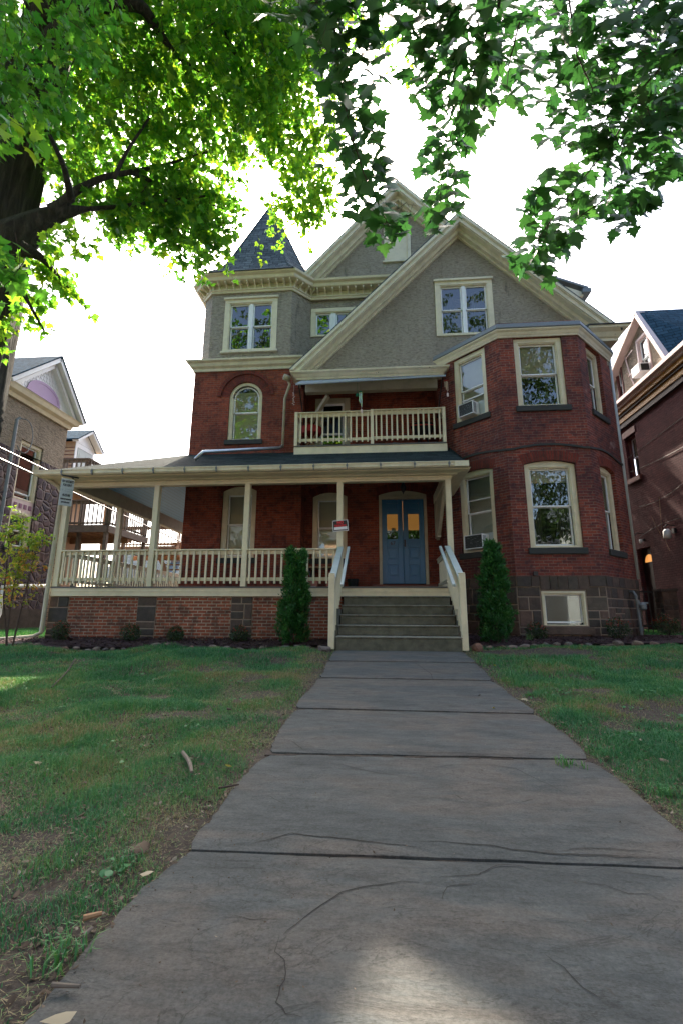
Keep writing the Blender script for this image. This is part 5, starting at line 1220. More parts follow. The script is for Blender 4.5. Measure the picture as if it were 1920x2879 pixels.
# ================================================================= RIGHT MAPLE (trunk outside the frame, its boughs hang into the picture)
T2 = thing('maple_tree', (5.6, -1.3, -.95), 'maple whose leafy twigs hang into the top right of the picture, close to the camera', 'tree')
mb = MB(); mb.tube([(5.6, -1.3, -1.), (5.55, -1.3, .5), (5.4, -1.2, 2.6), (5.2, -1.0, 4.2), (5.0, -.7, 6.5), (4.8, -.4, 9)], [.5, .38, .34, .32, .2, .06], 18); mb.build('trunk', M['bark'], T2, smooth=True)
def bough(pts, r0, r1):
    mb = MB(); k = len(pts); mb.tube([Vector(p) for p in pts], [r0+(r1-r0)*i/(k-1) for i in range(k)], 7); return mb.build('limb', M['bark'], T2, smooth=True)
bough([(5.0, -.7, 6.5), (5.2, -1.6, 11), (5.4, -2.5, 17)], .2, .03); bough([(5.1, -1.2, 9), (1.5, -2.4, 13), (-3, -3.2, 16.5)], .12, .02)
bough([(5.2, -1.0, 4.0), (4.2, .0, 4.6), (3.6, 1.3, 4.7), tuple(qR(1960, 60, 5.0))], .15, .02)
bough([(5.1, -.9, 4.6), (3.6, .3, 5.4), (2.2, 1.4, 5.3), tuple(qR(1600, -30, 4.6))], .13, .016); bough([(3.6, .3, 5.4), (1.6, .6, 5.3), (.9, 1.6, 4.7), tuple(qR(1400, 20, 4.2))], .08, .01); bough([(1.6, .6, 5.3), (-.2, .9, 5.0), tuple(qR(960, 180, 4.2))], .05, .008)
nf = Foliage()
def strand(fo, pts, size, per, wid, base=.45, r=.006, shape=MAPLE, d=3.6):
    """a thin bough given by points in the photograph at a real distance; leaves hang from short side twigs"""
    P = np.array([qR(a, b, dd) for a, b, dd in pts]); m = MB(); m.tube([Vector(p) for p in P], [r*(1-.7*i/(len(P)-1)) for i in range(len(P))], 5); m.build('bough', M['twig'], T2)
    seg = np.linalg.norm(np.diff(P, axis=0), axis=1); tot = seg.sum(); n = int(tot*per*.35)
    for _ in range(n):
        s = rng.uniform(.03, 1)*tot; i = 0
        while i < len(seg)-1 and s > seg[i]: s -= seg[i]; i += 1
        p = P[i]+(P[i+1]-P[i])*min(1, s/seg[i]); d_ = unit(P[i+1]-P[i]); D = d_*.5+rng.normal(0, .6, 3)*[1, .6, .5]+dn*.25
        spray(fo, p, D, wid*rng.uniform(.3, 1.5), 2, size*rng.uniform(.8, 1.1), shape, base, True, .12, .0022)
strand(nf, [(1398, -20, 4.3), (1358, 122, 4.2), (1321, 227, 4.1), (1278, 343, 4.0), (1248, 440, 3.95), (1235, 575, 3.9)], .112, 36, .2)
strand(nf, [(935, -20, 4.0), (945, 150, 3.9), (984, 367, 3.8), (1021, 484, 3.75), (1058, 563, 3.7), (1095, 640, 3.7)], .112, 36, .2)
strand(nf, [(1960, 60, 5.0), (1900, 140, 4.8), (1817, 233, 4.6), (1756, 337, 4.5), (1719, 404, 4.4), (1652, 484, 4.3), (1572, 582, 4.1), (1500, 690, 4.0), (1475, 745, 4.0)], .115, 38, .24, r=.008)
strand(nf, [(1597, -20, 4.6), (1621, 153, 4.5), (1664, 245, 4.4), (1688, 343, 4.4), (1650, 380, 4.4)], .112, 32, .26)
strand(nf, [(1900, 330, 4.6), (1850, 450, 4.6), (1790, 560, 4.6), (1735, 630, 4.6)], .11, 36, .2)
strand(nf, [(1240, 60, 4.4), (1180, 140, 4.4), (1165, 250, 4.3)], .12, 16, .14)
strand(nf, [(1460, 60, 4.4), (1430, 180, 4.4), (1420, 290, 4.4)], .12, 30, .24)
strand(nf, [(1700, 560, 4.3), (1640, 600, 4.3), (1560, 660, 4.2)], .125, 26, .16)
def hang(fo, poly, gap, d0, d1, size, seed=0, layers=1):
    """single hanging leaves of a bough, each on its own stalk, tips down, spread over real depth"""
    xs_ = [p[0] for p in poly]; ys_ = [p[1] for p in poly]; area = (max(xs_)-min(xs_))*(max(ys_)-min(ys_))
    for ly in range(layers):
        kept = []; cell = {}
        for _ in range(int(area/gap**2*5)):
            x, y = rng.uniform(min(xs_), max(xs_)), rng.uniform(min(ys_), max(ys_))
            if not inpoly(x, y, poly): continue
            k = (int(x//gap), int(y//gap))
            if any((x-a)**2+(y-b)**2 < gap*gap*.72 for i in (-1, 0, 1) for j in (-1, 0, 1) for a, b in cell.get((k[0]+i, k[1]+j), ())): continue
            cell.setdefault(k, []).append((x, y)); kept.append((x, y))
        kept = np.array(kept); n = len(kept)
        dd = d0+(d1-d0)*np.clip(vnoise(kept[:, 0], kept[:, 1], .006, 50+seed+ly)*.8+rng.uniform(0, .35, n), 0, 1)+.5*ly
        P = np.array([qR(a, b, c) for (a, b), c in zip(kept, dd)])
        Nn = unit(np.stack([rng.normal(0, .34, n), -.85+rng.normal(0, .28, n), .45+rng.normal(0, .36, n)], 1)); T = np.stack([rng.normal(0, .45, n), rng.normal(0, .3, n), -np.ones(n)], 1); s_ = size*np.clip(rng.normal(1, .2, n), .55, 1.35)
        fo.put(P, Nn, T, s_, MAPLE, np.clip(rng.normal(.4, .2, n), 0, 1), .24)
        for p, q in zip(P, s_):
            e = p+np.array([rng.normal(0, .03), rng.normal(0, .03), .05+.04*rng.random()]); fo.tw.tube([Vector(p), Vector(e)], [.0011, .0013], 3, cap=False)
        # side twigs joining neighbouring stalks
        for _ in range(n//5):
            i = rng.integers(n); j = np.argsort(((P-P[i])**2).sum(1))[rng.integers(3, 8) if n > 9 else n-1]; fo.tw.tube([Vector(P[i])+Vector((0, 0, .07)), Vector((P[i]+P[j])/2)+Vector((rng.normal(0, .02), rng.normal(0, .02), .09)), Vector(P[j])+Vector((0, 0, .07))], [.0018, .0022, .0018], 4, cap=False)
cv = lambda pts: [(960+a*1.071, b*1.071) for a, b in pts]
hang(nf, [(850, -40), (1060, -40), (1080, 220), (1050, 260), (1090, 450), (1110, 510), (1100, 560), (1155, 600), (1150, 665), (1090, 690), (1025, 640), (1040, 600), (965, 590), (945, 560), (975, 480), (945, 400), (915, 300)], 22, 3.6, 4.3, .13, 1)
hang(nf, [(700, -40), (960, -40), (980, 300), (930, 280), (880, 140), (800, 90)], 34, 3.4, 4.0, .13, 2)
hang(nf, cv([(205, -40), (400, -40), (385, 200), (395, 330), (330, 380), (300, 470), (310, 530), (270, 600), (215, 600), (205, 520), (235, 460), (190, 440), (230, 330), (230, 260), (200, 150)]), 22, 3.9, 4.6, .13, 3)
hang(nf, cv([(60, -40), (300, -40), (240, 110), (200, 150), (150, 100)]), 25, 4.0, 4.6, .13, 4)
hang(nf, cv([(380, -40), (920, -40), (920, 280), (870, 330), (620, 385), (520, 380), (510, 330), (540, 260), (470, 290), (430, 270), (390, 210)]), 22, 4.2, 5.4, .13, 5)
hang(nf, cv([(380, -40), (920, -40), (920, 200), (700, 240), (560, 220), (400, 150)]), 30, 5.0, 6.2, .12, 6)
hang(nf, cv([(700, -40), (920, -40), (920, 330), (760, 330), (600, 330), (620, 200)]), 31, 5.0, 6.2, .12, 12)
hang(nf, cv([(600, 380), (920, 200), (920, 360), (850, 440), (830, 540), (720, 600), (680, 560), (640, 590), (560, 660), (500, 690), (430, 690), (470, 580), (490, 460), (560, 420), (640, 440), (640, 400)]), 22, 4.1, 4.9, .13, 7)
hang(nf, cv([(180, 150), (235, 160), (230, 235), (185, 230)]), 23, 4.2, 4.4, .12, 8)
hang(nf, [(1540, 640), (1580, 700), (1540, 750), (1480, 770), (1440, 740), (1490, 660)], 22, 4.0, 4.3, .13, 9)
hang(nf, cv([(885, 400), (920, 400), (920, 470), (888, 465)]), 23, 4.2, 4.4, .11, 10)
crown(nf, (3.6, .6, 7.6), (4.0, 2.4, 1.2), 60, .17, 13, .9)
nf.build('crown', 'leaf_near', T2)
hf = Foliage(); crown(hf, (5.4, -2.5, 16.0), (5.0, 2.6, 4.0), 300, .22, 14, 1.0, OVAL); crown(hf, (-3.5, -3.2, 17.0), (4.0, 2.4, 3.6), 220, .22, 14, 1.0, OVAL); hf.build('upper_crown', 'leaf_far', T2)
hf = Foliage(); crown(hf, (-9.0, -1.5, 15.0), (4.5, 3.0, 4.0), 260, .22, 14, 1.0, OVAL); hf.build('upper_crown', 'leaf_far', T1)
# ================================================================= trees across the street (seen mirrored in the windows)
for i, (x, y, h, cr_, n_, lab) in enumerate(((-7.5, -5.0, 20, (6.0, 3.6, 8.5), 620, 'leafy kerbside tree behind the camera, left, mirrored in the tower windows'), (2.5, -8, 22, (6.5, 3.6, 9.5), 760, 'tall leafy tree behind the camera, opposite the front door, mirrored in the gable windows'), (11.5, -5.5, 20, (5.5, 3.6, 8.5), 560, 'leafy kerbside tree behind the camera, right, mirrored in the bay windows'), (8.5, 26.5, 17, (2.3, 2.2, 7.0), 420, 'tall narrow backyard tree hidden behind the house, shading the purple wall'))):
    t = thing('street_tree' if y < 0 else 'backyard_tree', (x, y, -1), lab, 'tree'); m_ = MB(); m_.tube([(x, y, -1.1), (x, y, 2), (x+.3, y, h*.5), (x, y, h*.8)], [.35, .28, .2, .05], 8); m_.build('trunk', M['bark'], t)
    sf = Foliage(); crown(sf, (x, y, h*.72 if y > 0 else h*.62), cr_, int(n_*2.4) if y < 0 else n_, .27 if y < 0 else .42, 15, 1.4, OVAL); sf.build('crown', 'leaf_far', t)
# ================================================================= ARBORVITAE AND SHRUBS
def arbor(x, y, h, w, label, fork):
    z0 = float(gz(x, y)); t = thing('evergreen_shrub', (x, y, z0), label, 'evergreen', 'slim evergreens beside the steps')
    m_ = MB(); m_.tube([(x, y, z0-.05), (x, y, z0+h*.8)], [.035, .01], 6); m_.build('stem', M['twig'], t)
    f = Foliage(); npl = 330; per = 46
    for i in range(npl):
        u = rng.random()**.85; a = rng.uniform(0, 2*PI); wd = w*.5*np.interp(u, [0, .08, .3, .5, .7, .85, .95, 1], [.9, 1., .86, .72, .58, .42, .24, .04]); zb = u*h*.93
        fx = (1 if math.cos(a) > 0 else -1)*.06*float(sst(np.array(u), .72, .95)) if fork else 0
        r0 = wd*rng.uniform(.25, .75); dirn = unit(np.array([math.cos(a), math.sin(a), 0])*rng.uniform(.35, .8)+np.array([0, 0, 1.])); ln = rng.uniform(.14, .30)*(1.1-.4*u)
        side = unit(np.cross(dirn, rng.normal(0, 1, 3))); base = np.array([x+fx+.05*math.sin(x*3)*u+r0*math.cos(a), y+r0*math.sin(a), z0+zb])
        t_ = rng.random(per); s_ = rng.normal(0, .5, per)*(.045+.05*(1-t_)); C = base+dirn*(t_*ln)[:, None]+side*s_[:, None]+rng.normal(0, .012, (per, 3))
        T = dirn*1.0+side*(np.sign(s_)*.55)[:, None]+rng.normal(0, .22, (per, 3)); nn2 = np.cross(dirn, side)
        f.put(C, nn2+rng.normal(0, .45, (per, 3)), T, rng.uniform(.035, .07, per), FROND, np.clip(rng.normal(.35, .2)+.35*(t_-.4)+rng.normal(0, .12, per), 0, 1), .05)
    f.build('foliage', 'arb', t)
FROND = [(0, 0), (.05, .15), (.28, .30), (.10, .36), (.26, .62), (.07, .62), (.12, .85), (0, 1), (-.12, .85), (-.07, .62), (-.26, .62), (-.10, .36), (-.28, .30), (-.05, .15)]
arbor(-1.74, 9.2, 1.92, .72, 'slim dark green evergreen with a forked tip, left of the front steps', True)
arbor(2.22, 9.6, 2.06, .78, 'slim dark green evergreen with a pointed tip, right of the front steps', False)
def shrub(x, y, h, w, n, label):
    z0 = float(gz(x, y))+.03; t = thing('rose_shrub', (x, y, z0), label, 'shrub', 'small red-tipped shrubs along the house'); m_ = MB()
    for i in range(7): a = rr.uniform(0, 6.28); m_.tube([(x, y, z0-.03), (x+math.cos(a)*w*.2, y+math.sin(a)*w*.2, z0+h*.5), (x+math.cos(a)*w*.38, y+math.sin(a)*w*.38, z0+h*.85)], [.008, .006, .003], 5)
    m_.build('stem', M['twig'], t); f = Foliage(); u = unit(rng.normal(0, 1, (n, 3))); r = rng.uniform(.3, 1, n)**.5; ed = .8+.35*vnoise(u[:, 0]*3, u[:, 2]*3+u[:, 1]*2, 1.3, 71)
    C = np.array([x, y, z0+h*.52])+u*(r*ed)[:, None]*np.array([w/2, w/2, h*.5]); top = (u[:, 2] > .3) & (rng.random(n) < .3); v = np.where(top, rng.uniform(.88, 1, n), rng.uniform(0, .8, n))
    f.put(C, unit(u*.6+rng.normal(0, .6, (n, 3))), u+rng.normal(0, .5, (n, 3)), rng.uniform(.025, .05, n), OVAL, v); f.build('foliage', 'shrubleaf', t)
for (px, Y, h, w, lab) in ((170, 9.55, .42, .38, 'small red-tipped shrub at the left corner pier of the porch'), (368, 9.55, .38, .42, 'small red-tipped shrub beside the second stone pier of the porch'), (495, 9.55, .34, .34, 'low red-tipped shrub before the mossy brick between the second and third piers'), (675, 9.6, .34, .42, 'small shrub before the third stone pier, left of the left evergreen'), (1508, 10.35, .36, .46, 'dark shrub with a few red tips below the basement window'), (1738, 10.6, .46, .50, 'shrub full of red tips beside the gas pipe'), (1878, 11.4, .50, .55, 'dark green shrub at the far right in front of the iron fence')):
    x = float(qY(px, 1785, Y)[0]); shrub(x, Y, h, w, 900, lab)
# ornamental grass sprig by the basement window
x0, y0 = float(qY(1487, 1800, 10.1)[0]), 10.1; z0 = float(gz(x0, y0)); m_ = MB()
for i in range(14):
    a = rr.uniform(0, 6.28); l = rr.uniform(.12, .26); dx, dy = math.cos(a)*l*.35, math.sin(a)*l*.35; p = Vector((x0+rr.uniform(-.06, .06), y0, z0)); m_.add([p+Vector((-.005, 0, 0)), p+Vector((.005, 0, 0)), p+Vector((dx, dy, l))], [(0, 1, 2)], None, .6)
o = m_.build('grass_tuft', M['grass']); tag(o, 'pale tuft of grass sprouting from the mulch beside the basement window', 'plant')
# ---- crape myrtle sapling at the left edge
sx, sy = float(qY(22, 1800, 8.4)[0]), 8.4; sz = float(gz(sx, sy)); T3 = thing('sapling', (sx, sy, sz), 'young multi-stemmed tree with green and orange leaves at the left edge of the lawn', 'sapling')
stems = [[(sx-.02, sy, sz-.05), (sx-.05, sy, sz+.9), (sx+.0, sy, sz+1.8), (sx-.08, sy, sz+2.5)], [(sx+.10, sy, sz-.05), (sx+.18, sy, sz+.7), (sx+.26, sy, sz+1.5), (sx+.35, sy, sz+2.1)], [(sx-.06, sy+.1, sz-.05), (sx-.22, sy, sz+.9), (sx-.3, sy, sz+2.2)]]
for s_ in stems: m_ = MB(); m_.tube(s_, [.017, .014, .010, .004][:len(s_)], 6); m_.build('stem', M['twig'], T3)
f = Foliage()
for s_ in stems:
    for _ in range(30):
        t_ = rr.uniform(.34, 1)*(len(s_)-1); i = min(int(t_), len(s_)-2); p = Vector(s_[i]).lerp(Vector(s_[i+1]), t_-i)
        hh = (p.z-sz)/2.5; spray(f, p, [rr.uniform(-1, 1), rr.uniform(-1, 1), .5], .34, 20, .07, OVAL, .15+1.0*max(0, (.9-hh))*rr.random()+(.2 if hh < .7 else 0), True, .5, .002)
f.build('crown', 'autumn', T3)
# ================================================================= LEFT NEIGHBOUR
XN = -10.5; NH = thing('stone_house', (XN-3, 13, -.6), 'dark fieldstone and tan stucco house with a lilac fan in its gable, far left', 'house')
def np_(mb, name, m, label=None, **k):
    o = mb.build(name, M[m], NH, **k)
    if label: o['label'] = label
    return o
FN = FXp(XN); y0, y1 = 11.28, 13.88; nw = (12.07, 12.97, 1.85, 5.01)
mb = MB(); wall(mb, FN, y0, y1, -.8, 4.62, [(nw[0], nw[1], nw[2], 4.62)]); mb.quad((XN-6, y0, -.8), (XN, y0, -.8), (XN, y0, 4.62), (XN-6, y0, 4.62)); mb.quad((XN, y1, -.8), (XN-2, y1, -.8), (XN-2, y1, 4.62), (XN, y1, 4.62)); np_(mb, 'stone_wall', 'fieldstone')
mb = MB(); wall(mb, FN, y0-.03, y1+.03, 4.62, 6.3, [(nw[0], nw[1], 4.62, 5.01)]); mb.quad((XN-6, y0-.03, 4.62), (XN, y0-.03, 4.62), (XN, y0-.03, 6.3), (XN-6, y0-.03, 6.3)); mb.quad((XN, y1+.03, 4.62), (XN-2, y1+.03, 4.62), (XN-2, y1+.03, 6.3), (XN, y1+.03, 6.3)); np_(mb, 'stucco_wall', 'stucco_nb')
NF = Fr((XN, 0, 0), (0, 1, 0))
w_ = window(NH, NF, nw[0], nw[1], 3.25, nw[3], casing=.09, style='dh', sill=False, innerz=[('shade', 3.4, 3.6)], name='window', midz=3.45)
w_ = window(NH, NF, nw[0], nw[1], nw[2], 2.9, casing=.09, style='dh', sill=True, name='window')
mb = MB(); mb.fb(NF, nw[0], nw[1], -.12, -.06, 2.9, 3.25); tp_ = np_(mb, 'transom_panel', 'pinkwhite')
for i in range(4): m_ = MB(); u = nw[0]+.14+i*.19; m_.fb(NF, u, u+.12, -.058, -.05, 3.0, 3.14); m_.fb(NF, u+.02, u+.10, -.05, -.045, 3.02, 3.12); m_.build('square_ornament', M['purple_dark'], tp_)
gp_ = [(XN-6, y0-.05), (XN+.02, y0-.05), (XN+.02, y1+.05), (XN-2, y1+.05)]
mb = MB(); mb.profile(gp_, [(0, 6.05), (.05, 6.05), (.08, 6.16), (.20, 6.22), (.24, 6.34), (.27, 6.38), (0, 6.42)]); np_(mb, 'cornice', 'cream')
ya, yb, yp = y0-.25, y1+.35, 12.72; zt = 7.95
mb = MB(); FGx = Fr((XN+.03, 0, 0), (0, 1, 0)); mb.poly([FGx.p(ya+.25, 0, 6.4), FGx.p(yb-.35, 0, 6.4), FGx.p(yp, 0, zt-.25)])
rows = 9
for r in range(rows):       # fish-scale shingles
    z = 6.45+r*.13; hw0_ = (yp-(ya+.25))*(1-(z-6.4)/(zt-.25-6.4)); hw1_ = (yb-.35-yp)*(1-(z-6.4)/(zt-.25-6.4)); n_ = int((hw0_+hw1_)/.13)
    for i in range(n_):
        c = yp-hw0_+.065+i*.13+(.03 if r % 2 else 0); pts = [FGx.p(c-.06, .012, z+.14), FGx.p(c-.06, .02, z+.05), FGx.p(c-.03, .024, z+.01), FGx.p(c, .025, z), FGx.p(c+.03, .024, z+.01), FGx.p(c+.06, .02, z+.05), FGx.p(c+.06, .012, z+.14)]
        mb.prism(pts, (-.01, 0, 0))
np_(mb, 'gable_shingles', 'white')
mb = MB(); fc = (12.58, 6.58); fan = [FGx.p(fc[0]+.66*math.cos(t), .045, fc[1]+.42*math.sin(t)) for t in np.linspace(0, PI, 17)]; mb.prism(fan, (-.02, 0, 0)); fn_ = np_(mb, 'gable_fan', 'purple'); m_ = MB()
for i in range(16):
    a, b = np.linspace(0, PI, 17)[i:i+2]; P = [FGx.p(fc[0]+.7*math.cos(a), .055, fc[1]+.46*math.sin(a)), FGx.p(fc[0]+.7*math.cos(b), .055, fc[1]+.46*math.sin(b)), FGx.p(fc[0]+.62*math.cos(b), .055, fc[1]+.38*math.sin(b)), FGx.p(fc[0]+.62*math.cos(a), .055, fc[1]+.38*math.sin(a))]; m_.prism(P, (-.02, 0, 0))
m_.fb(FGx, fc[0]-.72, fc[0]+.72, .03, .06, fc[1]-.05, fc[1]); m_.build('fan_rim', M['purple'], fn_)
mb = MB(); mb.beam((XN+.18, ya, 6.36), (XN+.18, yp, zt), .34, .12); mb.beam((XN+.18, yb, 6.36), (XN+.18, yp, zt), .34, .12); mb.beam((XN+.10, ya+.2, 6.32), (XN+.10, yp, zt-.22), .2, .10); mb.beam((XN+.10, yb-.2, 6.32), (XN+.10, yp, zt-.22), .2, .10); np_(mb, 'gable_board', 'white')
mb = MB(); mb.prism([(XN+.38, ya-.05, 6.40), (XN+.38, yp, zt+.09), (XN-7, yp, zt+.09), (XN-7, ya-.05, 6.40)], (0, 0, .05)); mb.prism([(XN+.38, yp, zt+.09), (XN+.38, yb+.05, 6.40), (XN-7, yb+.05, 6.40), (XN-7, yp, zt+.09)], (0, 0, .05)); np_(mb, 'roof', 'roof_blue')
mb = MB(); mb.box(XN-.02, XN+.12, y0-.15, 13.8, -.8, .1, .4); np_(mb, 'plinth', 'stone')
m_ = MB(); m_.tube([(XN+.14, 11.62, 1.2), (XN+.14, 11.62, 5.42), (XN+.16, 11.7, 5.50)], .045, 8); m_.tube([(XN+.2, 11.7, 5.48)]+[(XN+.35, 11.75+.30*math.sin(t), 4.95+.5*math.cos(t)) for t in np.linspace(0, PI*1.25, 12)], .014, 5); np_(m_, 'service_conduit', 'metal')
# rear addition with tan siding and balcony door
mb = MB(); RX = -12.1; mb.box(-18, RX, 16.6, 17.75, -.8, 6.72); ra = np_(mb, 'rear_wing', 'siding')
mb = MB()
for i in range(48): z = -.6+i*.15; mb.prism([(-18, 16.59, z), (RX+.01, 16.59, z), (RX+.01, 16.57, z), (-18, 16.57, z)], (0, 0, .02))
mb.build('siding_shadow_lap', M['redbrown'], ra)
FRX = Fr((RX, 0, 0), (0, 1, 0))
mb = MB(); mb.fb(FRX, 16.58, 16.70, .001, .03, 4.6, 6.68); mb.fb(FRX, 17.66, 17.78, .001, .03, 4.6, 6.68); mb.fb(FRX, 16.70, 17.66, .001, .03, 6.5, 6.68); np_(mb, 'door_surround', 'white')
mb = MB(); mb.prism([(RX+.03, 16.55, 6.69), (RX+.03, 17.18, 7.2), (RX+.03, 17.8, 6.69)], (-.02, 0, 0)); mb.beam((RX+.15, 16.35, 6.66), (RX+.15, 17.18, 7.32), .26, .09); mb.beam((RX+.15, 18.0, 6.66), (RX+.15, 17.18, 7.32), .26, .09); np_(mb, 'gablet', 'white')
mb = MB(); mb.fb(FRX, 16.72, 17.64, .004, .04, 4.75, 6.48)
for i in range(2):
    for (za_, zb_) in ((6.0, 6.3), (5.1, 5.85)): mb.fb(FRX, 16.82+i*.40, 17.10+i*.40, .041, .05, za_, zb_)
np_(mb, 'balcony_door', 'bluewhite')
mb = MB(); mb.prism([(RX+.3, 16.3, 6.68), (RX+.3, 17.18, 7.38), (-18, 17.18, 7.38), (-18, 16.3, 6.68)], (0, 0, .05)); mb.prism([(RX+.3, 17.18, 7.38), (RX+.3, 18.05, 6.68), (-18, 18.05, 6.68), (-18, 17.18, 7.38)], (0, 0, .05)); np_(mb, 'roof', 'roof_blue')
# pvc pipe, low deck
m_ = MB(); m_.tube([(XN+.6, 13.2, .78), (XN+.25, 12.3, .72), (XN+.2, 12.0, .70), (XN+.22, 12.0, -.05), (XN+.25, 11.95, -.12), (XN+.3, 10.5, -.16), (XN-1, 9.9, -.2)], .055, 8); o = np_(m_, 'white_drain_pipe', 'pvc', smooth=True)
# ---- wooden decks behind
def wdeck(loc, label, x0, x1, ya, yb, z, rail=True, posts=True, joists=True, mt='wood'):
    t = thing('wooden_deck', loc, label, 'deck', 'timber decks behind the stone house'); m_ = MB(); m_.box(x0, x1, ya, yb, z, z+.05); m_.box(x0-.02, x1+.02, ya-.05, ya-.001, z-.22, z+.02); m_.box(x1+.001, x1+.05, ya, yb, z-.22, z+.02); m_.build('platform', M[mt], t)
    m_ = MB(); x = x0+.2
    while x < x1: m_.box(x, x+.05, ya+.01, yb, z-.2, z-.001); x += .4
    m_.box(x0, x1, (ya+yb)/2, (ya+yb)/2+.1, z-.42, z-.2); m_.build('joists', M['wood_tan'], t)
    for (x, y) in ((x0, ya), (x1-.12, ya), (x1-.12, yb-.12), (x0, yb-.12)):
        m_ = MB(); m_.box(x, x+.12, y, y+.12, -.7, z+1.0); m_.build('post', M[mt], t)
    for (a, b) in (((x0, ya), (x1, ya)), ((x1, ya), (x1, yb))):
        a = Vector((*a, 0)); b = Vector((*b, 0)); F = Fr(a, b-a); ln = (b-a).length; r = thing_part('railing', t); m_ = MB(); m_.fb(F, 0, ln, -.06, .06, z+.93, z+.98); m_.fb(F, 0, ln, -.02, .02, z+.82, z+.929); m_.build('top_rail', M[mt], r); m_ = MB(); m_.fb(F, 0, ln, -.02, .02, z+.08, z+.15); m_.build('bottom_rail', M[mt], r)
        base = None; k = int(ln/.16)
        for i in range(k):
            u = (i+.5)*ln/k
            if base is None: base = MB(); base.fb(F, u-.02, u+.02, .02, .055, z+.05, z+.92); base = base.build('baluster', M[mt], r); uu0 = u
            else: c = base.copy(); COL.objects.link(c); c.parent = r; c.location = F.U*(u-uu0)
    return t
wdeck((-11, 16, -.6), 'weathered timber deck one storey up, seen through the left bay of the porch', -13.4, -9.75, 15.6, 18.4, 3.05)
wdeck((-11.2, 16.8, -.6), 'high timber balcony before the white door of the tan wing', -12.05, -10.97, 15.9, 19.0, 4.75)
wdeck((-9.5, 21, -.6), 'farther timber deck and stair landing seen past the second porch post', -12.4, -8.9, 20.6, 24, 3.0, mt='wood')
m_ = MB(); 
for i in range(12): y = 19.0+i*.24; z = 2.9-i*.2; m_.box(-9.6, -8.7, y, y+.26, z, z+.04)
m_.beam((-9.62, 19, 2.8), (-9.62, 21.9, .4), .05, .26); m_.beam((-8.68, 19, 2.8), (-8.68, 21.9, .4), .05, .26); m_.beam((-8.7, 19, 3.9), (-8.7, 21.9, 1.5), .05, .09)
for i in range(14): y = 19.05+i*.2; z = 2.85-i*.165; m_.box(-8.72, -8.68, y, y+.035, z, z+1.0)
o = m_.build('wooden_stair', M['wood_tan']); tag(o, 'open timber stair descending behind the porch, between the decks', 'stairs')
t = thing('wooden_canopy', (-8.6, 24, -.6), 'brown timber posts and rafter of a far carport left of the tower wall', 'canopy')
for x, y in ((-9.4, 22.4), (-8.6, 25)): m_ = MB(); m_.box(x, x+.18, y, y+.18, -.6, 4.6); m_.build('post', M['redbrown'], t)
m_ = MB(); m_.beam((-10.4, 22.4, 3.2), (-8.9, 24, 4.6), .15, .2); m_.beam((-11, 22.3, 4.7), (-8.2, 25.4, 4.7), .2, .2); m_.build('rafter', M['redbrown'], t)
t = thing('far_house', (-19, 40, -.6), 'small distant house with a gray-blue roof and chimney glimpsed between the porch balusters', 'house')
m_ = MB(); m_.box(-23, -15, 38, 44, -.8, 2.6); m_.build('wall', M['brick_purple'], t); m_ = MB(); m_.prism([(-24, 37.4, 2.5), (-14, 37.4, 2.5), (-14, 41, 5.2), (-24, 41, 5.2)], (0, 0, .1)); m_.prism([(-24, 44.6, 2.5), (-14, 44.6, 2.5), (-14, 41, 5.2), (-24, 41, 5.2)], (0, 0, .1)); m_.build('roof', M['roof'], t); m_ = MB(); m_.box(-18.6, -17.9, 39.8, 40.6, 3, 6.2); m_.build('chimney', M['rock'], t)
# ---- cables
def cable(a, b, sag, r, label, name='overhead_cable'):
    a = Vector(a); b = Vector(b); pts = [a.lerp(b, i/16)-Vector((0, 0, sag*4*(i/16)*(1-i/16))) for i in range(17)]; m_ = MB(); m_.tube(pts, r, 6); o = m_.build(name, M['black'] if r < .01 else M['cablegray'], smooth=True); tag(o, label, 'cable')
M['cablegray'] = simple('cable_sheath', (.16, .13, .13), .3, 0, 0, 30, .1)
pa, pb = qX(0, 1290, -8.2), qX(470, 1505, -8.2); d_ = pb-pa; cable(pa-d_*.6, pb+d_*.35, .0, .022, 'thick overhead cable running past the porch, lower of the two')
pa, pb = qX(0, 1258, -8.7), qX(141, 1326, -8.7); d_ = pb-pa; cable(pa-d_*2, pb+d_*4.0, .0, .016, 'overhead cable meeting the porch eave, upper of the two')
# ================================================================= RIGHT NEIGHBOUR
XR = 8.62; RH = thing('purple_brick_house', (11, 15, -.5), 'tall purple-red painted brick house with mustard striped eaves at the right edge', 'house')
def rp(mb, name, m, label=None, **k):
    o = mb.build(name, M[m], RH, **k)
    if label: o['label'] = label
    return o
FR_ = FXm(XR)
k_ = XR/8.4
rw = [(-15.87*k_, -15.22*k_, 4.46*k_, 5.93*k_), (-16.02*k_, -15.24*k_, -.45, 2.13*k_)]
mb = MB(); wall(mb, FR_, -23, -9.5, -.8, 7.0, rw, depth=.22); mb.quad((XR, 9.5, -.8), (14, 9.5, -.8), (14, 9.5, 7), (XR, 9.5, 7)); rp(mb, 'wall', 'brick_purple')
window(RH, FR_, *rw[0], casing=.05, cmat='redbrown', recess=.15, innerz=[('shade', 5.4, 6.0)], sill=False); mb = MB(); mb.fb(FR_, rw[0][0]-.1, rw[0][1]+.1, -.1, .09, rw[0][2]-.16, rw[0][2]-.003); rp(mb, 'window_sill', 'redbrown'); mb = MB(); mb.fb(FR_, rw[0][0]-.08, rw[0][1]+.08, .0, .03, rw[0][3]+.003, rw[0][3]+.22); rp(mb, 'window_lintel', 'redbrown')
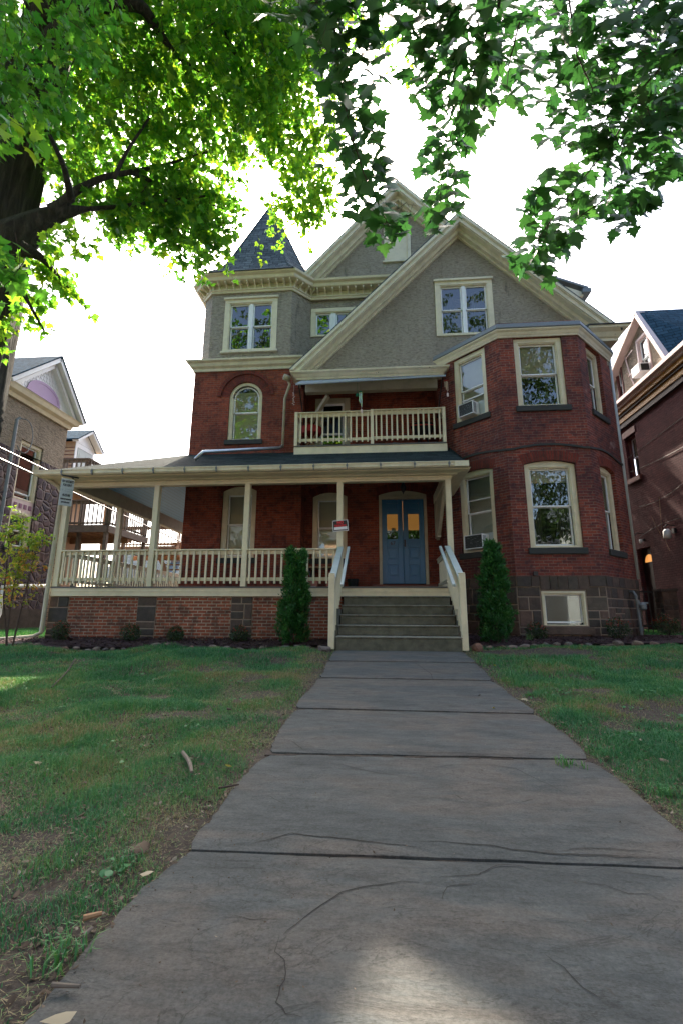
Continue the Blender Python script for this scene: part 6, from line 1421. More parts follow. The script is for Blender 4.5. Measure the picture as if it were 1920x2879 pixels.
mb = MB(); mb.fb(FR_, rw[1][0], rw[1][1], -.2, -.15, -.5, rw[1][3]); dd = rp(mb, 'side_door', 'brown_trim'); m_ = MB(); c_ = (rw[1][0]+rw[1][1])/2; m_.prism([FR_.p(c_+.25*math.cos(t), -.148, 1.72+.25*math.sin(t)) for t in np.linspace(0, PI, 9)], FR_.N*.01); m_.build('fanlight', M['amber'], dd)
mb = MB(); ze = 7.0
mb.fb(FR_, -23, -9.5, 0, .10, 6.45, 6.62); mb.fb(FR_, -23, -9.5, 0, .20, 6.80, 6.88); rp(mb, 'eave_trim', 'brown_trim')
mb = MB(); mb.fb(FR_, -23, -9.5, 0, .14, 6.62, 6.80); mb.fb(FR_, -23, -9.5, 0, .26, 6.88, 7.02); rp(mb, 'eave_stripe', 'mustard')
mb = MB(); mb.fb(FR_, -23, -9.4, 0, .34, 7.02, 7.12); mb.fb(FR_, -23, -9.4, .26, .46, 7.12, 7.24); rp(mb, 'gutter', 'pinkwhite')
mb = MB(); mb.prism([(XR-.26, 9.4, 7.22), (XR-.26, 23, 7.22), (XR+4.2, 23, 10.9), (XR+4.2, 9.4, 10.9)], (0, 0, .06)); rp(mb, 'roof', 'roof_blue')
# cross gable with attic windows
FA = FXm(XR+.02); gy0, gy1, gyp, gzp = 13.2, 17.6, 14.25, 9.62
aw = (-14.85, -14.15, 7.52, 9.02); bwin = (-16.3, -15.9, 7.3, 8.9)
mb = MB(); us = [-17.6, -16.4, -15.75, aw[0], aw[1], -gyp, -gy0]
top_ = lambda u: gzp-(.55)*(-gyp-u) if u < -gyp else gzp-(u+gyp)*2.1
us = sorted(set([-17.6, -16.3, -15.9, aw[0], aw[1], -gyp, -gy0]))
for a, b in zip(us[:-1], us[1:]):
    if a >= aw[0] and b <= aw[1]+1e-6 and not b > aw[1]: mb.quad(FA.p(a, 0, 7.2), FA.p(b, 0, 7.2), FA.p(b, 0, aw[2]), FA.p(a, 0, aw[2])); mb.quad(FA.p(a, 0, aw[3]), FA.p(b, 0, aw[3]), FA.p(b, 0, top_(b)), FA.p(a, 0, top_(a)))
    elif a >= bwin[0] and b <= bwin[1]+1e-6: mb.quad(FA.p(a, 0, bwin[3]), FA.p(b, 0, bwin[3]), FA.p(b, 0, top_(b)), FA.p(a, 0, top_(a)))
    else: mb.quad(FA.p(a, 0, 7.2), FA.p(b, 0, 7.2), FA.p(b, 0, top_(b)), FA.p(a, 0, top_(a)))
rp(mb, 'attic_gable', 'stucco_nb')
window(RH, FA, *aw, casing=.08, cmat='pinkwhite', proud=True, sill=False, innerz=[('curtain', 7.6, 8.8)]); window(RH, FA, *bwin, casing=.05, cmat='redbrown', proud=True, sill=False)
mb = MB(); P0, P1, P2 = FA.p(-gyp, .12, gzp+.05), FA.p(-gy0+.12, .12, 7.25), FA.p(-17.7, .12, top_(-17.7)+.05); mb.beam(P0, P1, .3, .12); mb.beam(P0, P2, .3, .14); rp(mb, 'gable_trim', 'pinkwhite')
mb = MB(); mb.prism([(XR-.2, gyp, gzp+.10), (XR-.2, gy0-.15, 7.2), (XR+1.0, gy0-.15, 7.9), (XR+3.6, gyp, gzp+.10)], (0, 0, .05)); mb.prism([(XR-.2, gyp, gzp+.10), (XR+3.6, gyp, gzp+.10), (XR+3.6, 17.8, 7.75), (XR-.2, 17.8, 7.75)], (0, 0, .05)); rp(mb, 'gable_roof', 'roof_blue')
m_ = MB(); m_.tube([FA.p(-15.55, .05, 9.1), FA.p(-15.4, .05, 8.3), FA.p(-15.3, .05, 7.9), FA.p(-15.1, .05, 7.3)], .025, 6)
for z in (8.75, 8.05): m_.beam(FA.p(-15.45, .06, z), FA.p(-14.9, .12, z+.0), .02, .03); m_.beam(FA.p(-15.4, .06, z-.03), FA.p(-15.1, .3, z-.05), .02, .02)
rp(m_, 'wall_conduit', 'pinkwhite')
t = thing('air_conditioner', FA.p(-14.5, .2, 7.62), 'white air conditioner hanging from the attic window of the purple house', 'air conditioner'); m_ = MB(); m_.fb(FA, -14.72, -14.26, -.1, .36, 7.6, 7.92); m_.build('casing', M['white'], t, bevel=.01); m_ = MB(); m_.fb(FA, -14.26, -14.255, .05, .3, 7.65, 7.88); m_.build('side_louver', M['dark'], t)
# lights on the side wall
def wlamp(y, z, label, s=1):
    t = thing('wall_lamp', (XR-.1, y, z), label, 'wall lamp'); m_ = MB(); m_.fb(FR_, -y-.06*s, -y+.06*s, 0, .07, z+.02, z+.16*s); m_.tube([(XR, y+.02, z+.25), (XR-.2, y, z+.28), (XR-.3, y, z+.2)], .015, 6); m_.build('bracket', M['black'], t)
    m_ = MB(); m_.lathe((XR-.24*s, y, z-.14*s), [(.07*s, 0), (.10*s, .03), (.10*s, .22*s), (.06*s, .28*s)], 10); m_.build('globe', M['white'], t, smooth=True)
wlamp(14.25, 2.35, 'white jar wall lamp on the sunlit purple wall'); wlamp(15.9, 2.38, 'small box lamp beside the dark side door of the purple house', .5)
for (a, b, s_, lab) in (((XR-.02, 16.2, 5.35), (XR-.02, 11.6, 5.62), .0, 'upper thin wire crossing the purple wall and its window'), ((XR-.02, 16.2, 4.85), (XR-.02, 11.6, 4.75), .1, 'lower thin wire crossing the purple wall below the window top'), ((XR-.02, 15.9, 3.55), (XR-.02, 12.6, 4.0), .22, 'sagging wire stapled across the sunlit patch of the purple wall'), ((XR-.03, 16.1, 2.55), (XR-.03, 13.9, 2.75), -.08, 'wire feeding the jar lamp on the purple wall')): cable(a, b, s_, .006, lab, 'wall_wire')
m_ = MB(); m_.tube([(XR-.02, 14.75, 3.6), (XR-.02, 14.85, 2.6), (XR-.02, 14.75, 2.2), (XR-.03, 14.6, 1.9)], .006, 5); m_.tube([(XR-.02, 15.3, 3.1), (XR-.02, 15.1, 2.7), (XR-.02, 14.85, 2.3)], .005, 5); o = m_.build('dead_vine', M['wood_tan']); tag(o, 'dry vine stem hanging down the purple wall', 'vine')
# iron fence and stone pillar between the houses
t = thing('iron_fence', (7.9, 13.6, -.5), 'black iron picket fence closing the gap between the houses', 'fence')
m_ = MB(); m_.box(6.5, 7.45, 13.58, 13.62, .62, .66); m_.box(6.5, 7.45, 13.58, 13.62, -.3, -.26); m_.build('rail', M['black'], t)
for i in range(8): m_ = MB(); x = 6.55+i*.12; m_.box(x, x+.018, 13.59, 13.61, -.5, .72); m_.lathe((x+.009, 13.6, .72), [(.018, 0), (.012, .03), (.002, .08)], 6); m_.build('picket', M['black'], t)
t = thing('iron_fence', (9.2, 12.6, -.5), 'black iron picket fence right of the stone pillar, before the purple house', 'fence')
m_ = MB(); m_.box(7.9, 10.6, 12.58, 12.62, .5, .54); m_.box(7.9, 10.6, 12.58, 12.62, -.25, -.21); m_.build('rail', M['black'], t)
for i in range(22): m_ = MB(); x = 7.95+i*.12; m_.box(x, x+.018, 12.59, 12.61, -.5, .62); m_.lathe((x+.009, 12.6, .62), [(.018, 0), (.012, .03), (.002, .08)], 6); m_.build('picket', M['black'], t)
m_ = MB(); a = qY(1860, 1740, 13.4); 
for F, u0, u1 in ((FY(13.2), 7.42, 7.78), (FXp(7.78), 13.2, 13.56), (FXm(7.42), -13.56, -13.2)): ashlar(m_, F, u0, u1, -.6, .62, seed=int(u0*10) % 90+60, rs=(.14, .2), lens=(.12, .22))
m_.box(7.42, 7.78, 13.2, 13.56, -.6, .62, .5); m_.fb(FY(13.17), 7.39, 7.81, -.42, 0, .63, .70, .4); o = m_.build('stone_pillar', M['stone']); tag(o, 'square rubble stone pillar between the two iron fences', 'pillar')
mb = MB(); mb.fb(FR_, -13.4, -11, 0, .06, .35, .6); rp(mb, 'basement_lintel', 'brown_trim')
# ================================================================= SIGNS, CHIMES, LANTERN, FURNITURE
def P3(v): return Vector(tuple(v))
sg = thing('trespass_sign', (-.9, 9.97, 2.05), 'small black, red and white sign nailed askew to the porch post left of the steps', 'sign')
c_ = Vector(tuple(qY(957, 1478, 9.985))); an = .075; F = Fr(c_, (math.cos(an)*1, 0, 0)); 
def rotF(c, a): f = Fr(c, (1, 0, 0)); f.U = Vector((math.cos(a), 0, math.sin(a))); f.Z = Vector((-math.sin(a), 0, math.cos(a))); f.N = Vector((0, -1, 0)); return f
F = rotF(c_, an); w_, h_ = .335/2, .245/2
m_ = MB(); m_.fb(F, -w_, w_, 0, .004, -h_, h_); m_.build('board', M['whitesign'], sg)
m_ = MB(); m_.fb(F, -w_+.012, w_-.012, .0045, .0055, -h_+.012, h_-.012); m_.build('black_field', M['blacksign'], sg)
m_ = MB(); m_.fb(F, -w_+.03, w_-.025, .006, .007, -h_+.035, -h_+.095); m_.build('blank_strip', M['whitesign'], sg)
text('lettering', 'NO', F, 0, .0065, .07, .085, 'redsign', sg, bold=.003); text('lettering', 'TRESPASSING', F, 0, .0065, -.002, .068, 'redsign', sg, bold=.002, sx=.62)
# hanging rental sign
A_ = Vector(tuple(qY(178, 1346, 9.55))); sr_ = thing('rental_sign', A_, 'gray hanging board advertising apartments for rent at the left corner of the porch', 'sign')
C = [Vector(tuple(qY(174, 1344, 9.62))), Vector(tuple(qY(211, 1359, 10.0-.32+.3))), Vector(tuple(qY(200, 1429, 9.98))), Vector(tuple(qY(166, 1418, 9.62)))]
# a flat vertical board facing slightly to the right of the camera
U = Vector((.66, .75, 0)).normalized(); o0 = Vector(tuple(qY(174, 1344, 9.45))); wS = .0
best = None
for k in range(40, 160):
    p = o0+U*(k*.005); 
    v = np.array(p); px_ = 960+FPX*float(v@RT)/float(v@FW)
    if px_ >= 210: wS = k*.005; break
zt_ = o0.z; v = np.array(o0)
zb_ = None
for k in range(20, 400):
    p = np.array(o0)+np.array([0, 0, -k*.005]); py_ = 1439.5-FPX*float(p@UP)/float(p@FW)
    if py_ >= 1419: zb_ = k*.005; break
F = Fr(o0, U); F.N = U.cross(Vector((0, 0, 1)))
m_ = MB(); m_.fb(F, 0, wS, -.008, .008, -zb_, 0); m_.build('board', M['graysign'], sr_)
m_ = MB(); m_.fb(F, -.005, wS+.005, -.01, .01, 0, .015); m_.build('frame', M['cream'], sr_)
m_ = MB(); m_.beam(o0+Vector((0, 0, .07)), o0+U*(wS*1.3)+Vector((0, 0, .07)), .03, .03); e_ = Vector(tuple(qY(213, 1352, 10.0-.03))); m_.beam(o0+U*(wS*.75)+Vector((0, 0, .07)), e_, .03, .035); m_.box(e_.x-.02, e_.x+.3, 9.95, 9.985, e_.z-.03, e_.z+.04); m_.build('bracket', M['black'], sr_)
cu = wS/2; s_ = zb_
text('lettering', 'NEW APARTMENTS', F, cu, .009, -s_*.10, s_*.135, 'blacksign', sr_, bold=.003, sx=.50*wS/.42); text('lettering', 'FOR RENT', F, cu, .009, -s_*.235, s_*.125, 'blacksign', sr_, bold=.003, sx=.5)
text('lettering', 'Crimson', F, cu+.03, .009, -s_*.38, s_*.07, 'faintsign', sr_, sx=.9); text('lettering', 'Management', F, cu+.03, .009, -s_*.46, s_*.06, 'faintsign', sr_, sx=.8)
m_ = MB(); m_.lathe(F.p(wS*.16, .012, -s_*.42), [(.001, 0), (.001, .001)], 4); m_.add([F.p(wS*.10, .0095, -s_*.36), F.p(wS*.17, .0095, -s_*.46), F.p(wS*.24, .0095, -s_*.36), F.p(wS*.17, .0095, -s_*.42)], [(0, 1, 2, 3)]); m_.build('emblem', M['faintsign'], sr_)
text('lettering', '484-295-9848', F, cu, .009, -s_*.615, s_*.14, 'blacksign', sr_, bold=.003, sx=.52*wS/.42)
m_ = MB()
for zz_, x0_, x1_ in ((.735, .14, .80), (.86, .03, .97)): pass
text('lettering', 'management', F, cu, .009, -s_*.75, s_*.09, 'blacksign', sr_, bold=.004, sx=.75); text('lettering', 'apartmentsforrent.com', F, cu, .009, -s_*.87, s_*.085, 'blacksign', sr_, bold=.004, sx=.55*wS/.42)
# lantern over the door
lx, ly, lz = .58, 11.6, 3.42; t = thing('porch_lantern', (lx, ly, lz), 'black iron lantern hanging from the porch ceiling before the blue doors', 'lantern')
m_ = MB(); m_.tube([(lx, ly, lz+.55), (lx, ly, lz-.10)], .008, 6); m_.lathe((lx, ly, lz-.42), [(.004, 0), (.02, .05), (.055, .10), (.075, .17), (.085, .18), (.02, .33)], 6); m_.build('cage', M['black'], t)
m_ = MB(); m_.lathe((lx, ly, lz-.33), [(.04, 0), (.05, .10)], 8); m_.build('shade', M['glass_dark'], t)
# wind chimes
def chime(x, y, z, k, mt, label, L_=.3, drop=.2, disc='red'):
    t = thing('wind_chime', (x, y, z), label, 'wind chime'); m_ = MB(); m_.tube([(x, y, z), (x, y, z-drop)], .003, 4); m_.build('cord', M['black'], t); m_ = MB(); m_.lathe((x, y, z-drop-.02), [(.03, 0), (.05, .01), (.02, .03)], 10); m_.build('cap', M[disc], t)
    for i in range(k):
        a = 2*PI*i/k; m_ = MB(); q = (x+.035*math.cos(a), y+.035*math.sin(a)); m_.tube([(*q, z-drop-.04), (*q, z-drop-.04-L_*(.8+.2*math.cos(a)))], .009, 6); m_.build('tube', M[mt], t)
    m_ = MB(); m_.tube([(x, y, z-drop), (x+.02, y, z-drop-L_-.1)], .003, 4); m_.fb(FY(y), x, x+.05, -.002, .002, z-drop-L_-.2, z-drop-L_-.1); m_.build('clapper', M['pinkwhite'], t)
M['brass'] = simple('warm_chime_metal', (.75, .55, .35), .3, .9); M['chrome'] = simple('bright_chime_metal', (.7, .75, .85), .2, .9); M['green'] = simple('green_enamel', (.02, .25, .15), .4)
p = qY(1253, 1066, 11.4); chime(float(p[0]), 11.4, float(p[2])+.25, 4, 'brass', 'brass wind chime hanging at the right end of the balcony awning', .26, .28)
p = qY(1013, 1090, 11.45); chime(float(p[0]), 11.45, float(p[2])+.1, 6, 'chrome', 'wind chime with a green bell and silver tubes before the middle of the balcony', .42, .2, 'green')
p = qY(1004, 1108, 11.5); t = thing('garden_bell', P3(p), 'small green bell hanging beside the silver wind chime', 'bell'); m_ = MB(); m_.lathe(tuple(p), [(.05, -.05), (.04, -.02), (.02, .02), (.005, .04)], 10); m_.tube([P3(p)+Vector((0, 0, .04)), P3(p)+Vector((0, 0, .5))], .003, 4); m_.build('bell_body', M['green'], t)
p = qY(826, 1100, 11.5); t = thing('shell_mobile', P3(p), 'string of shells hanging at the left end of the balcony awning', 'mobile'); m_ = MB(); m_.tube([P3(p)+Vector((0, 0, .2)), P3(p)+Vector((0, 0, -.42))], .003, 4)
for i in range(11): m_.lathe((p[0]+rr.uniform(-.03, .03), 11.5, p[2]-.06-i*.034), [(.004, 0), (.022, .012), (.004, .03)], 6)
m_.build('shells', M['pinkwhite'], t)
# balcony furniture: red folding table, red round grill lid
t = thing('folding_table', (-1.95, 12.3, 4.46), 'small folding table with a red cloth at the left end of the balcony', 'table'); m_ = MB(); m_.lathe((-1.93, 12.3, 5.10), [(.30, 0), (.32, .02), (.32, .05), (.30, .06)], 20); m_.lathe((-1.93, 12.3, 4.98), [(.29, 0), (.32, .12), (.30, .125)], 12); m_.build('table_top', M['red'], t)
for a, b in (((-2.15, 12.15, 4.47), (-1.70, 12.25, 5.05)), ((-1.70, 12.15, 4.47), (-2.15, 12.25, 5.05)), ((-2.15, 12.4, 4.47), (-1.70, 12.4, 5.05)), ((-1.7, 12.4, 4.47), (-2.15, 12.4, 5.05))): m_ = MB(); m_.beam(a, b, .03, .04); m_.build('leg', M['wood_tan'], t)
t = thing('papasan_chair', (1.2, 12.4, 4.46), 'round chair with a red rim behind the right end of the balcony railing', 'chair'); m_ = MB(); m_.tube([(1.2+.36*math.cos(a), 12.4+.3*math.sin(a), 5.2+.10*math.sin(a)) for a in np.linspace(0, 2*PI, 24)], .02, 6, cap=False); m_.build('rim', M['red'], t); m_ = MB(); m_.lathe((1.2, 12.4, 4.85), [(.08, 0), (.25, .12), (.34, .33), (.30, .33), (.2, .18), (.03, .1)], 20); m_.build('seat', M['dark'], t)
for a in (0.4, 2.1, 3.9, 5.4): m_ = MB(); m_.tube([(1.2+.25*math.cos(a), 12.4+.2*math.sin(a), 4.47), (1.2+.12*math.cos(a), 12.4+.1*math.sin(a), 4.9)], .015, 5); m_.build('leg', M['dark'], t)
t = thing('storage_crate', (.4, 12.5, 4.46), 'gray bundle lying on the balcony floor behind the railing', 'bundle'); m_ = MB(); m_.tube([(.1, 12.5, 4.56), (.4, 12.45, 4.62), (.75, 12.5, 4.6), (1.0, 12.45, 4.52)], [.08, .12, .11, .05], 8); m_.build('cloth', M['metal'], t, smooth=True)
# porch clutter: table, two boxes, broom
t = thing('porch_table', (-1.5, 12.5, .575), 'small table with a wooden edge under the porch window beside the steps', 'table'); m_ = MB(); m_.box(-1.95, -1.02, 12.3, 12.8, 1.20, 1.24); m_.build('table_top', M['wood_tan'], t)
for x in (-1.9, -1.08): m_ = MB(); m_.beam((x, 12.32, .58), (x, 12.78, 1.2), .03, .03); m_.beam((x, 12.78, .58), (x, 12.32, 1.2), .03, .03); m_.build('leg', M['black'], t)
M['poster'] = simple('printed_cardboard', (.42, .14, .09), .6, 0, 0, 9, .9)
for x, w_, h_, lab in ((-2.05, .40, .34, 'orange and brown printed cardboard box on the porch floor, left of the pair'), (-1.42, .26, .34, 'narrow printed cardboard box on the porch floor, right of the pair')):
    t = thing('cardboard_box', (x, 12.2, .575), lab, 'box'); m_ = MB(); m_.box(x, x+w_, 12.0, 12.2, .577, .577+h_); m_.build('carton', M['poster'], t); m_ = MB(); m_.box(x+.03, x+w_-.03, 11.995, 11.999, .62, .577+h_*.35); m_.build('label_strip', M['whitesign'], t)
t = thing('broom', (-2.05, 12.6, .575), 'broom with a blue head leaning in the porch corner', 'broom'); m_ = MB(); m_.tube([(-1.8, 12.45, .6), (-2.12, 12.9, 1.55)], .012, 6); m_.build('stick', M['alum'], t); m_ = MB(); m_.box(-2.16, -2.10, 12.8, 12.93, 1.5, 1.78); m_.build('head', simple_m := M['door'], t)
t = thing('boot_tray', (-.45, 12.6, .575), 'dark bin standing against the wall left of the front doors', 'bin'); m_ = MB(); m_.lathe((-.78, 12.75, .577), [(.12, 0), (.15, .34), (.16, .35), (.14, .36)], 14); m_.build('tub', M['dark'], t)
# ---- litter and fallen leaves
def litter(n):
    x = rng.uniform(-7, 7.5, n); y = rng.uniform(1.0, 9.0, n); d = np.where(x < 0, PXL-x, x-PXR); pr = np.where(d > 0, .12+.9*np.exp(-(d/.55)**2)*sst(vnoise(x, y, 2.1, 31), .3, .6), .035)*np.where(y < 3.5, 1.2, .7)
    bl = (x < 0) & (y < 4.2); pr = np.where(bl & (d > 0), pr+.45*sst(vnoise(x, y, 1.4, 33), .4, .7), pr)
    pr = pr*1.5; ok = rng.random(n) < pr; ok &= ~((x > PXL) & (x < PXR) & (rng.random(n) > .12)); x = x[ok]; y = y[ok]; n = len(x)
    inp = in_path(x, y); z = np.where(inp, np.array([pz(b) for b in y])+.006, gz(x, y)+rng.uniform(.006, .03, n)); C = np.stack([x, y, z], 1)
    Nn = unit(np.stack([rng.normal(0, .35, n), rng.normal(0, .35, n), np.ones(n)], 1)); a = rng.uniform(0, 2*PI, n); T = np.stack([np.cos(a), np.sin(a), rng.normal(0, .2, n)], 1)
    f = Foliage(); s = rng.uniform(.008, .026, n)*np.where(rng.random(n) < .08, 1.6, 1)*np.where(inp, .5, 1); f.put(C, Nn, T, s, OVAL, rng.random(n)**1.3, .5); return f.build('leaf_litter', 'litter', None)
tag(litter(110000), 'brown dead leaf bits and dry scraps strewn along the path edges and bare lawn', 'leaf litter', kind='stuff')
def grit(n):
    x = rng.uniform(PXL-.05, PXR, n); y = rng.uniform(1.05, 5.5, n); pr = np.exp(-((x-PXL)/.55)**2)*(.3+.7*(y < 2.3))*(.4+.6*(vnoise(x, y, 3, 91) > .45)); ok = rng.random(n) < pr; x = x[ok]; y = y[ok]; n = len(x)
    C = np.stack([x, y, np.array([pz(b) for b in y])+.004], 1); Nn = unit(np.stack([rng.normal(0, .4, n), rng.normal(0, .4, n), np.ones(n)], 1)); a = rng.uniform(0, 2*PI, n); f = Foliage()
    f.put(C, Nn, np.stack([np.cos(a), np.sin(a), rng.normal(0, .4, n)], 1), rng.uniform(.003, .011, n), OVAL, rng.random(n)**3*.5, .9); return f.build('path_grit', 'litter', None)
tag(grit(2600), 'dark crumbs of soil and bark scattered on the nearest path slabs', 'grit', kind='stuff')
def weeds():
    f = Foliage()
    for _ in range(95):
        while True:
            x = rng.uniform(-4.2, 4.2); y = rng.uniform(1.3, 6.5)
            if x < PXL-.05 or x > PXR+.05: break
        k = int(rng.integers(5, 16)); a = rng.uniform(0, 2*PI, k); rr_ = rng.uniform(0, .07, k); X = x+np.cos(a)*rr_; Y = y+np.sin(a)*rr_; ok = (X < PXL-.01) | (X > PXR+.01); X = X[ok]; Y = Y[ok]; a = a[ok]; k = len(X)
        if not k: continue
        C = np.stack([X, Y, gz(X, Y)+rng.uniform(.012, .045, k)], 1); Nn = unit(np.stack([rng.normal(0, .35, k), rng.normal(0, .35, k), np.ones(k)], 1)); f.put(C, Nn, np.stack([np.cos(a), np.sin(a), rng.normal(0, .15, k)], 1), rng.uniform(.012, .034, k), ROUND, rng.uniform(.1, .55, k), .3)
    return f.build('weeds', 'grass', None)
ROUND = [(0, 0), (.30, .12), (.46, .45), (.34, .82), (0, .98), (-.34, .82), (-.46, .45), (-.30, .12)]
tag(weeds(), 'small round-leaved weeds and clover dotted through the lawn near the path', 'weeds', kind='stuff')
def fallen(px, py, size, v, label, m='litter', shape=MAPLE, onp=False, tilt=.3):
    p = on_path(px, py) if onp else None
    if p is None:
        z = -.8
        for _ in range(6): p = qZ(px, py, z); z = float(gz(p[0], p[1]))+.02
    f = Foliage(); a = rng.uniform(0, 6.28); f.put(np.array([p])+[[0, 0, .012]], np.array([[rng.normal(0, tilt), rng.normal(0, tilt), 1.]]), np.array([[math.cos(a), math.sin(a), .1]]), np.array([size]), shape, np.array([v]), .55); o = f.build('fallen_leaf', m, None); tag(o, label, 'leaf', 'fallen leaves'); return o
M['yleaf'] = leafmat('yellow_leaf', [(0, (.40, .33, .06)), (1, (.36, .31, .22))], [(0, (.4, .35, .05)), (1, (.4, .35, .2))], .3)
fallen(215, 2862, .075, 1., 'large curled pale leaf at the bottom left corner of the path', 'yleaf', OVAL, True, .1); fallen(432, 2462, .055, .9, 'curled cream leaf on the left edge of the nearest slab', 'yleaf', OVAL, True); fallen(410, 2375, .085, .62, 'gray crumpled leaf at the left edge of the path', 'litter')
fallen(640, 2162, .08, .0, 'yellow leaf on the lawn beside the third slab', 'yleaf', OVAL); fallen(672, 1972, .10, .45, 'rust brown curled leaf on the left lawn'); fallen(1386, 1992, .05, .0, 'small yellow leaf on the middle of the path', 'yleaf', OVAL, True); fallen(1479, 1968, .07, .9, 'upright pale leaf at the right edge of the path', 'yleaf')
fallen(96, 2148, .06, .9, 'pale leaf in the left lawn near the picture edge', 'yleaf'); fallen(1855, 2138, .07, .85, 'pale brown leaf on the right lawn near the bare patch'); fallen(1710, 2133, .05, .5, 'orange leaf on the right lawn'); fallen(1395, 1873, .05, .0, 'small yellow leaf in the grass right of the second slab', 'yleaf', OVAL); fallen(1346, 1960, .05, .5, 'brown leaf bit on the path before the joint', 'litter', OVAL, True)
def stick(pts, r, label, m='wood', name='stick', onp=False):
    P = []
    for px, py in pts:
        z = -.8
        if onp: p = on_path(px, py)
        else:
            for _ in range(6): p = qZ(px, py, z); z = float(gz(p[0], p[1]))+.03
        P.append(Vector(tuple(p))+Vector((0, 0, r)))
    m_ = MB(); m_.tube(P, [r]*(len(P)-1)+[r*.7], 7); o = m_.build(name, M[m]); tag(o, label, 'stick'); return o
stick([(514, 2122), (528, 2140), (536, 2160), (539, 2178)], .012, 'short gray crooked stick lying on the left lawn', 'wood'); stick([(213, 1855), (185, 1895), (145, 1935)], .008, 'long thin dark twig on the far left lawn', 'twig'); stick([(233, 2592), (286, 2578)], .009, 'short orange stick at the left edge of the path', 'wood_tan'); stick([(145, 2778), (225, 2782)], .006, 'thin gray stick at the bottom left edge of the path', 'wood'); stick([(232, 2640), (258, 2618)], .007, 'small gray stick beside the orange one', 'wood')
stick([(615, 2220), (672, 2210)], .006, 'dark twig lying on the path edge', 'twig', 'stick', True); stick([(640, 1997), (650, 1999)], .01, 'tiny twig stub by the third slab', 'twig')
# big-leaved weed tufts near the camera
def tuft(px, py, n, h, w, v0, label):
    z = -.85
    for _ in range(6): p = qZ(px, py, z); z = float(gz(p[0], p[1]))
    m_ = MB()
    for i in range(n):
        a = rr.uniform(0, 6.28); l = h*rr.uniform(.5, 1.2); b = Vector((p[0]+rr.gauss(0, .04), p[1]+rr.gauss(0, .035), z)); d = Vector((math.cos(a), math.sin(a), 0)); s = Vector((-d.y, d.x, 0))*w*rr.uniform(.6, 1.2); k = rr.uniform(.3, .9)
        q1 = b+d*l*k*.4+Vector((0, 0, l*.6)); q2 = b+d*l*k+Vector((0, 0, l*(.95-k*.5))); m_.add([b-s, b+s, q1+s*.8, q1-s*.8, q2], [(0, 1, 2, 3), (3, 2, 4)], None, min(1, max(0, rr.gauss(v0, .12))))
    o = m_.build('grass_tuft', M['grass']); tag(o, label, 'grass tuft', 'coarse grass tufts')
tuft(345, 2440, 80, .065, .0022, .35, 'dense coarse grass tuft beside the nearest slab'); tuft(170, 2700, 80, .08, .0025, .45, 'grass tuft overhanging the bottom left of the path'); tuft(1600, 2160, 60, .08, .003, .45, 'grass tuft at the right edge of the path beyond the wide slab'); tuft(1870, 2240, 80, .09, .003, .4, 'grass tuft at the right picture edge beside the path')
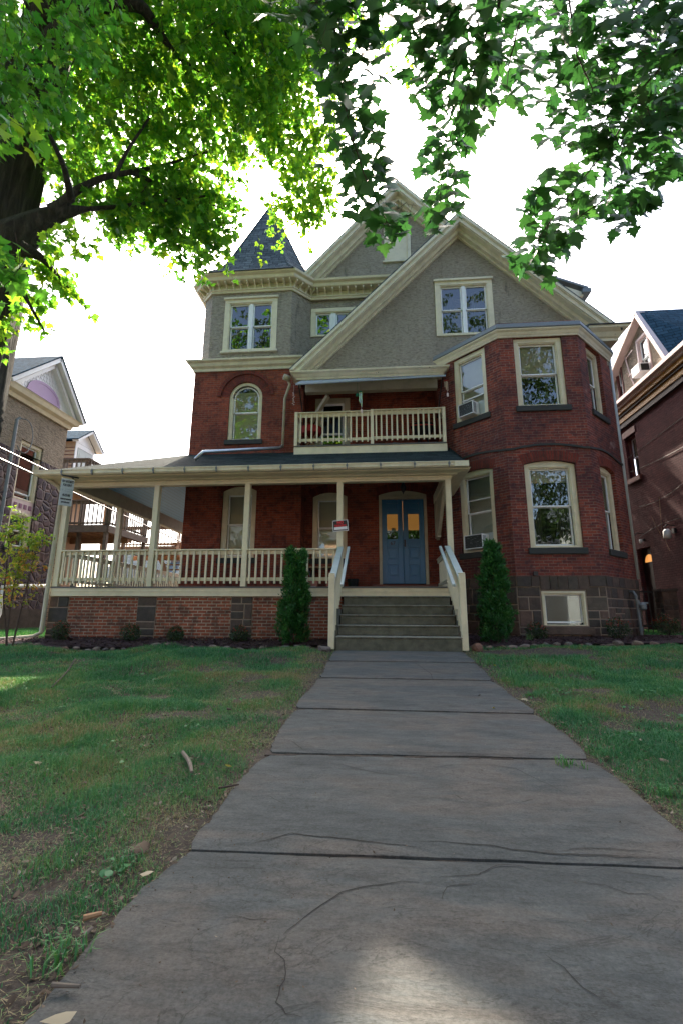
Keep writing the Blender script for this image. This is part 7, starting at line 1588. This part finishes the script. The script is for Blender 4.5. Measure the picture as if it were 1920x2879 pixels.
# ================================================================= houses across the street (behind the camera, mirrored in the glass)
for i, (x0, w_, hh, mt, lab) in enumerate(((-19, 9, 7.5, 'brick_base', 'red brick house across the street, left of the row behind the camera'), (-6.5, 10, 8.2, 'siding', 'tan sided house across the street, opposite the porch, behind the camera'), (6.5, 9, 7.6, 'brick', 'dark red brick house across the street, opposite the bay windows, behind the camera'), (18, 10, 8.4, 'bluewhite', 'pale gray house across the street, right of the row behind the camera'))):
    t = thing('row_house', (x0+w_/2, -30, -1), lab, 'house', 'houses across the street'); F = Fr((x0+w_, -26, 0), (-1, 0, 0)); m_ = MB(); ops = [(u, u+1.1, z, z+1.7) for z in (.6, 3.9) for u in ((1., 4., 7.) if z > 2 else (1., 7.))]+[(4.0, 5.1, -.8, 1.5)]
    wall(m_, F, 0, w_, -1.2, hh, ops, depth=.15); m_.quad((x0, -26, -1.2), (x0, -34, -1.2), (x0, -34, hh), (x0, -26, hh)); m_.quad((x0+w_, -26, -1.2), (x0+w_, -34, -1.2), (x0+w_, -34, hh), (x0+w_, -26, hh)); m_.build('wall', M[mt], t)
    m_ = MB(); m_.prism([(x0-.4, -25.5, hh), (x0+w_+.4, -25.5, hh), (x0+w_+.4, -30, hh+3.4), (x0-.4, -30, hh+3.4)], (0, 0, .1)); m_.prism([(x0-.4, -34.5, hh), (x0+w_+.4, -34.5, hh), (x0+w_+.4, -30, hh+3.4), (x0-.4, -30, hh+3.4)], (0, 0, .1)); m_.build('roof', M['roof'], t)
    for o in ops:
        m_ = MB(); ringframe(m_, F, o[0], o[1], o[2], o[3], 0, .09, -.1, -.03); wn_ = m_.build('window' if o[3] != 1.5 else 'door', M['white'], t); m_ = MB(); m_.quad(F.p(o[0], -.09, o[2]), F.p(o[1], -.09, o[2]), F.p(o[1], -.09, o[3]), F.p(o[0], -.09, o[3])); m_.build('pane', M['dark'] if o[3] != 1.5 else M['door'], wn_)
# ================================================================= SKY, SUN, CAMERA
SUN_AZ, SUN_EL = math.radians(-11.8), math.radians(45.8)      # azimuth measured from +Y towards +X
W = bpy.data.worlds.new('World'); S.world = W; W.use_nodes = True; nt = W.node_tree
bg = nt.nodes['Background'] if 'Background' in nt.nodes else nt.nodes.new('ShaderNodeBackground')
sky = nt.nodes.new('ShaderNodeTexSky'); sky.sky_type = 'NISHITA'; sky.sun_disc = False; sky.sun_elevation = SUN_EL; sky.sun_rotation = SUN_AZ
sky.air_density = 1.0; sky.dust_density = 5.0; sky.ozone_density = 1.0
nt.links.new(sky.outputs[0], bg.inputs[0]); bg.inputs[1].default_value = SKY_S
sd = Vector((math.sin(SUN_AZ)*math.cos(SUN_EL), math.cos(SUN_AZ)*math.cos(SUN_EL), math.sin(SUN_EL)))
sl_ = bpy.data.lights.new('sun', 'SUN'); sl_.energy = SUN_S; sl_.angle = math.radians(.5); sl_.color = (1, .88, .72); so_ = bpy.data.objects.new('sun', sl_); COL.objects.link(so_); so_.rotation_euler = sd.to_track_quat('Z', 'Y').to_euler(); so_.location = (0, 0, 30)
cam = bpy.data.cameras.new('camera'); co_ = bpy.data.objects.new('camera', cam); COL.objects.link(co_); S.camera = co_
cam.sensor_fit = 'HORIZONTAL'; cam.sensor_width = 36; cam.lens = FPX/1920*36; cam.clip_end = 2000; cam.clip_start = .05
Rm = Matrix((RT, UP, -FW)).transposed(); co_.matrix_world = Rm.to_4x4()
S.view_settings.view_transform = 'Standard'; S.view_settings.look = 'None'; S.view_settings.exposure = EXPO; S.view_settings.gamma = 1
S.render.engine = 'CYCLES'; S.render.resolution_x = 682; S.render.resolution_y = 1024
S.cycles.transparent_max_bounces = 12; S.cycles.max_bounces = 8
